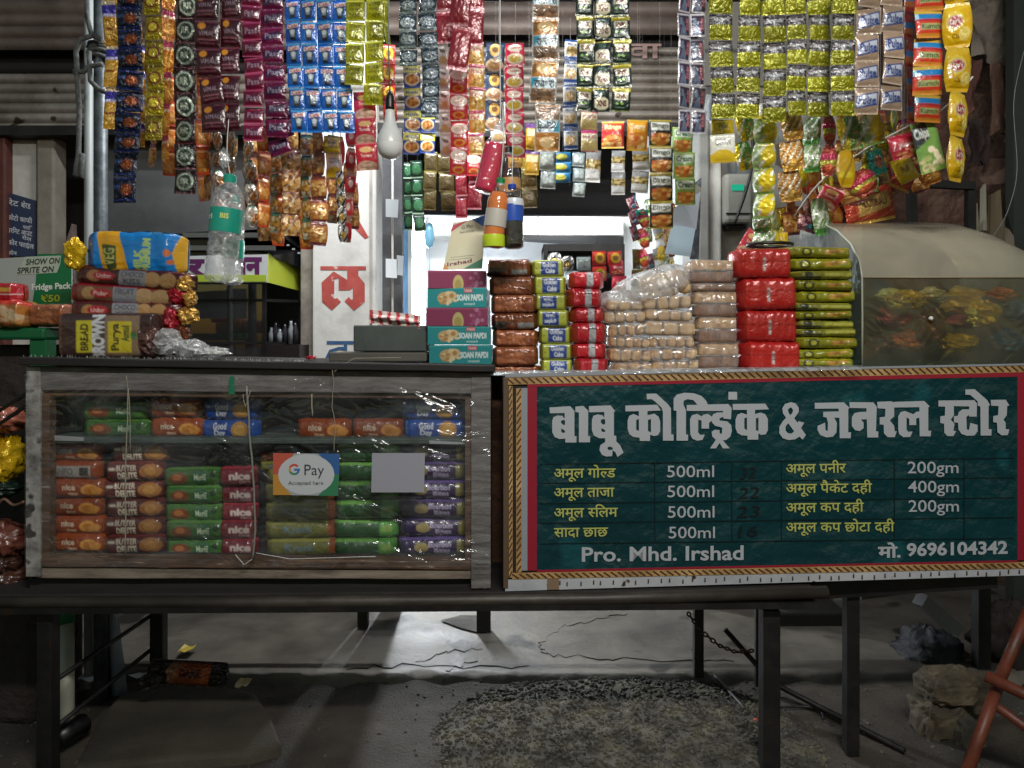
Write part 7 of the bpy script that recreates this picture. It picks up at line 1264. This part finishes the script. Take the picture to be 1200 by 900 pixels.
def rusks(x0, x1, y0, y1, Y, label, n, mat=RUSK, d=.10, group='clear rusk packets on the counter', seed=0, flat=.9):
    x0 += J(3); x1 += J(4); n = random.choice((3, 4, 4, 5))
    w = (x1-x0)*Y/F; h = (y1-y0)*Y/F; c0 = W((x0+x1)/2, y1, Y); t = thing('rusk_packet', label, 'rusk packet', c0, group)
    I = np.array(ico)
    for i in range(n):
        m = MB(); cx = c0.x-w/2+(i+.5)*w/n; q = [(cx+J(.002), Y+.006+k*(d-.012)/4, c0.z+h*.48+J(.001)) for k in range(5)]
        r = w/n*random.uniform(.42, .5); hh = h*random.uniform(.36, .47); tl = J(.25); zc_ = c0.z+h*.48; m.box((cx-r, Y+.008, zc_-hh), (cx+r, Y+d-.01, zc_+hh)); m.v = [(cx+(a-cx)*math.cos(tl)+(z-zc_)*math.sin(tl)*.6, b, zc_+(z-zc_)*math.cos(tl)) for a, b, z in m.v]; m.obj('rusk', mat, t, bev=.009)
    wrap_shell(t, x0, x1, y0, y1, Y, d, FILM, seed); t.rotation_euler = (0, J(.05), J(.12)); return t
ys = [350, 364, 378, 394, 408, 424, 437]
for i in range(6): rusks(709+i*1.8, 757+i*1.6+(4 if i > 1 else 0), ys[i], ys[i+1], S2, 'clear packet of round rusks, %s of the left rusk stack' % (ORD[i] if i < 5 else 'bottom one'), 5, RUSKP if i < 2 else RUSK, seed=i)
ys = [345, 362, 376, 393, 408, 422, 436]
for i in range(6): rusks(754+i*2.2, 812+i*1.4, ys[i], ys[i+1], S2-.01, 'clear packet of rusks, %s of the right rusk stack' % (ORD[i] if i < 5 else 'bottom one'), 5, RUSKP if i < 3 else RUSK, seed=i+1)
# long puffy clear bag of pale buns on top
t = thing('bun_bag', 'big puffy clear bag of pale buns slumped over the rusk stacks', 'bun bag', W(770, 350, 2.12), 'clear bags on the counter')
for i, (x, y, r) in enumerate(((762, 334, 13), (777, 330, 14), (792, 326, 13), (803, 336, 11), (765, 343, 9), (783, 343, 9))):
    c = W(x, y, 2.16); m = MB(); R = r*2.16/F; m.lathe([(0, -R*.8), (R*.7, -R*.6), (R, 0), (R*.75, R*.6), (0, R*.8)], c, 12); m.obj('bun', RUSKP, t, True)
cvb = Cv(60, 30, '#ffffff'); mb_ = tubepack('bag_unit', cvb, film('puffy_bag', haze=.24, gloss=.3, hazevar=.35, bs=26, bd=.015, rough=.15), p=.6, crimp=.3, cr=.14, seed=5, endz=.25)
link('clear_bag', mb_, t, W(770, 332, 2.1)-org(t)+Vector((0, .08, 0)), (0, math.radians(-17), 0), (104*2.1/F, .16, 38*2.1/F))
link('clear_bag', mb_, t, W(724, 350, 2.13)-org(t)+Vector((0, .06, 0)), (0, math.radians(-8), 0), (56*2.1/F, .12, 22*2.1/F))
def loaf(x0, x1, y0, y1, label, bands, seed):
    Y = 2.1; t = thing('toast_packet', label, 'toast packet', W((x0+x1)/2, y1, Y), 'toast packets on the counter'); n = bands
    for i in range(n):
        a = W(x0+2, y1-(y1-y0)*i/n-1, Y); b = W(x1-2, y1-(y1-y0)*(i+1)/n+.6, Y); m = MB(); m.box((a.x, Y+.012, a.z), (b.x, Y+.10, b.z)); m.obj('toast_slab', [TOAST, RUSK, TOAST][i % 3], t, bev=.006)
    wrap_shell(t, x0, x1, y0, y1, Y, .115, FILM, seed)
loaf(811, 863, 304, 331, 'clear toast packet with a white topped bag, topmost of the toast stack', 2, 1); loaf(812, 866, 331, 341, 'thin amber toast packet under the topmost of the toast stack', 1, 2)
loaf(814, 867, 341, 371, 'clear toast packet in the middle of the toast stack', 2, 0); loaf(818, 867, 371, 402, 'clear toast packet, second from the bottom of the toast stack', 2, 1); loaf(819, 869, 402, 433, 'clear toast packet at the bottom of the toast stack', 2, 2)
stack('red_toast', 864, 936, [290, 325, 362.5, 400, 434.5], 2.09, .13, 'large red toast packet', 'of the red stack on the counter', 'toast_bag', 'toast packet', 'red toast packets on the counter', xs=[-1, 3, 4, 7], tilts=[0, -1, 0, 1])
stack(['noodle_flat', 'noodle_flat', 'noodle_flat_dark', 'noodle_flat', 'noodle_flat', 'noodle_flat_dark', 'noodle_flat', 'noodle_flat_dark', 'noodle_flat_dark', 'noodle_flat', 'noodle_flat', 'noodle_flat'], 928, 1004, [289, 302, 316, 327, 340, 354, 364, 374, 385, 395, 409, 420, 432], 2.11, .11, 'flat yellow green noodle packet', 'of the noodle stack beside the dome', 'noodle_packet', 'noodle packet', 'noodle packets on the counter', xs=[-1, 0, 1, 2, 3, 2, 2, 2, 4, 6, 5, 4], xj=3, tilts=[1.5, .6, -1, .8, -.4, .9, -.7, 1.2, -.5, .6, -.8, .4], yawj=.05)
# dark ring on the red stack top (tray rim)
m = MB(); c = W(902, 287, 2.17); m.tube([(c.x+.065*math.cos(a/3.1831), c.y+.05*math.sin(a/3.1831), c.z) for a in range(21)], .005, 6, False); single(m, 'black_ring', BLACK, 'thin black ring resting on the topmost red toast packet', 'ring', smooth=True)
# ---------------------------------------------------------------- clear plastic dome
t = thing('display_dome', 'big cloudy clear plastic display dome full of snack packets on the counter', 'display dome', (1.25, 2.15, W(0, 428, 2.12).z))
X0, X1 = 1.003, 1.62; zb0 = W(0, 430, 2.12).z
prof = [(2.12, zb0), (2.118, 1.22), (2.12, 1.352)]; top = [(2.12, 1.352), (2.135, 1.40), (2.19, 1.458), (2.28, 1.51), (2.40, 1.552), (2.53, 1.576), (2.68, 1.585)]
DOME = film('cloudy_plastic_lid', haze=.32, gloss=.1, rough=.24, bs=5, bstr=.3, bd=.006, hazevar=.07, tint='#cfc6a8', dcol='#d6ceb4'); DOMEF = film('cloudy_plastic_front', haze=.07, gloss=.07, rough=.12, bs=5, bstr=.5, bd=.02, hazevar=.08, tint='#c9c8a8', dcol='#a3a292')
_n = DOMEF.node_tree; _tr = [q for q in _n.nodes if q.type == 'BSDF_TRANSPARENT'][0]; _rf = _n.nodes.new('ShaderNodeBsdfRefraction'); _rf.inputs['IOR'].default_value = 1.02; _rf.inputs['Roughness'].default_value = .35; _rf.inputs[0].default_value = (.62, .60, .42, 1)
_mx = _n.nodes.new('ShaderNodeMixShader'); _mx.inputs[0].default_value = .5; _to = _tr.outputs[0].links[0].to_socket; _n.links.new(_tr.outputs[0], _mx.inputs[1]); _n.links.new(_rf.outputs[0], _mx.inputs[2]); _n.links.new(_mx.outputs[0], _to)
def ext(pr, nm, mat, x0, x1, nseg=24, droop=True):
    m = MB(); vs = []
    for i in range(nseg+1):
        x = x0+(x1-x0)*i/nseg
        for (y, z) in pr: dz = -.16*max(0, (x-1.42)/.2)**1.8*max(0, (z-1.35)/.23) if droop else 0; vs.append((x, y, z+dz))
    k = len(pr); m.add(vs, [(i*k+j, (i+1)*k+j, (i+1)*k+j+1, i*k+j+1) for i in range(nseg) for j in range(k-1)]); return m.obj(nm, mat, t, True)
ext(prof, 'front_pane', DOMEF, X0, X1); ext(top, 'curved_lid', DOME, X0-.001, X1)
m = MB(); m.add([(X0, y, z) for y, z in prof]+[(X0, y, z) for y, z in top[1:]]+[(X0, 2.68, zb0)], [tuple(range(10))[::-1]]); m.obj('end_pane', film('end_plastic', haze=.12, gloss=.1, rough=.1, bs=4, bstr=.3, tint='#9fc4c0'), t)
dz_ = lambda z: -.16*max(0, (X1-1.42)/.2)**1.8*max(0, (z-1.35)/.23)
m = MB(); m.add([(X1, y, z+dz_(z)) for y, z in prof]+[(X1, y, z+dz_(z)) for y, z in top[1:]]+[(X1, 2.68, zb0)], [tuple(range(10))]); m.obj('end_pane', bpy.data.materials['end_plastic'], t)
m = MB(); m.tube([(X0, y-.001, z+.001) for y, z in prof+top[1:]], .003, 6); m.obj('edge_seam', plain('seam_plastic', '#9a9a8c', .3), t, True)
m = MB(); m.tube([(X0, 2.117, 1.353), (X1, 2.117, 1.353)], .002, 6); m.obj('crease', plain('crease_brown', '#8a7a60', .4), t, True)
m = MB(); m.box((X0-.03, 2.135, zb0-.005), (X1, 2.7, zb0+.004)); m.obj('tray', plain('teal_tray', '#0f4a48', .5), t)
m = MB(); m.box((X0-.028, 2.15, zb0+.005), (X0-.02, 2.5, 1.30)); m.obj('side_wall', plain('teal_wall', '#12605a', .45), t, bev=.002)
m = MB(); m.box((X0, 2.66, zb0), (X1-.01, 2.68, 1.36)); m.obj('back_wall', mottle('dome_back', ['#3a3c38', '#55564c'], 4, .7), t)
c = Vector((W(1124, 306, 2.2).x, 2.18, W(1124, 306, 2.2).z)); m = MB(); c = W(1124, 306, 2.155); m.tube([(c.x+.018*math.cos(a/2.5465), c.y+.012*math.sin(a/2.5465)-.003, c.z+.014*math.sin(a/2.5465)) for a in range(17)], .002, 6, False); m.obj('knob_ring', LEDGEW, t, True)
m = MB(); m.tube([W(1091, 373, 2.113)+Vector((0, 0, 0)), W(1091, 373, 2.10)], .006, 10); m.obj('rivet', LEDGEW, t, True)
m = MB(); b_ = [(960, 262, 2.62), (985, 292, 2.35), (1003, 320, 2.14)]
BLUF = mottle('blue_foil', ['#123c6a', '#2a6aa8', '#4f8fc0'], 10, .3, metal=.3, bs=50, bstr=.8, bd=.01); ORAF = mottle('orange_foil', ['#a8481c', '#c8682c', '#d88a4a'], 10, .3, metal=.3, bs=50, bstr=.8, bd=.01)
for i, (x, y, w, h, mt, lb) in enumerate(((1062, 352, 46, 24, YELF, 'yellow crumpled packet at the upper left inside the dome'), (1048, 372, 44, 26, REDF2, 'dark red crumpled packet at the left inside the dome'), (1128, 352, 52, 30, YELF, 'large bright yellow packet in the middle inside the dome'), (1152, 368, 34, 30, YELF, 'yellow packet right of the largest one inside the dome'), (1172, 346, 26, 18, ORAF, 'small orange packet high at the right inside the dome'), (1190, 366, 30, 26, BLUF, 'blue packet at the right inside the dome'), (1122, 402, 46, 22, YELF, 'yellow packet low in the middle inside the dome'), (1064, 400, 50, 24, ORAF, 'orange packet low at the left inside the dome'), (1180, 400, 40, 26, BLUF, 'blue packet low at the right inside the dome'), (1090, 380, 30, 40, BRNF, 'dark brown packet standing in the middle inside the dome'), (1032, 404, 30, 22, BRNF, 'brown packet in the left corner inside the dome'), (1126, 376, 32, 16, plain('pink_foil', '#b0606a', .3), 'pinkish packet between the yellow ones inside the dome'), (1092, 346, 26, 18, plain('cream_foil', '#b9ad84', .3), 'cream packet at the top middle inside the dome'), (1042, 346, 26, 16, plain('pale_yellow_foil', '#c9b860', .3), 'pale yellow packet touching the front crease inside the dome'))):
    Yd = 2.24+.05*(i % 3); crumple(x, y, Yd, w*Yd/F, h*Yd/F, .08, mt, lb, 'snack_packet', 'snack packet', 110+i, 'packets inside the dome', smooth=False)
m = MB(); m.prism([W(570, 672, 2.25), W(600, 672, 2.25), W(600, 440, 2.25), W(570, 440, 2.25)], (0, .05, 0)); single(m, 'brown_cloth', mottle('cloth_brown', ['#2a1d16', '#5c3c2a', '#3a2a22'], 4, .9, bs=14, bstr=.9, bd=.03), 'brown cloth put in to fill the gap between cabinet and signboard', 'cloth')  # added to close the bright gap and stand for brown goods there
DKS = mottle('grey_sack', ['#131315', '#242428', '#303034'], 8, .8, bs=20, bstr=.8, bd=.02)
for i, (x, y, Y, w, h, lb, mt) in enumerate(((1085, 768, 2.75, .26, .20, 'dark grey sack standing in the shade under the right table', DKS), (1038, 778, 2.9, .2, .13, 'small dark sack slumped left of the grey sack under the right table', DKS), (1185, 752, 2.7, .26, .26, 'dark brown bundle at the right edge behind the stones', mottle('brown_bundle', ['#1a1310', '#2c201b'], 8, .8)))):
    crumple(x, y, Y, w, h, .2, mt, lb, 'sack', 'sack', 90+i, 'dark sacks under the right table', smooth=True)
# dropped wrapper on the stone slab
t = thing('dropped_wrapper', 'dark brown and orange snack wrapper dropped on the stone slab', 'wrapper', G(222, 805, .07))
CW = Cv(90, 34, '#2a1410').rect(.3, .1, .8, .9, '#b0521c').poly([(.3, .1), (.45, .1), (.36, .9), (.28, .9)], '#b5825c').text('DARK', .44, .34, .72, .7, '#4a140c', .08).rect(.86, 0, 1, 1, '#150c0a')
D['dropped'] = pillow('dropped', CW, FOILD, cr=.2, pinch=.1)
c = W(220, 789, 2.34); link('wrapper_body', D['dropped'], t, c-org(t), (math.radians(-25), math.radians(3), 0), (.26, .07, .075))
link('wrapper_tail', pillow('tail', Cv(20, 16, '#1c1210'), FOILD, cr=.25, pinch=.5), t, W(176, 797, 2.3)-org(t), (math.radians(-40), math.radians(-20), 0), (.09, .04, .05))
print('objects', len(bpy.data.objects), 'tris', sum(len(o.data.polygons)*2 for o in bpy.data.objects if o.type == 'MESH'))
